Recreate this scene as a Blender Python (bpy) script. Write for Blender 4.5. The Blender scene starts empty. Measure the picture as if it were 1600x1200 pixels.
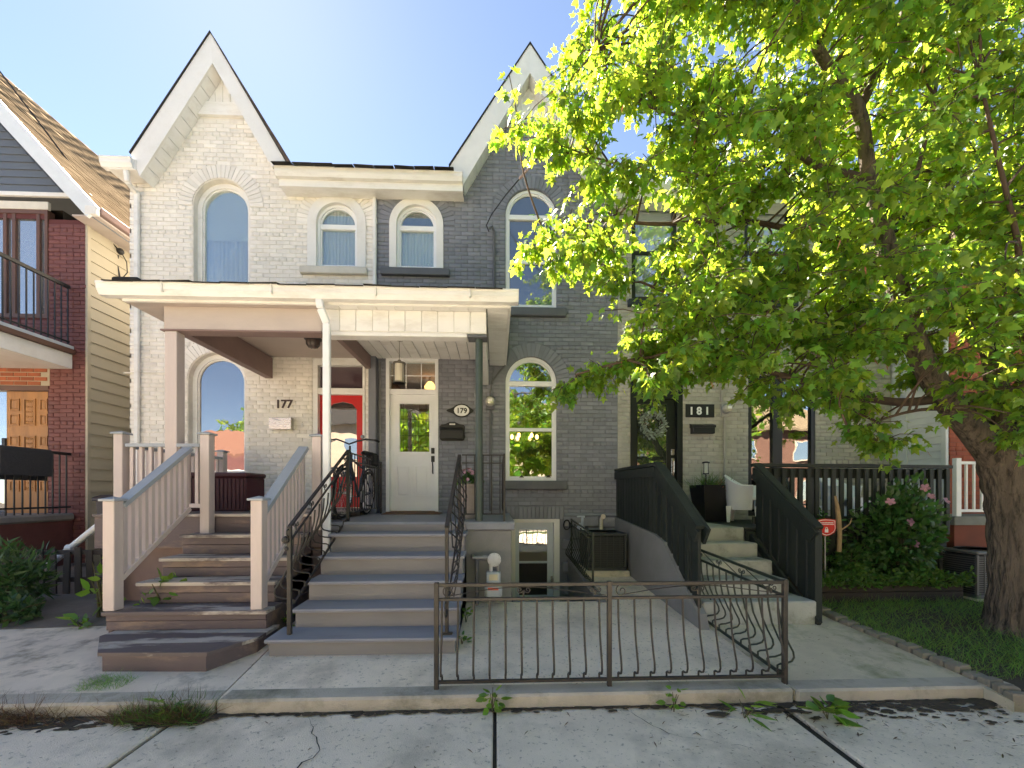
import bpy, math, random
import numpy as np
from mathutils import Vector, Matrix
from mathutils.geometry import tessellate_polygon

R = math.radians
random.seed(7); rng = np.random.default_rng(7)
scene = bpy.context.scene
col = scene.collection

# ------------------------------------------------------------------ camera, sky, sun, exposure
F = 640.0                 # focal length in photo pixels (1600 wide)
HX, HY = 800.0, 772.0     # principal column, horizon row
YAW = R(2.3)
CAMZ = 1.55
cam_d = bpy.data.cameras.new('camera')
cam_d.sensor_width = 36.0
cam_d.lens = F / 1600 * 36
cam_d.shift_y = (HY - 600) / 1600
cam_d.clip_end = 600
cam = bpy.data.objects.new('camera', cam_d); col.objects.link(cam)
cam.location = (0, 0, CAMZ)
cam.rotation_euler = (R(90), 0, -YAW)
scene.camera = cam

SUN_EL, SUN_AZ = R(49), R(-31)      # azimuth from +Y towards +X
world = bpy.data.worlds.new('World'); scene.world = world; world.use_nodes = True
wn = world.node_tree; bg = wn.nodes['Background']
sky = wn.nodes.new('ShaderNodeTexSky'); sky.sky_type = 'NISHITA'; sky.sun_disc = False
sky.sun_elevation = SUN_EL; sky.sun_rotation = SUN_AZ
sky.altitude = 100; sky.air_density = 0.58; sky.dust_density = 0.045; sky.ozone_density = 0.0
wn.links.new(sky.outputs[0], bg.inputs[0]); bg.inputs[1].default_value = 0.05
sun_d = bpy.data.lights.new('sun', 'SUN'); sun_d.energy = 5.0; sun_d.angle = R(0.5); sun_d.color = (1, .94, .84)
sun = bpy.data.objects.new('sun', sun_d); col.objects.link(sun)
sdir = Vector((math.sin(SUN_AZ)*math.cos(SUN_EL), math.cos(SUN_AZ)*math.cos(SUN_EL), math.sin(SUN_EL)))
sun.location = sdir*40
sun.rotation_euler = sdir.to_track_quat('Z', 'Y').to_euler()
vs = scene.view_settings
vs.view_transform = 'Standard'; vs.look = 'None'; vs.gamma = 1; vs.use_curve_mapping = False
vs.exposure = 3.0
vs.use_white_balance = True; vs.white_balance_temperature = 7250; vs.white_balance_tint = 10
scene.cycles.max_bounces = 7; scene.cycles.transparent_max_bounces = 12

# ------------------------------------------------------------------ photo pixel -> place
CY, SY = math.cos(YAW), math.sin(YAW)
def PX(px, Y):
    u = (px-HX)/F; d = Y/(CY-u*SY); return d*(SY+u*CY)
def PD(px, Y): return Y/(CY-(px-HX)/F*SY)
def PZ(px, py, Y): return CAMZ + PD(px, Y)*(HY-py)/F
def P(px, py, Y): return Vector((PX(px, Y), Y, PZ(px, py, Y)))
def D(px, py, d):         # at depth d along the view axis
    u = (px-HX)/F; return Vector((d*(SY+u*CY), d*(CY-u*SY), CAMZ+d*(HY-py)/F))
def G(px, py, z):
    return D(px, py, F*(CAMZ-z)/(py-HY))
def zg(Y): return 0.09 + 0.055*(Y-2.97)

# ------------------------------------------------------------------ materials
def rgb(r, g, b): return ((r/255)**2.2, (g/255)**2.2, (b/255)**2.2)
MATS = {}
def M(name, c, rough=.75, var=.12, scale=6.0, stretch=(1,1,1), bump=.15, bscale=90., island=.0, metal=0., spec=.4,
      bdist=.01, dirt=None, dirt_amt=.0, dirt_scale=2.5, dirt_sharp=.12, speck=None):
    if name in MATS: return MATS[name]
    m = bpy.data.materials.new(name); m.use_nodes = True; MATS[name] = m
    t = m.node_tree; N = t.nodes; L = t.links; b = N['Principled BSDF']
    b.inputs['Roughness'].default_value = rough; b.inputs['Metallic'].default_value = metal
    b.inputs['Specular IOR Level'].default_value = spec
    tc = N.new('ShaderNodeTexCoord'); oi = N.new('ShaderNodeObjectInfo')
    ad = N.new('ShaderNodeVectorMath'); ad.operation = 'ADD'
    sc = N.new('ShaderNodeVectorMath'); sc.operation = 'SCALE'; sc.inputs['Scale'].default_value = 23.0
    cmb = N.new('ShaderNodeCombineXYZ')
    for i in range(3): L.new(oi.outputs['Random'], cmb.inputs[i])
    L.new(cmb.outputs[0], sc.inputs[0])
    L.new(tc.outputs['Object'], ad.inputs[0]); L.new(sc.outputs[0], ad.inputs[1])
    mp = N.new('ShaderNodeMapping'); mp.inputs['Scale'].default_value = stretch
    L.new(ad.outputs[0], mp.inputs['Vector'])
    n1 = N.new('ShaderNodeTexNoise'); n1.inputs['Scale'].default_value = scale; n1.inputs['Detail'].default_value = 6
    n1.inputs['Roughness'].default_value = .62
    L.new(mp.outputs[0], n1.inputs['Vector'])
    mr = N.new('ShaderNodeMapRange'); mr.inputs[1].default_value = .3; mr.inputs[2].default_value = .7
    mr.inputs[3].default_value = 1-var; mr.inputs[4].default_value = 1+var
    L.new(n1.outputs[0], mr.inputs[0])
    val = mr.outputs[0]
    if island:
        gi = N.new('ShaderNodeNewGeometry'); s2 = N.new('ShaderNodeMath'); s2.operation = 'ADD'
        L.new(gi.outputs['Random Per Island'], s2.inputs[0]); L.new(oi.outputs['Random'], s2.inputs[1])
        fr = N.new('ShaderNodeMath'); fr.operation = 'FRACT'; L.new(s2.outputs[0], fr.inputs[0])
        m2 = N.new('ShaderNodeMapRange'); m2.inputs[3].default_value = 1-island; m2.inputs[4].default_value = 1+island
        L.new(fr.outputs[0], m2.inputs[0])
        mu = N.new('ShaderNodeMath'); mu.operation = 'MULTIPLY'; L.new(val, mu.inputs[0]); L.new(m2.outputs[0], mu.inputs[1])
        val = mu.outputs[0]
    cm = N.new('ShaderNodeVectorMath'); cm.operation = 'SCALE'; cm.inputs[0].default_value = c[:3]
    L.new(val, cm.inputs['Scale'])
    outc = cm.outputs[0]
    def mixin(color, scale_, lo, hi, amt, src=None):
        nonlocal outc
        n = N.new('ShaderNodeTexNoise'); n.inputs['Scale'].default_value = scale_; n.inputs['Detail'].default_value = 8
        n.inputs['Roughness'].default_value = .7
        L.new(mp.outputs[0], n.inputs['Vector'])
        r_ = N.new('ShaderNodeMapRange'); r_.inputs[1].default_value = lo; r_.inputs[2].default_value = hi
        r_.inputs[3].default_value = 0; r_.inputs[4].default_value = amt
        L.new(n.outputs[0], r_.inputs[0])
        mx = N.new('ShaderNodeMix'); mx.data_type = 'RGBA'
        L.new(r_.outputs[0], mx.inputs[0]); L.new(outc, mx.inputs[6]); mx.inputs[7].default_value = (*color, 1)
        outc = mx.outputs[2]
    if dirt: mixin(dirt, dirt_scale, .5, .5+dirt_sharp*2, dirt_amt)
    if speck: mixin(speck[0], speck[1], speck[2], speck[2]+.05, speck[3])
    L.new(outc, b.inputs['Base Color'])
    if bump:
        nb = N.new('ShaderNodeTexNoise'); nb.inputs['Scale'].default_value = bscale; nb.inputs['Detail'].default_value = 4
        L.new(mp.outputs[0], nb.inputs['Vector'])
        bp = N.new('ShaderNodeBump'); bp.inputs['Strength'].default_value = bump; bp.inputs['Distance'].default_value = bdist
        L.new(nb.outputs[0], bp.inputs['Height']); L.new(bp.outputs[0], b.inputs['Normal'])
        rr = N.new('ShaderNodeMapRange'); rr.inputs[3].default_value = max(0, rough-.12); rr.inputs[4].default_value = min(1, rough+.12)
        L.new(n1.outputs[0], rr.inputs[0]); L.new(rr.outputs[0], b.inputs['Roughness'])
    return m
def leafmat(name, c, tr, hue=.03, mixf=.45, dark=.25):
    m = bpy.data.materials.new(name); m.use_nodes = True; t = m.node_tree; N = t.nodes; L = t.links
    b = N['Principled BSDF']; b.inputs['Roughness'].default_value = .42; b.inputs['Specular IOR Level'].default_value = .5
    g = N.new('ShaderNodeNewGeometry'); oi = N.new('ShaderNodeObjectInfo')
    a = N.new('ShaderNodeMath'); a.operation = 'ADD'; L.new(g.outputs['Random Per Island'], a.inputs[0]); L.new(oi.outputs['Random'], a.inputs[1])
    f = N.new('ShaderNodeMath'); f.operation = 'FRACT'; L.new(a.outputs[0], f.inputs[0])
    wnz = N.new('ShaderNodeTexWhiteNoise'); wnz.noise_dimensions = '1D'; L.new(f.outputs[0], wnz.inputs['W'])
    outs = []
    for cc in (c, tr):
        h = N.new('ShaderNodeHueSaturation'); h.inputs['Color'].default_value = (*cc, 1)
        m1 = N.new('ShaderNodeMapRange'); m1.inputs[3].default_value = .5-hue; m1.inputs[4].default_value = .5+hue*.7; L.new(f.outputs[0], m1.inputs[0])
        m2 = N.new('ShaderNodeMapRange'); m2.inputs[3].default_value = 1-dark; m2.inputs[4].default_value = 1+dark; L.new(wnz.outputs[0], m2.inputs[0])
        L.new(m1.outputs[0], h.inputs['Hue']); L.new(m2.outputs[0], h.inputs['Value']); outs.append(h.outputs[0])
    L.new(outs[0], b.inputs['Base Color'])
    tl = N.new('ShaderNodeBsdfTranslucent'); L.new(outs[1], tl.inputs['Color'])
    mx = N.new('ShaderNodeMixShader'); mx.inputs[0].default_value = mixf
    L.new(b.outputs[0], mx.inputs[1]); L.new(tl.outputs[0], mx.inputs[2]); L.new(mx.outputs[0], N['Material Output'].inputs['Surface'])
    MATS[name] = m; return m
def glassmat(name, refl=.35, back=None, tint=(1,1,1)):
    m = bpy.data.materials.new(name); m.use_nodes = True; t = m.node_tree; N = t.nodes; L = t.links
    gl = N.new('ShaderNodeBsdfGlossy'); gl.inputs['Roughness'].default_value = .012; gl.inputs['Color'].default_value = (*tint, 1)
    tc = N.new('ShaderNodeTexCoord'); nz = N.new('ShaderNodeTexNoise'); nz.inputs['Scale'].default_value = 2.2
    L.new(tc.outputs['Object'], nz.inputs['Vector'])
    bp = N.new('ShaderNodeBump'); bp.inputs['Strength'].default_value = .04; bp.inputs['Distance'].default_value = .05
    L.new(nz.outputs[0], bp.inputs['Height']); L.new(bp.outputs[0], gl.inputs['Normal'])
    if back is None:
        o = N.new('ShaderNodeBsdfTransparent'); o.inputs[0].default_value = (.85,.9,.88,1)
    else:
        o = N.new('ShaderNodeBsdfDiffuse'); o.inputs[0].default_value = (*back, 1)
    lw = N.new('ShaderNodeLayerWeight'); lw.inputs[0].default_value = .35
    mr = N.new('ShaderNodeMapRange'); mr.inputs[3].default_value = refl; mr.inputs[4].default_value = min(1, refl+.45)
    L.new(lw.outputs['Fresnel'], mr.inputs[0])
    mx = N.new('ShaderNodeMixShader'); L.new(mr.outputs[0], mx.inputs[0]); L.new(o.outputs[0], mx.inputs[1]); L.new(gl.outputs[0], mx.inputs[2])
    L.new(mx.outputs[0], N['Material Output'].inputs['Surface']); MATS[name] = m; return m
def emit(name, c, s):
    m = bpy.data.materials.new(name); m.use_nodes = True; b = m.node_tree.nodes['Principled BSDF']
    b.inputs['Base Color'].default_value = (*c, 1); b.inputs['Emission Color'].default_value = (*c, 1); b.inputs['Emission Strength'].default_value = s
    MATS[name] = m; return m

# ------------------------------------------------------------------ mesh collecting
class MB:
    def __init__(s): s.v = []; s.f = []
    def add(s, vs_, fs):
        k = len(s.v); s.v += [tuple(v) for v in vs_]; s.f += [tuple(i+k for i in f) for f in fs]; return s
    def box(s, x0, x1, y0, y1, z0, z1, ch=0.0, mat=None):
        if x0 > x1: x0, x1 = x1, x0
        if y0 > y1: y0, y1 = y1, y0
        if z0 > z1: z0, z1 = z1, z0
        c = min(ch, .45*min(x1-x0, y1-y0, z1-z0))
        if c <= 0:
            vv = [(x, y, z) for x in (x0,x1) for y in (y0,y1) for z in (z0,z1)]
            ff = [(0,1,3,2),(4,6,7,5),(0,4,5,1),(2,3,7,6),(0,2,6,4),(1,5,7,3)]
        else:
            vv = []; idx = {}
            for i, (xa, sx) in enumerate(((x0,1),(x1,-1))):
                for j, (ya, sy) in enumerate(((y0,1),(y1,-1))):
                    for k, (za, sz) in enumerate(((z0,1),(z1,-1))):
                        idx[i,j,k] = len(vv)
                        vv += [(xa, ya+sy*c, za+sz*c), (xa+sx*c, ya, za+sz*c), (xa+sx*c, ya+sy*c, za)]
            I = lambda i,j,k,a: idx[i,j,k]+a
            ff = [(I(0,0,0,0),I(0,0,1,0),I(0,1,1,0),I(0,1,0,0)), (I(1,0,0,0),I(1,1,0,0),I(1,1,1,0),I(1,0,1,0)),
                  (I(0,0,0,1),I(1,0,0,1),I(1,0,1,1),I(0,0,1,1)), (I(0,1,0,1),I(0,1,1,1),I(1,1,1,1),I(1,1,0,1)),
                  (I(0,0,0,2),I(0,1,0,2),I(1,1,0,2),I(1,0,0,2)), (I(0,0,1,2),I(1,0,1,2),I(1,1,1,2),I(0,1,1,2))]
            for j in (0,1):
                for k in (0,1): ff.append((I(0,j,k,1),I(1,j,k,1),I(1,j,k,2),I(0,j,k,2)))
            for i in (0,1):
                for k in (0,1): ff.append((I(i,0,k,0),I(i,1,k,0),I(i,1,k,2),I(i,0,k,2)))
            for i in (0,1):
                for j in (0,1): ff.append((I(i,j,0,0),I(i,j,1,0),I(i,j,1,1),I(i,j,0,1)))
            for i in (0,1):
                for j in (0,1):
                    for k in (0,1): ff.append((I(i,j,k,0),I(i,j,k,1),I(i,j,k,2)))
        if mat is not None: vv = [mat @ Vector(v) for v in vv]
        return s.add(vv, ff)
    def bar(s, a, b, w, h, up=(0,0,1), ch=.003):   # a beam from a to b, w across, h along up
        a = Vector(a); b = Vector(b); d = b-a; L_ = d.length; y = d/L_
        x = y.cross(Vector(up)); x.normalize(); z = x.cross(y)
        m = Matrix(((x.x,y.x,z.x,a.x),(x.y,y.y,z.y,a.y),(x.z,y.z,z.z,a.z),(0,0,0,1)))
        return s.box(-w/2, w/2, 0, L_, -h/2, h/2, ch, m)
    def tube(s, pts, r, n=8, caps=True):
        pts = [Vector(p) for p in pts]; k0 = len(s.v)
        rs = r if hasattr(r, '__len__') else [r]*len(pts)
        prev = None
        for i, p in enumerate(pts):
            t = (pts[min(i+1,len(pts)-1)]-pts[max(i-1,0)])
            if t.length < 1e-9: t = Vector((0,0,1))
            t.normalize()
            if prev is None:
                u = t.cross(Vector((0,0,1)));
                if u.length < .05: u = t.cross(Vector((0,1,0)))
            else:
                u = prev - t*prev.dot(t)
            u.normalize(); prev = u; w = t.cross(u)
            for j in range(n):
                a = 2*math.pi*j/n; s.v.append(tuple(p+(u*math.cos(a)+w*math.sin(a))*rs[i]))
        for i in range(len(pts)-1):
            for j in range(n):
                a = k0+i*n+j; b = k0+i*n+(j+1) % n; s.f.append((a, b, b+n, a+n))
        if caps:
            s.f.append(tuple(k0+j for j in range(n))[::-1]); s.f.append(tuple(k0+(len(pts)-1)*n+j for j in range(n)))
        return s
    def lathe(s, prof, c=(0,0,0), n=20, axis='z'):
        k0 = len(s.v)
        for r, h in prof:
            for j in range(n):
                a = 2*math.pi*j/n; p = (r*math.cos(a), r*math.sin(a), h)
                if axis == 'y': p = (p[0], h, p[1])
                if axis == 'x': p = (h, p[0], p[1])
                s.v.append((p[0]+c[0], p[1]+c[1], p[2]+c[2]))
        for i in range(len(prof)-1):
            for j in range(n):
                a = k0+i*n+j; b = k0+i*n+(j+1) % n; s.f.append((a, b, b+n, a+n))
        s.f.append(tuple(k0+j for j in range(n))[::-1]); s.f.append(tuple(k0+(len(prof)-1)*n+j for j in range(n)))
        return s
    def prism(s, poly, f0, f1):   # poly: 2D points; f0/f1 map (a,b)->3D for the two faces; triangulated ends
        n = len(poly); k = len(s.v)
        s.v += [tuple(f0(a,b)) for a,b in poly] + [tuple(f1(a,b)) for a,b in poly]
        for t in tessellate_polygon([[Vector((a,b,0)) for a,b in poly]]):
            s.f.append(tuple(k+i for i in t)); s.f.append(tuple(k+n+i for i in t[::-1]))
        for i in range(n):
            j = (i+1) % n; s.f.append((k+i, k+j, k+n+j, k+n+i))
        return s
    def xz(s, poly, y0, y1): return s.prism(poly, lambda a,b: (a,y0,b), lambda a,b: (a,y1,b))
    def yz(s, poly, x0, x1): return s.prism(poly, lambda a,b: (x0,a,b), lambda a,b: (x1,a,b))
    def xy(s, poly, z0, z1): return s.prism(poly, lambda a,b: (a,b,z0), lambda a,b: (a,b,z1))
    def ball(s, c, r, n=10, sc=(1,1,1)):
        pr = [(max(1e-4, r*math.sin(math.pi*i/n)), -r*math.cos(math.pi*i/n)) for i in range(n+1)]
        k = len(s.v); s.lathe(pr, (0,0,0), n*2)
        for i in range(k, len(s.v)):
            v = s.v[i]; s.v[i] = (v[0]*sc[0]+c[0], v[1]*sc[1]+c[1], v[2]*sc[2]+c[2])
        return s
    def mesh(s, name, mat=None, smooth=False):
        me = bpy.data.meshes.new(name); me.from_pydata(s.v, [], s.f); me.validate()
        if mat is not None: me.materials.append(mat)
        import bmesh
        bm = bmesh.new(); bm.from_mesh(me); bmesh.ops.recalc_face_normals(bm, faces=bm.faces); bm.to_mesh(me); bm.free()
        if smooth:
            me.shade_smooth()
            if hasattr(me, 'set_sharp_from_angle'): me.set_sharp_from_angle(angle=R(38))
        return me
    def build(s, name, mat, parent=None, smooth=False, stuff=False):
        o = bpy.data.objects.new(name, s.mesh(name, mat, smooth)); link(o, parent)
        if stuff: o['kind'] = 'stuff'
        return o
def link(o, parent=None):
    col.objects.link(o)
    if parent is not None:
        o.parent = parent
        if parent.type == 'EMPTY': o.matrix_parent_inverse = Matrix.Translation(-Vector(parent.location))
    return o
def inst(name, me, parent, loc=(0,0,0), rot=(0,0,0), scl=(1,1,1)):
    o = bpy.data.objects.new(name, me); o.location = loc; o.rotation_euler = rot; o.scale = scl
    return link(o, parent)
def tag(o, label, cat, group=None):
    o['label'] = label; o['category'] = cat
    if group: o['group'] = group
    return o
def thing(name, label, cat, loc=(0,0,0), group=None):
    o = bpy.data.objects.new(name, None); o.location = loc; o.empty_display_size = .1; col.objects.link(o)
    return tag(o, label, cat, group)
def struct(name, mb, mat, smooth=False):
    o = mb.build(name, mat, None, smooth); o['kind'] = 'structure'; return o
def b1(x0,x1,y0,y1,z0,z1,ch=.004): return MB().box(x0,x1,y0,y1,z0,z1,ch)
def big_mesh(name, V, Fc, mat):   # V (n,3); Fc (m,k) all faces same size
    me = bpy.data.meshes.new(name); n = len(V); m, k = Fc.shape
    me.vertices.add(n); me.vertices.foreach_set('co', V.astype(np.float32).ravel())
    me.loops.add(m*k); me.loops.foreach_set('vertex_index', Fc.astype(np.int32).ravel())
    me.polygons.add(m); me.polygons.foreach_set('loop_start', np.arange(0, m*k, k, dtype=np.int32))
    me.update(calc_edges=True)
    if mat is not None: me.materials.append(mat)
    return me
def scatter(name, tv, tf, pos, rot, scl, mat):
    n = len(pos); tv = np.asarray(tv, float); tf = np.asarray(tf, int)
    V = np.einsum('nij,kj->nki', rot, tv)*np.asarray(scl).reshape(-1,1,1) + np.asarray(pos)[:,None,:]
    Fc = tf[None] + (np.arange(n)*len(tv))[:,None,None]
    return big_mesh(name, V.reshape(-1,3), Fc.reshape(-1, tf.shape[1]), mat)
def frames(dirs, roll=None):    # rotation matrices whose local +Y runs along dirs, rolled at random
    d = dirs/np.linalg.norm(dirs, axis=1, keepdims=True); n = len(d)
    a = rng.normal(size=(n,3)) if roll is None else roll
    x = np.cross(d, a); x /= np.linalg.norm(x, axis=1, keepdims=True)+1e-9
    z = np.cross(x, d); return np.stack([x, d, z], axis=2)
def text_mesh(txt, size, ext, mat, bold=0.0):
    c = bpy.data.curves.new('lettering', 'FONT'); c.body = txt; c.size = size; c.extrude = ext; c.align_x = 'CENTER'; c.align_y = 'CENTER'; c.offset = bold
    o = bpy.data.objects.new('lettering', c); col.objects.link(o)
    dg = bpy.context.evaluated_depsgraph_get(); me = bpy.data.meshes.new_from_object(o.evaluated_get(dg))
    bpy.data.objects.remove(o); me.materials.clear(); me.materials.append(mat); return me
# ------------------------------------------------------------------ palette
WHITE_BRICK = M('painted_white_brick', (.82,.785,.73), .72, .06, 3, bump=.25, bscale=70, island=.06, stretch=(1.8,1.8,.55), dirt=(.50,.45,.39), dirt_amt=.36, dirt_scale=1.6, dirt_sharp=.12)
GREY_BRICK = M('painted_grey_brick', (.222,.232,.268), .62, .10, 3, bump=.25, bscale=70, island=.13, stretch=(1.8,1.8,.55), dirt=(.13,.13,.13), dirt_amt=.45, dirt_scale=1.6)
PALE_BRICK = M('painted_pale_grey_brick', (.44,.425,.385), .7, .08, 3, bump=.25, bscale=70, island=.08, stretch=(1.8,1.8,.55), dirt=(.25,.24,.2), dirt_amt=.45, dirt_scale=1.6)
WHITE_MORTAR = M('painted_white_joint', (.74,.70,.64), .85, .1, 5)
GREY_MORTAR = M('painted_grey_joint', (.175,.183,.21), .85, .1, 5)
PALE_MORTAR = M('painted_pale_joint', (.39,.375,.34), .85, .1, 5)
GREY_TRIM = M('grey_stone_sill', (.12,.125,.135), .6, .12, 4)
CREAM_TRIM = M('cream_stone_sill', (.66,.62,.54), .7, .1, 4)
MAROON = M('maroon_painted_brick', (.165,.058,.052), .6, .15, 3, island=.10, dirt=(.26,.10,.085), dirt_amt=.5)
MAROON_J = M('maroon_joint', (.11,.03,.028), .8, .1)
ORANGE = M('orange_red_brick', (.33,.095,.045), .85, .2, 5, island=.18)
ORANGE_J = M('pale_mortar', (.42,.36,.28), .9, .1)
WHITE = M('white_painted_wood', (.80,.785,.76), .45, .05, 4, bump=.08, dirt=(.46,.42,.36), dirt_amt=.42, dirt_scale=2.0)
CREAM = M('cream_painted_aluminium', (.82,.81,.79), .45, .05, 3, bump=.06, stretch=(.5,1,1.6), dirt=(.42,.37,.30), dirt_amt=.5, dirt_scale=2.6)
VINYL = M('white_vinyl', (.84,.85,.86), .35, .03, 4, bump=.02)
TAUPE = M('taupe_painted_wood', (.50,.43,.395), .55, .07, 4, stretch=(.4,1,1), bump=.1, dirt=(.32,.26,.24), dirt_amt=.25)
TAUPE_D = M('dark_taupe_painted_wood', (.24,.165,.155), .6, .1, 4)
SHINGLE_T = M('tan_shingle', (.20,.15,.10), .95, .2, 9, spec=0.0, bump=.6, bscale=160, island=.22)
SHINGLE_D = M('dark_shingle', (.045,.043,.042), .95, .2, 9, spec=0.0, bump=.6, bscale=160, island=.25)
SHINGLE_B = M('brown_shingle', (.20,.15,.125), .95, .2, 9, spec=0.0, bump=.6, bscale=160, island=.2)
SIDING_Y = M('yellow_clapboard', (.44,.395,.30), .5, .06, 3, stretch=(1,.3,1), bump=.04, dirt=(.42,.36,.25), dirt_amt=.35, dirt_scale=1.6)
SIDING_G = M('grey_blue_clapboard', (.13,.15,.18), .5, .06, 3)
SIDING_W = M('white_clapboard', (.66,.67,.68), .5, .06, 3, dirt=(.4,.4,.38), dirt_amt=.25)
BROWN = M('brown_window_frame', (.13,.065,.045), .5, .1, 4)
BLACK_IRON = M('black_iron', (.022,.02,.02), .45, .2, 12, bump=.15, bscale=120, dirt=(.09,.05,.035), dirt_amt=.55, dirt_scale=7)
BROWN_IRON = M('brown_black_iron', (.030,.028,.025), .5, .2, 12, bump=.15, dirt=(.085,.06,.045), dirt_amt=.55, dirt_scale=8)
GREEN_WOOD = M('dark_green_stained_wood', (.018,.024,.020), .6, .25, 9, stretch=(1,1,.15), bump=.35, dirt=(.05,.055,.045), dirt_amt=.5)
PICKET = M('weathered_dark_wood', (.055,.045,.042), .75, .25, 9, stretch=(1,1,.15), bump=.3)
MAUVE_STEP = M('worn_mauve_boards', (.125,.10,.10), .62, .14, 5, stretch=(.25,1,1), bump=.3, bscale=60, dirt=(.47,.42,.37), dirt_amt=.95, dirt_scale=1.7, dirt_sharp=.03)
MAUVE_RISE = M('mauve_riser_boards', (.125,.095,.098), .6, .12, 5, stretch=(.25,1,1), bump=.25, bscale=60, dirt=(.30,.21,.15), dirt_amt=.6, dirt_scale=5, dirt_sharp=.06)
RAIL_PINK = M('pale_mauve_painted_wood', (.57,.485,.46), .55, .07, 6, stretch=(1,1,.2), bump=.15, bscale=60, dirt=(.40,.33,.29), dirt_amt=.35)
RAIL_TOP = M('blue_grey_handrail_paint', (.33,.36,.40), .5, .08, 6, bump=.1)
BLUE_TREAD = M('blue_grey_tread_paint', (.25,.256,.29), .55, .10, 4, stretch=(.25,1,1), bump=.18, bscale=50, dirt=(.15,.14,.15), dirt_amt=.45, dirt_scale=3)
GREY_RISE = M('grey_riser_paint', (.205,.198,.20), .6, .10, 4, stretch=(.25,1,1), bump=.2, bscale=50, dirt=(.16,.14,.13), dirt_amt=.4, dirt_scale=3)
GREY_PARGE = M('grey_painted_parging', (.22,.218,.21), .75, .1, 3, bump=.35, bscale=40, dirt=(.15,.16,.13), dirt_amt=.4)
CONC = M('old_concrete', (.76,.655,.53), .9, .13, 2.2, bump=.5, bscale=150, dirt=(.28,.245,.19), dirt_amt=.8, dirt_scale=1.3, dirt_sharp=.13, speck=((.17,.15,.12), 30, .58, .6))
CONC_W = M('worn_pale_concrete', (.70,.60,.49), .9, .15, 2.2, bump=.5, bscale=150, dirt=(.20,.17,.14), dirt_amt=.8, dirt_scale=2.6, dirt_sharp=.07, speck=((.10,.09,.07), 40, .66, .7))
CONC_G = M('mossy_concrete', (.60,.53,.40), .9, .15, 2.2, bump=.5, bscale=120, dirt=(.13,.16,.06), dirt_amt=.75, dirt_scale=2.0, dirt_sharp=.1, speck=((.07,.06,.04), 44, .63, .8))
KERB = M('kerb_concrete', (.46,.41,.34), .92, .18, 2.5, bump=.6, bscale=90, dirt=(.09,.10,.05), dirt_amt=.85, dirt_scale=2.2, dirt_sharp=.12)
TAR = M('joint_dirt', (.035,.03,.024), .95, .3, 12)
DRIVE = M('dark_worn_paving', (.17,.145,.125), .92, .2, 2.2, bump=.5, bscale=130, dirt=(.08,.07,.06), dirt_amt=.6, dirt_scale=2.0, speck=((.45,.42,.38), 60, .68, .7))
SOIL = M('garden_soil', (.06,.047,.033), .95, .35, 6, bump=.8, bscale=60)
ASPHALT = M('road_asphalt', (.055,.055,.055), .9, .15, 5, bump=.4, bscale=200)
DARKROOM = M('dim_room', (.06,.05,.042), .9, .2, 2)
WARMROOM = M('warm_hall', (.55,.36,.18), .9, .1, 2)
STEEL = M('brushed_steel', (.55,.53,.50), .28, .08, 6, stretch=(1,1,14), metal=1.0, bump=.03)
GALV = M('galvanised_pipe', (.30,.30,.30), .5, .15, 10, metal=.6)
BLACK_P = M('black_painted_metal', (.018,.018,.02), .4, .2, 8, bump=.05)
BARK = M('maple_bark', (.135,.105,.08), .95, .35, 9, stretch=(1,1,.16), bump=1.0, bscale=26, bdist=.05, dirt=(.03,.024,.018), dirt_amt=.95, dirt_scale=17, dirt_sharp=.06)
TWIG = M('maple_twig', (.085,.055,.04), .85, .25, 9, bump=.3)
GL_DARK = glassmat('window_glass_clear', .22)
GL_LEAD = glassmat('leaded_glass', .18)
GL_BLUE = glassmat('window_glass_blind', .42, (.30,.33,.42))
GL_PALE = glassmat('window_glass_pale_blind', .36, (.46,.48,.50))
GL_GREY = glassmat('window_glass_grey', .45, (.10,.13,.16))
GL_PURP = glassmat('window_glass_purple_blind', .10, (.075,.045,.055))

# ------------------------------------------------------------------ ground
YW = 7.2                                # street front of the row
PIT = (.22, 1.27, 5.09, YW+.3)          # sunken well in front of the basement door
def sheet(name, mat, x0, x1, y0, y1, z, holes=()):
    mb = MB(); out = [Vector((x0,y0,0)), Vector((x1,y0,0)), Vector((x1,y1,0)), Vector((x0,y1,0))]
    rings = [out]+[[Vector((a,c,0)), Vector((a,d,0)), Vector((b,d,0)), Vector((b,c,0))] for a,b,c,d in holes]
    flat = [v for r_ in rings for v in r_]
    mb.add([(v.x, v.y, z(v.x, v.y) if callable(z) else z) for v in flat], [tuple(t) for t in tessellate_polygon(rings)])
    return struct(name, mb, mat)
sheet('ground', SOIL, -90, 90, -90, 90, -.06, [PIT])
sheet('road', ASPHALT, -90, 90, -9.6, -2.6, -.10+.046)
# sidewalk: each slab a piece of its own
walk = sheet('sidewalk', TAR, -30, 30, -1.3, 2.985, -.022)
edges = [-24.2,-22,-19.8,-17.6,-15.4,-13.2,-11,-8.8,-6.6,-4.4,-2.2,-.005,2.07,4.25,6.4,8.6,10.8,13,15.2,17.4,19.6]
for a, b in zip(edges[:-1], edges[1:]):
    for c, d in ((-1.28,.83),(.85,2.965)):
        g = .045 if (abs(a-2.07) < .01) else .012
        zt = rng.uniform(-.004,.006)
        b1(a+g, b-.012, c, d, -.10, zt, .010).build('slab', CONC, walk)
kerbB = b1(-30, 30, -2.6, -2.42, -.2, .03, .02); struct('street_kerb', kerbB, KERB)
sheet('verge', M('verge_grass', (.05,.08,.02), .9, .4, 8, bump=.8), -30, 30, -2.42, -1.3, -.01)
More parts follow.
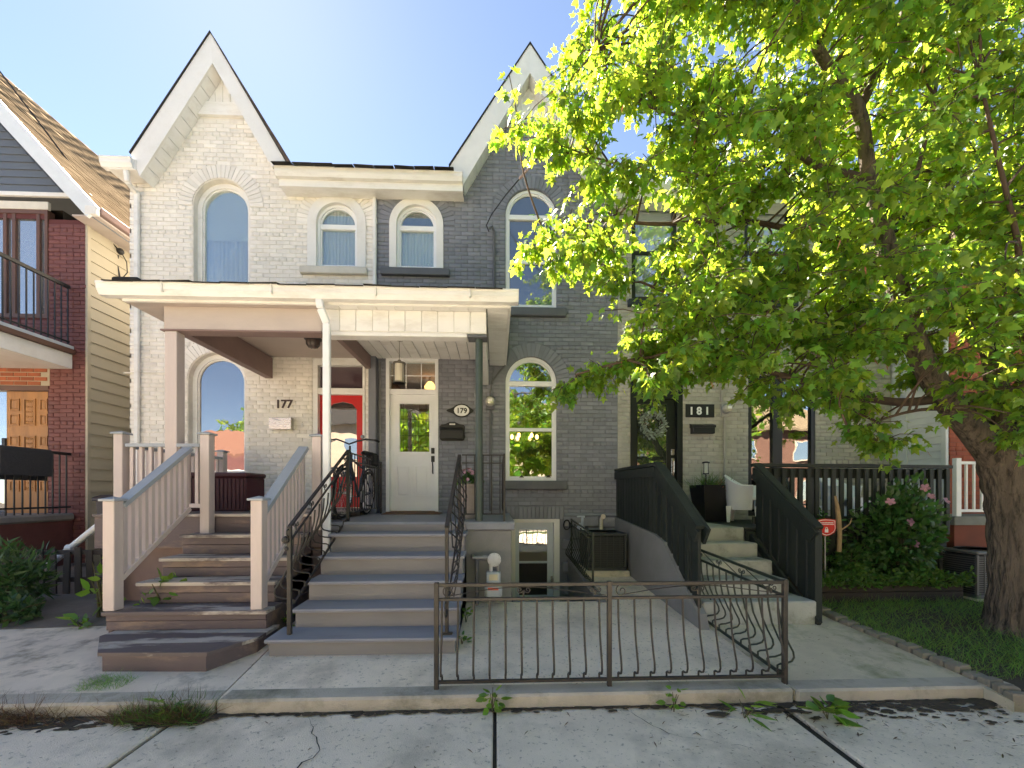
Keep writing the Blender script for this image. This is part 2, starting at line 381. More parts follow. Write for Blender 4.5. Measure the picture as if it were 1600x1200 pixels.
# front yards, rising gently to the houses
zf = lambda x, y: zg(y)
def slabpoly(name, pts, mat, thick=.16, parent=None, top=0.0):
    mb = MB().prism(pts, lambda a,b: (a,b,zg(b)+top), lambda a,b: (a,b,zg(b)-thick))
    return struct(name, mb, mat) if parent is None else mb.build(name, mat, parent)
XL = PX(340, 2.98)
PATIO_R = 2.22
slabpoly('patio', [(XL,2.98),(PATIO_R,2.98),(PATIO_R,4.2),(2.16,YW-.02),(1.28,YW-.02),(1.28,5.09),(-.35,5.09),(-2.1,5.09),(-2.1,4.2)], CONC)
slabpoly('side_pad', [(-9.5,2.98),(XL-.012,2.98),(-2.112,4.2),(-2.112,4.6),(-9.5,4.05)], CONC_W)
slabpoly('side_path', [(-9.5,4.06),(-2.112,4.61),(-2.112,YW),(-7.15,YW),(-7.15,7.6),(-9.5,7.6)], DRIVE, top=.003)
# garden path to the right-hand house, its curved edge runs along the stones
EDGE = [G(1225,955,.16), G(1262,952,.17), G(1310,972,.16), G(1350,987,.155), G(1400,1008,.14), G(1450,1030,.12), G(1500,1052,.105), G(1550,1075,.09), G(1585,1096,.08)]
pp = [(PATIO_R+.012,2.98)]+[(2.232,4.1),(2.232,4.25)]+[(p.x,p.y) for p in EDGE[1:]]+[(EDGE[-1].x+.02,2.99)]
slabpoly('garden_path', pp, CONC_G, top=-.004)
lawn_pts = [(p.x+.03,p.y+.02) for p in EDGE[1:]]+[(12,2.98),(12,7.1),(2.3,7.1),(2.3,4.35)]
slabpoly('lawn', lawn_pts, SOIL, top=-.002)
# kerb faces along the sidewalk
kb = MB()
for x0, x1, h in ((-9.5, XL-.01, .004), (XL+.002, PATIO_R-.002, .006), (PATIO_R+.02, PX(1585,2.98), .0)):
    o = b1(x0, x1, 2.955, 3.13, -.12, zg(2.97)+.004+h, .016); struct('front_kerb', o, KERB)
sheet('kerb_dirt', SOIL, -9.5, 12, 2.93, 2.985, .004)
# soil washed over the paving along the kerb
def soil_patch(cx, cy, rx, ry, seed, mat=None):
    r_ = random.Random(seed); n = 46; mb = MB(); v = [(cx,cy,.016)]
    for i in range(n):
        a = 2*math.pi*i/n; k = 1+.28*math.sin(3*a+seed)+.2*math.sin(7*a+seed*2)+r_.uniform(-.14,.14)
        v.append((cx+rx*k*math.cos(a), min(2.952, cy+ry*k*math.sin(a)), .0075))
    return struct('soil_patch', mb.add(v, [(0,1+i,1+(i+1)%n) for i in range(n)]), mat or SOIL)
def crumbs(n, fx, fy, r0, r1, seed):
    r_ = random.Random(seed); mb = MB()
    for _ in range(n):
        cx, cy = fx(r_), min(2.945, fy(r_)); r = r_.uniform(r0, r1)*(.5 if cy < 2.8 else 1); m = 9; z = .0065+r_.uniform(0,.004)
        v = [(cx,cy,z+r*.12)]+[(cx+r*1.6*r_.uniform(.5,1.2)*math.cos(2*math.pi*i/m), min(2.952, cy+r*.8*r_.uniform(.5,1.2)*math.sin(2*math.pi*i/m)), z) for i in range(m)]
        mb.add(v, [(0,1+i,1+(i+1)%m) for i in range(m)])
    o = mb.build('soil_crumbs', SOIL); o['kind'] = 'stuff'; return o
crumbs(300, lambda r: r.gauss(3.2,.75), lambda r: 2.95-abs(r.gauss(0,.13)), .008, .05, 1)['label'] = 'dark soil washed onto the sidewalk by the path'
crumbs(260, lambda r: r.uniform(-4.5,-1.9), lambda r: 2.95-abs(r.gauss(0,.07)), .01, .06, 2)['label'] = 'dark soil under the dry weeds at the left kerb'
crumbs(200, lambda r: r.uniform(-1.8,2.3), lambda r: 2.95-abs(r.gauss(0,.025)), .008, .035, 3)['label'] = 'thin line of dirt along the kerb below the iron fence'
def crack(pts, w, seed):
    r_ = random.Random(seed); L_ = []; 
    for (a, b), (c, d) in zip(pts[:-1], pts[1:]):
        for k in range(8): t = k/8; L_.append((a+(c-a)*t+r_.uniform(-.012,.012), b+(d-b)*t+r_.uniform(-.012,.012)))
    L_.append(pts[-1]); V = []
    for i, (x, y) in enumerate(L_):
        ww = w*(.4+r_.random())*(1-abs(2*i/len(L_)-1)**3); V += [(x-ww,y+ww*.3,.0085), (x+ww,y-ww*.3,.0085)]
    MB().add(V, [(2*i,2*i+1,2*i+3,2*i+2) for i in range(len(L_)-1)]).build('crack', TAR, walk)
crack([(-1.3,2.9),(-1.05,2.5),(-1.25,2.1),(-1.1,1.5)], .005, 1); crack([(.9,2.94),(1.1,2.6),(1.5,2.45),(2.0,2.2)], .004, 2); crack([(3.1,2.5),(3.5,2.2),(3.6,1.7)], .005, 3)
# sunken well: floor, walls
pit = struct('basement_well', MB().add([(PIT[0],PIT[2],-.95),(PIT[1],PIT[2],-.95),(PIT[1],PIT[3],-.95),(PIT[0],PIT[3],-.95),
   (PIT[0],PIT[2],zg(5.1)-.01),(PIT[1],PIT[2],zg(5.1)-.01),(PIT[1],PIT[3],.3),(PIT[0],PIT[3],.3)],
   [(0,1,2,3),(0,4,5,1),(1,5,6,2),(3,7,4,0)]), GREY_PARGE)
tag(MB().yz([(5.02,zg(5.0)+.012),(YW-.01,.40),(YW-.01,-.9),(5.02,-.9)], 1.272, 1.385).build('retaining_wall', GREY_PARGE),
    'low sloping grey retaining wall edging the sunken basement entry', 'wall')

# ------------------------------------------------------------------ brickwork helpers
CH, BL, BH = .0705, .212, .0618
def arch_pts(xc, hw, zb, zs, n=20, r=None):
    r = hw if r is None else r
    return [(xc-hw, zb)]+[(xc-r*math.cos(math.pi*i/n), zs+r*math.sin(math.pi*i/n)) for i in range(n+1)]+[(xc+hw, zb)]
def brick_mesh(L_, mat, name='brick', dep=.008):
    mb = MB(); c = .003; h = BH/2; l = L_/2
    ring = lambda a, b, y: [(-a,y,-b),(a,y,-b),(a,y,b),(-a,y,b)]
    v = ring(l,h,.004)+ring(l,h,-dep+c)+ring(l-c,h-c,-dep)
    f = [(8,9,10,11)]
    for k in (0,4):
        for i in range(4): f.append((k+i, k+(i+1)%4, k+4+(i+1)%4, k+4+i))
    return mb.add(v, f)
def lay_bricks(wall, lim, z0, z1, forb, Y, mat, prefer, nind=300, seed=1, xoff=0.0, dep=.008):
    r_ = random.Random(seed); full = []; cut = []
    z = z0; k = 0
    while z+BH < z1:
        zc = z+BH/2; xl, xr = lim(zc)
        if xr-xl > .05:
            free = [(xl, xr)]
            for (a, b) in forb(zc):
                nf = []
                for (p, q) in free:
                    if b <= p or a >= q: nf.append((p, q)); continue
                    if a > p: nf.append((p, a))
                    if b < q: nf.append((b, q))
                free = nf
            head = (k % 6 == 5)
            Lk = .103 if head else BL
            for (p, q) in free:
                start = math.floor((p-xoff)/(Lk+.009))*(Lk+.009)+xoff-(Lk+.009) + (0 if k % 2 else (Lk+.009)/2)
                x = start
                while x < q:
                    a = max(x, p+.002); b = min(x+Lk, q-.002)
                    if b-a > .035:
                        it = ((a+b)/2+0, zc+r_.uniform(-.0024,.0024), b-a, r_.uniform(-.0045,.0015))
                        (full if abs(b-a-BL) < 1e-6 else cut).append(it)
                    x += Lk+.009
        z += CH; k += 1
    full.sort(key=lambda t: prefer(t[0], t[1]))
    me = brick_mesh(BL, mat, dep=dep).mesh('brick', mat)
    for (x, zc, l, dy) in full[:nind]:
        inst('brick', me, wall, (x, Y+dy, zc), (r_.uniform(-.006,.006), r_.uniform(-.004,.004), r_.uniform(-.008,.008)))
    rest = full[nind:]+cut
    if rest:
        t = brick_mesh(1.0, mat, dep=dep); tv = np.array(t.v); tf = np.array(t.f)
        inner = np.abs(tv[:,0]) < .4999
        V = np.repeat(tv[None], len(rest), 0); A = np.array(rest)
        L2 = A[:,2]/2
        sx = np.where(tv[:,0] > 0, 1., -1.)
        V[:,:,0] = sx[None]*(L2[:,None] - np.where(inner, .0035, 0)[None]) + A[:,0][:,None]
        V[:,:,1] += Y + A[:,3][:,None]; V[:,:,2] += A[:,1][:,None]
        Fc = tf[None]+(np.arange(len(rest))*len(tv))[:,None,None]
        o = bpy.data.objects.new('brick_courses', big_mesh('brick_courses', V.reshape(-1,3), Fc.reshape(-1,4), mat)); link(o, wall); o['kind'] = 'stuff'
def wall_mesh(outer, holes, Y, mat, parent, name='wall', reveal=.20, rmat=None):
    rings = [[Vector((a,b,0)) for a,b in outer]]+[[Vector((a,b,0)) for a,b in h] for h in holes]
    flat = [v for r_ in rings for v in r_]
    mb = MB().add([(v.x, Y, v.y) for v in flat], [tuple(t) for t in tessellate_polygon(rings)])
    for h in holes:
        n = len(h)
        for i in range(n):
            (a,b),(c,d) = h[i], h[(i+1)%n]
            mb.add([(a,Y,b),(c,Y,d),(c,Y+reveal,d),(a,Y+reveal,b)], [(0,1,2,3)])
    return mb.build(name, mat, parent)
def voussoirs(parent, xc, zs, r0, r1, Y, mat, n=24, proud=.016):
    a0 = math.pi/n; mb = MB(); g = .004
    mid = (r0+r1)/2
    p = [(-a0/2*r0+g, r0), (a0/2*r0-g, r0), (a0/2*r1-g, r1), (-a0/2*r1+g, r1)]
    mb.xz(p, -proud, .004)
    me = mb.mesh('voussoir', mat)
    for i in range(n):
        a = math.pi*(i+.5)/n
        inst('arch_brick', me, parent, (xc, Y+random.uniform(-.002,.001), zs), (0, math.pi/2-a, 0))
def forb_arch(xc, hw, zb, zs, ring):
    def f(z):
        if z < zb-.02: return None
        if z <= zs: return (xc-hw, xc+hw)
        ro = hw+ring
        if z-zs >= ro: return None
        w = math.sqrt(ro*ro-(z-zs)**2); return (xc-w, xc+w)
    return f
def forb_rect(x0, x1, z0, z1): return lambda z: (x0, x1) if z0-.02 < z < z1+.02 else None
def ring_prism(mb, outer, inner, y0, y1):
    n = len(outer); k = len(mb.v)
    mb.v += [(a,y0,b) for a,b in outer]+[(a,y0,b) for a,b in inner]+[(a,y1,b) for a,b in outer]+[(a,y1,b) for a,b in inner]
    for i in range(n):
        j = (i+1) % n
        mb.f += [(k+i,k+j,k+n+j,k+n+i), (k+2*n+i,k+3*n+i,k+3*n+j,k+2*n+j), (k+i,k+2*n+i,k+2*n+j,k+j), (k+n+i,k+n+j,k+3*n+j,k+3*n+i)]
    return mb
def arched_window(house, pl, pr, ptop, pbot, Y, fw=.06, transoms=(), mids=(), glass=None, fmat=None, label=None, hang=True):
    """frame fills pl..pr at plane Y; returns window part and its size"""
    x0, x1 = PX(pl, Y), PX(pr, Y); xc = (x0+x1)/2; hw = (x1-x0)/2
    zt = PZ((pl+pr)/2, ptop, Y); zb = PZ((pl+pr)/2, pbot, Y); zs = zt-hw
    mb = MB(); ring_prism(mb, arch_pts(xc,hw,zb,zs), arch_pts(xc,hw-fw,zb+fw,zs), Y, Y+.09)
    w = mb.build('window', fmat, house, False)
    if label: w['label'] = label
    ring_prism(MB(), arch_pts(xc,hw-fw+.003,zb+fw-.003,zs), arch_pts(xc,hw-fw-.022,zb+fw+.022,zs), Y+.028, Y+.075).build('frame', fmat, w)
    iw = hw-fw-.02
    cuts = sorted([PZ((pl+pr)/2, y, Y) for y in list(transoms)+list(mids)])
    for y in transoms: zc = PZ((pl+pr)/2, y, Y); b1(xc-hw+fw-.002, xc+hw-fw+.002, Y+.012, Y+.085, zc-.042, zc+.042).build('transom_bar', fmat, w)
    for y in mids: zc = PZ((pl+pr)/2, y, Y); b1(xc-iw-.01, xc+iw+.01, Y+.018, Y+.08, zc-.028, zc+.028).build('sash_rail', fmat, w)
    lv = [zb+fw]+cuts
    for i, a in enumerate(lv):
        if i+1 < len(lv): b1(xc-iw, xc+iw, Y+.050, Y+.056, a+.02, lv[i+1]-.02, 0).build('pane', glass, w)
        else: MB().xz(arch_pts(xc, iw, a+.02, zs), Y+.050, Y+.056).build('pane', glass, w)
    return w, (xc, hw, zb, zs)
def sill(w, x0, x1, z0, z1, mat, Y=YW, proud=.09): return b1(x0, x1, Y-proud, Y+.05, z0, z1, .012).build('sill', mat, w)
def room(house, x0, x1, y0, y1, z0, z1, mat):
    v = [(x,y,z) for x in (x0,x1) for y in (y0,y1) for z in (z0,z1)]
    return MB().add(v, [(0,2,3,1),(4,5,7,6),(2,6,7,3),(0,4,6,2),(1,3,7,5)]).build('room_interior', mat, house)
def shingle_slope(parent, a, b, up, nrows, mat, tab=.32, expo=.145, nind=300, seed=3, keep=None):
    """courses run from a to b (lower edge); up = vector of one whole slope"""
    a = Vector(a); b = Vector(b); up = Vector(up); ex = (b-a).normalized(); L_ = (b-a).length; eu = up.normalized()
    nz = ex.cross(eu); nz.normalize()
    rx = ex
    if nz.z < 0: nz = -nz; rx = -ex
    r_ = random.Random(seed); items = []
    for k in range(int(up.length/expo-.5)):
        x = -(k % 2)*tab/2
        while x < L_:
            p = max(0, x); q = min(L_, x+tab-.008)
            if q-p > .03: items.append((p, q, k*expo, r_.uniform(-.008,.012), r_.uniform(0,.005)))
            x += tab
    t = MB().box(-.5,.5, 0, expo*1.5, 0, .006, 0); tv = np.array(t.v); tf = np.array(t.f)
    Mx = np.array([[ex.x,eu.x,nz.x],[ex.y,eu.y,nz.y],[ex.z,eu.z,nz.z]])
    tilt = .022
    me_t = None; ind = 0; rest = []
    full = [it for it in items if abs((it[1]-it[0])-(tab-.008)) < 1e-6 and (keep is None or keep(a+ex*it[0]+eu*it[2]))]
    chosen = set(id(i) for i in full[:nind])
    mbt = MB().box(-(tab-.008)/2, (tab-.008)/2, -.0, expo*1.5, 0, .006, 0)
    me_t = mbt.mesh('shingle', mat)
    rot = Matrix(((rx.x,eu.x,nz.x),(rx.y,eu.y,nz.y),(rx.z,eu.z,nz.z))) @ Matrix.Rotation(-tilt, 3, 'X')
    V = []; Fs = []; n = 0
    for it in items:
        p = a+ex*((it[0]+it[1])/2)+eu*(it[2]+it[3]-.02)+nz*(.012+it[4])
        if id(it) in chosen: inst('shingle', me_t, parent, p, rot.to_euler())
        else:
            w = it[1]-it[0]
            for v in t.v: V.append(p+rot @ Vector((v[0]*w, v[1], v[2])))
            Fs += [[i+n for i in f] for f in t.f]; n += 8
    if V:
        o = bpy.data.objects.new('shingle_courses', big_mesh('shingle_courses', np.array([tuple(v) for v in V]), np.array(Fs), mat)); link(o, parent); o['kind'] = 'stuff'
def pt_in(poly, x, y):
    c = False; n = len(poly)
    for i in range(n):
        x1, y1 = poly[i]; x2, y2 = poly[(i+1) % n]
        if (y1 > y) != (y2 > y) and x < (x2-x1)*(y-y1)/(y2-y1)+x1: c = not c
    return c
# ------------------------------------------------------------------ the row of three houses
YB = 6.95
XA, XB, XC, XD = PX(203,YW), PX(588,YW), PX(965,YW), PX(1392,YW)
ZE = PZ(580, 287, YW)                     # wall top under the main gutter
BACK = 15.0
def px_poly(pts, Y): return [(PX(a,Y), PZ(a,b,Y)) for a,b in pts]
def chevron(house, apex_o, lo, ro, apex_i, li, ri, shingle, shade_side):
    O = px_poly([lo, apex_o, ro], YB); I = px_poly([li, apex_i, ri], YB)
    # barge boards: two raking boards that meet in the middle
    for k, (a, b, c, d) in enumerate(((O[0],O[1],I[1],I[0]), (O[1],O[2],I[2],I[1]))):
        MB().xz([a,b,c,d], YB-.035, YB).build('bargeboard', WHITE, house)
    roof = MB()
    for a, b, c, d in ((O[0],O[1],I[1],I[0]), (O[1],O[2],I[2],I[1])):
        e = .012; roof.xz([(a[0],a[1]-e),(b[0],b[1]-e),(c[0],c[1]+.03),(d[0],d[1]+.03)], YB+.002, BACK-1.5)
    rf = roof.build('roof', WHITE, house)
    # shingle edge over the boards
    for a, b in ((O[0],O[1]), (O[1],O[2])):
        dx, dz = b[0]-a[0], b[1]-a[1]; l = math.hypot(dx,dz); nx, nz = -dz/l*.016, dx/l*.016
        ap = (O[1][0], O[1][1]+.026)
        MB().xz([a, b, ap if b is O[1] else (b[0]+nx,b[1]+nz), ap if a is O[1] else (a[0]+nx*1.2,a[1]+nz*1.2)], YB-.055, YB+.01).build('drip_edge', SHINGLE_D, rf)
    if shade_side: # slope that shows from the street
        a, b = O[2], O[1]
        shingle_slope(rf, (a[0], YB-.05, a[1]), (a[0], YB+6.5, a[1]), (b[0]-a[0], 0, b[1]-a[1]), 0, shingle, nind=120, seed=5)
        a, b = O[0], O[1]
        MB().xz([(a[0]-.005,a[1]),(b[0],b[1]+.01),(b[0],b[1]),(a[0],a[1]-.01)], YB-.05, BACK-1.5).build('roof_covering', SHINGLE_D, rf)
    else:
        MB().xz([(O[0][0]-.01,O[0][1]),(O[1][0],O[1][1]+.02),(O[2][0]+.01,O[2][1]),(O[2][0],O[2][1]-.01),(O[1][0],O[1][1]),(O[0][0],O[0][1]-.01)], YB-.05, BACK-1.5).build('roof_covering', SHINGLE_D, rf)
    # soffit boards between barge board and wall, left and right
    for a, b, n in ((I[0], I[1], 11), (I[2], I[1], 11)):
        for i in range(n):
            t0, t1 = i/n+.003, (i+1)/n-.003
            p = [(a[0]+(b[0]-a[0])*t, a[1]+(b[1]-a[1])*t) for t in (t0,t1)]
            MB().xz([p[0], p[1], (p[1][0],p[1][1]+.02), (p[0][0],p[0][1]+.02)], YB+.001, YW+.02).build('soffit_board', CREAM, rf)
    return O, I
def gable_panel(house, I, ztrim0, ztrim1, Y):
    (xl,zl),(xa,za),(xr,zr) = I
    at = lambda z: (xl+(xa-xl)*(z-zl)/(za-zl), xr+(xa-xr)*(z-zr)/(za-zr))
    l, r_ = at(ztrim1); n = 4
    p = MB().xz([(l,ztrim1),(r_,ztrim1),(xa,za)], Y-.03, Y).build('gable_panel', CREAM, house)
    for i in range(1, n):
        x = l+(r_-l)*i/n; zt = za-(abs(x-xa))*(za-ztrim1)/((r_-l)/2)
        if zt-ztrim1 > .05: b1(x-.012, x+.012, Y-.042, Y-.028, ztrim1, zt-.01, .002).build('batten', CREAM, p)
    l, r_ = at(ztrim0); MB().xz([(l,ztrim0),(r_,ztrim0),(at(ztrim1)[1],ztrim1),(at(ztrim1)[0],ztrim1)], Y-.06, Y).build('trim_board', CREAM, p)
def gutter(parent, x0, x1, Y, z0, z1, mat, name='gutter', depth=.13):
    h = z1-z0
    prof = [(Y+depth,z0),(Y+.035,z0),(Y+.012,z0+h*.30),(Y-.0,z0+h*.42),(Y-.005,z0+h*.78),(Y-.016,z0+h*.86),(Y-.016,z1),(Y,z1),(Y+.004,z1-.02),(Y+.02,z0+h*.4),(Y+.04,z0+.012),(Y+depth-.01,z0+.012),(Y+depth-.01,z1),(Y+depth,z1)]
    g = MB().yz(prof, x0, x1).build(name, mat, parent)
    for x in (x0, x1-.004): MB().yz([prof[0],prof[1],prof[2],prof[3],prof[4],prof[5],prof[6],(Y+depth,z1)], x-.001, x+.005).build('end_cap', mat, g)
    return g
def pipe(parent, pts, name, mat, w=.075, d=.055):
    mb = MB()
    for a, b in zip(pts[:-1], pts[1:]): mb.bar(a, b, w, d, (0,1,0) if abs(Vector(b).x-Vector(a).x) + abs(Vector(b).z-Vector(a).z) > abs(Vector(b).y-Vector(a).y) else (0,0,1), .012)
    return mb.build(name, mat, parent)

# ---- number 177
GL_SHEER = glassmat('window_glass_sheer', .16)
SHEER = M('lavender_sheer', (.74,.72,.80), .9, .10, 3, stretch=(6,1,.3), bump=0); BLIND = M('white_roller_blind', (.88,.86,.88), .8, .04, 3, bump=0)
def drape(w, xc, hw, zb, zt, Y, zbl, m1, m2):
    mb = MB(); n = 40
    for i in range(n):
        for x in (xc-hw+2*hw*i/n, xc-hw+2*hw*(i+1)/n): pass
    V = []; 
    for i in range(n+1):
        x = xc-hw+2*hw*i/n; y = Y+.10+.012*math.sin(i*1.9)+.006*math.sin(i*.7); V += [(x,y,zb),(x,y,zt)]
    mb.add(V, [(2*i,2*i+2,2*i+3,2*i+1) for i in range(n)]); mb.build('curtain', m1, w)
    if zbl: b1(xc-hw, xc+hw, Y+.072, Y+.078, zbl, zt, 0).build('blind', m2, w)
H1 = thing('brick_house', 'cream-white painted brick house numbered 177 with steep pointed gable, left of the grey one', 'house', (XA+2, YW, .2), 'row houses with steep gables')
O1, I1 = chevron(H1, (331,55), (207,243), (452,262), (334,102), (221,278), (426,262), SHINGLE_B, True)
w1, a1 = arched_window(H1, 308, 396, 286, 500, YW+.10, .085, glass=GL_SHEER, fmat=CREAM, label='tall round-headed window with a pale blind behind the glass')
drape(w1, a1[0], a1[1], a1[2], a1[3]+a1[1], YW+.10, PZ(350,373,YW+.1), SHEER, BLIND)
w2, a2 = arched_window(H1, 300, 390, 553, 745, YW+.10, .085, glass=glassmat('window_glass_mirror', .30, (.05,.05,.055)), fmat=CREAM, label='tall round-headed ground floor window reflecting houses across the street')
w3, a3 = arched_window(H1, 496, 560, 320, 419, YW+.04, .045, transoms=(354,), glass=GL_SHEER, fmat=VINYL)
drape(w3, a3[0], a3[1], a3[2], a3[3]+a3[1], YW+.04, None, M('pale_grey_curtain', (.80,.79,.78), .9, .08, 3, stretch=(6,1,.3), bump=0), BLIND)
sill(w3, PX(471,YW), PX(575,YW), PZ(520,431,YW), PZ(520,420,YW), CREAM_TRIM)
ring_prism(MB(), arch_pts(a3[0],a3[1]+.145,a3[2],a3[3]+.01), arch_pts(a3[0],a3[1]-.004,a3[2]+.002,a3[3]), YW-.028, YW+.05).build('frame', WHITE, w3)
sill(w2, PX(290,YW), PX(392,YW), PZ(340,757,YW), PZ(340,744,YW), CREAM_TRIM)
# door opening
dx0, dx1, dzt = PX(488.5,YW), PX(571,YW), PZ(530,559,YW); DZ1 = 1.30
op1 = [arch_pts(*[a1[0],a1[1]-.01,a1[2],a1[3]]), arch_pts(a2[0],a2[1]-.01,a2[2],a2[3]), arch_pts(a3[0],a3[1],a3[2],a3[3]), [(dx0,DZ1),(dx0,dzt),(dx1,dzt),(dx1,DZ1)]]
gl = lambda z, I: (I[0][0]+(I[1][0]-I[0][0])*(z-I[0][1])/(I[1][1]-I[0][1]), I[2][0]+(I[1][0]-I[2][0])*(z-I[2][1])/(I[1][1]-I[2][1]))
zA = I1[1][1]
outer1 = [(XA,-.3),(XB,-.3),(XB,ZE),(gl(ZE,I1)[1],ZE),I1[1],(max(XA,gl(I1[0][1],I1)[0]),I1[0][1]),(XA,I1[0][1])]
wall1 = wall_mesh(outer1, op1, YW, WHITE_MORTAR, H1)
ztr1 = PZ(370,185,YW)
fb = [forb_arch(a1[0],a1[1],a1[2],a1[3],.235), forb_arch(a2[0],a2[1],a2[2],a2[3],.235), forb_arch(a3[0],a3[1]+.14,a3[2],a3[3],.2), forb_rect(dx0,dx1,DZ1,dzt)]
def lim1(z):
    if z < ZE: return (XA, XB)
    l, r_ = gl(z, I1); return (max(XA,l), min(XB,r_))
def prefer1(x, z): return abs(x+4.9)*.6+abs(z-6.1) if z > 5.1 else 9+abs(z-2.5)
lay_bricks(wall1, lim1, .55, ztr1, lambda z: [q for q in (f(z) for f in fb) if q], YW, WHITE_BRICK, prefer1, 300, 1)
voussoirs(wall1, a1[0], a1[3], a1[1]+.004, a1[1]+.228, YW, WHITE_BRICK, 26); voussoirs(wall1, a2[0], a2[3], a2[1]+.004, a2[1]+.228, YW, WHITE_BRICK, 26)
voussoirs(wall1, a3[0], a3[3]+.01, a3[1]+.15, a3[1]+.335, YW, WHITE_BRICK, 26, .010)
gable_panel(H1, I1, ztr1, PZ(370,165,YW), YW)
MB().yz([(YW,-.3),(BACK-1,-.3),(BACK-1,I1[0][1]),(YW,I1[0][1])], XA, XA+.02).build('side_wall', WHITE_MORTAR, H1)
b1(XA, XB, BACK-1, BACK-.98, -.3, ZE+.3).build('back_wall', WHITE_MORTAR, H1)
b1(PX(240,YW-.012)-.5, PX(300,YW-.012)-.38, YW-.014, YW-.0, PZ(230,583,YW)-.012, PZ(230,583,YW)+.012, .003).build('string_course', CREAM_TRIM, H1)
# eaves box at the left foot of the gable, downpipe
le = I1[0]
b1(PX(172,YB), PX(216,YB), YB-.05, YW+.4, PZ(190,268,YB), PZ(190,252,YB), .006).build('eave_return', WHITE, H1)
gutter(H1, PX(164,YB), PX(213,YB), YB-.10, PZ(190,266,YB), PZ(190,252,YB), CREAM)
xp = PX(214,YW-.05)
pipe(H1, [P(197,266,YB-.03), P(199,284,YB), P(213,302,YW-.05), Vector((xp,YW-.05,PZ(214,300,YW-.05))), Vector((xp,YW-.05,.35))], 'downpipe', CREAM)
# main roof between the gables
GX0, GX1 = PX(430,YB-.1), PX(723,YB-.1)
zg0, zg1 = PZ(580,287,YB-.1), PZ(580,266,YB-.1)
g1 = gutter(H1, GX0, GX1, YB-.13, zg0+.09, zg1, CREAM)
b1(GX0+.02, GX1-.005, YB-.02, YB+.03, zg0-.02, zg1-.05).build('fascia', CREAM, H1)
b1(GX0+.02, GX1-.005, YB+.03, YW+.02, zg0-.012, zg0+.012).build('soffit', CREAM, H1)
rm = MB().yz([(YB-.12,zg1+.0),(BACK,zg1+2.1),(BACK,zg1+1.9),(YB-.02,zg1-.05)], GX0+.02, GX1-.02).build('main_roof', SHINGLE_D, H1)
mbs = MB(); x = GX0
edge_me = b1(-.16, .155, -.14, .12, 0, .012, .002).mesh('shingle', SHINGLE_D)
while x < GX1-.33:
    inst('shingle', edge_me, rm, (x+.16, YB-.10, zg1+.008), (R(14+random.uniform(-3,3)), R(random.uniform(-1,1)), R(random.uniform(-2,2)))); x += .325
pipe(H1, [P(585.5,289,YW-.04), P(585.5,455,YW-.04)], 'downpipe', CREAM, .06, .05)
# red door with transom
yd = YW+.10
dr = MB(); ring = ring_prism(MB(), px_poly([(489,815),(489,560),(570.5,560),(570.5,815)], YW+.02), px_poly([(497,813),(497,571),(564.5+2.5,571),(567,813)], YW+.02), YW+.0, YW+.11)
fr = ring.build('door_frame', CREAM, H1)
b1(PX(490,YW), PX(570,YW), YW+.01, YW+.09, PZ(530,616,YW), PZ(530,606,YW)).build('transom_bar', CREAM, fr)
b1(PX(497,yd), PX(567,yd), yd+.02, yd+.026, PZ(530,607,yd), PZ(530,570,yd), 0).build('pane', GL_PURP, fr)
REDP = M('red_door_paint', rgb(196,40,44), .35, .06, 3, bump=.03)
zb1 = DZ1+.02
di = px_poly([(512,745),(512,640),(520,631),(535,627.5),(550,631),(557.5,640),(557.5,745)], yd)
do = px_poly([(498,616.5),(567,616.5)], yd)
dpoly = [(do[0][0],zb1),(do[0][0],do[0][1]),(do[1][0],do[1][1]),(do[1][0],zb1)]
rings = [[Vector((a,b,0)) for a,b in dpoly], [Vector((a,b,0)) for a,b in di]]
fl = [v for r_ in rings for v in r_]
dm = MB().add([(v.x,yd,v.y) for v in fl], [tuple(t) for t in tessellate_polygon(rings)])
for i in range(len(di)):
    (a,b),(c,d) = di[i], di[(i+1)%len(di)]; dm.add([(a,yd,b),(c,yd,d),(c,yd+.04,d),(a,yd+.04,b)], [(0,1,2,3)])
door1 = dm.build('door', REDP, H1); door1['label'] = 'glossy red front door with an arched glass light'
MB().xz(di, yd+.022, yd+.028).build('pane', glassmat('door_glass_mirror', .28, (.04,.03,.03)), door1)
for k in range(3): b1(PX(515+k*14,yd), PX(527+k*14,yd), yd-.012, yd+.002, zb1+.12, PZ(530,752,yd), .01).build('panel', REDP, door1)
MB().lathe([(.0,0),(.028,.0),(.03,.03),(.018,.05),(0.001,.05)], (PX(501,yd),yd-.05,2.2), 12, 'y').build('handle', STEEL, door1)

# ---- number 179
H2 = thing('brick_house', 'slate-grey painted brick house numbered 179 with white-trimmed pointed gable, middle of the row', 'house', (XB+2, YW, .2), 'row houses with steep gables')
O2, I2 = chevron(H2, (828,72), (703,262), (953,262), (828,117), (724,291), (932,291), SHINGLE_D, False)
v1, c1 = arched_window(H2, 789.5, 869.5, 297, 482, YW+.03, .055, transoms=(339,), mids=(409,), glass=glassmat('window_glass_slate', .20, (.075,.095,.12)), fmat=VINYL, label='tall white round-headed upper window reflecting blue sky')
v2, c2 = arched_window(H2, 789.5, 869.5, 558, 751, YW+.03, .055, transoms=(599,), mids=(671,), glass=GL_DARK, fmat=VINYL, label='white round-headed ground floor window with a lit chandelier inside')
v3, c3 = arched_window(H2, 620, 683, 323, 421, YW+.04, .045, transoms=(356,), glass=GL_SHEER, fmat=VINYL)
drape(v3, c3[0], c3[1], c3[2], c3[3]+c3[1], YW+.04, PZ(650,352,YW), M('pale_green_grey_curtain', (.80,.80,.74), .9, .08, 3, bump=0), M('dark_room_shade', (.16,.17,.19), .9))
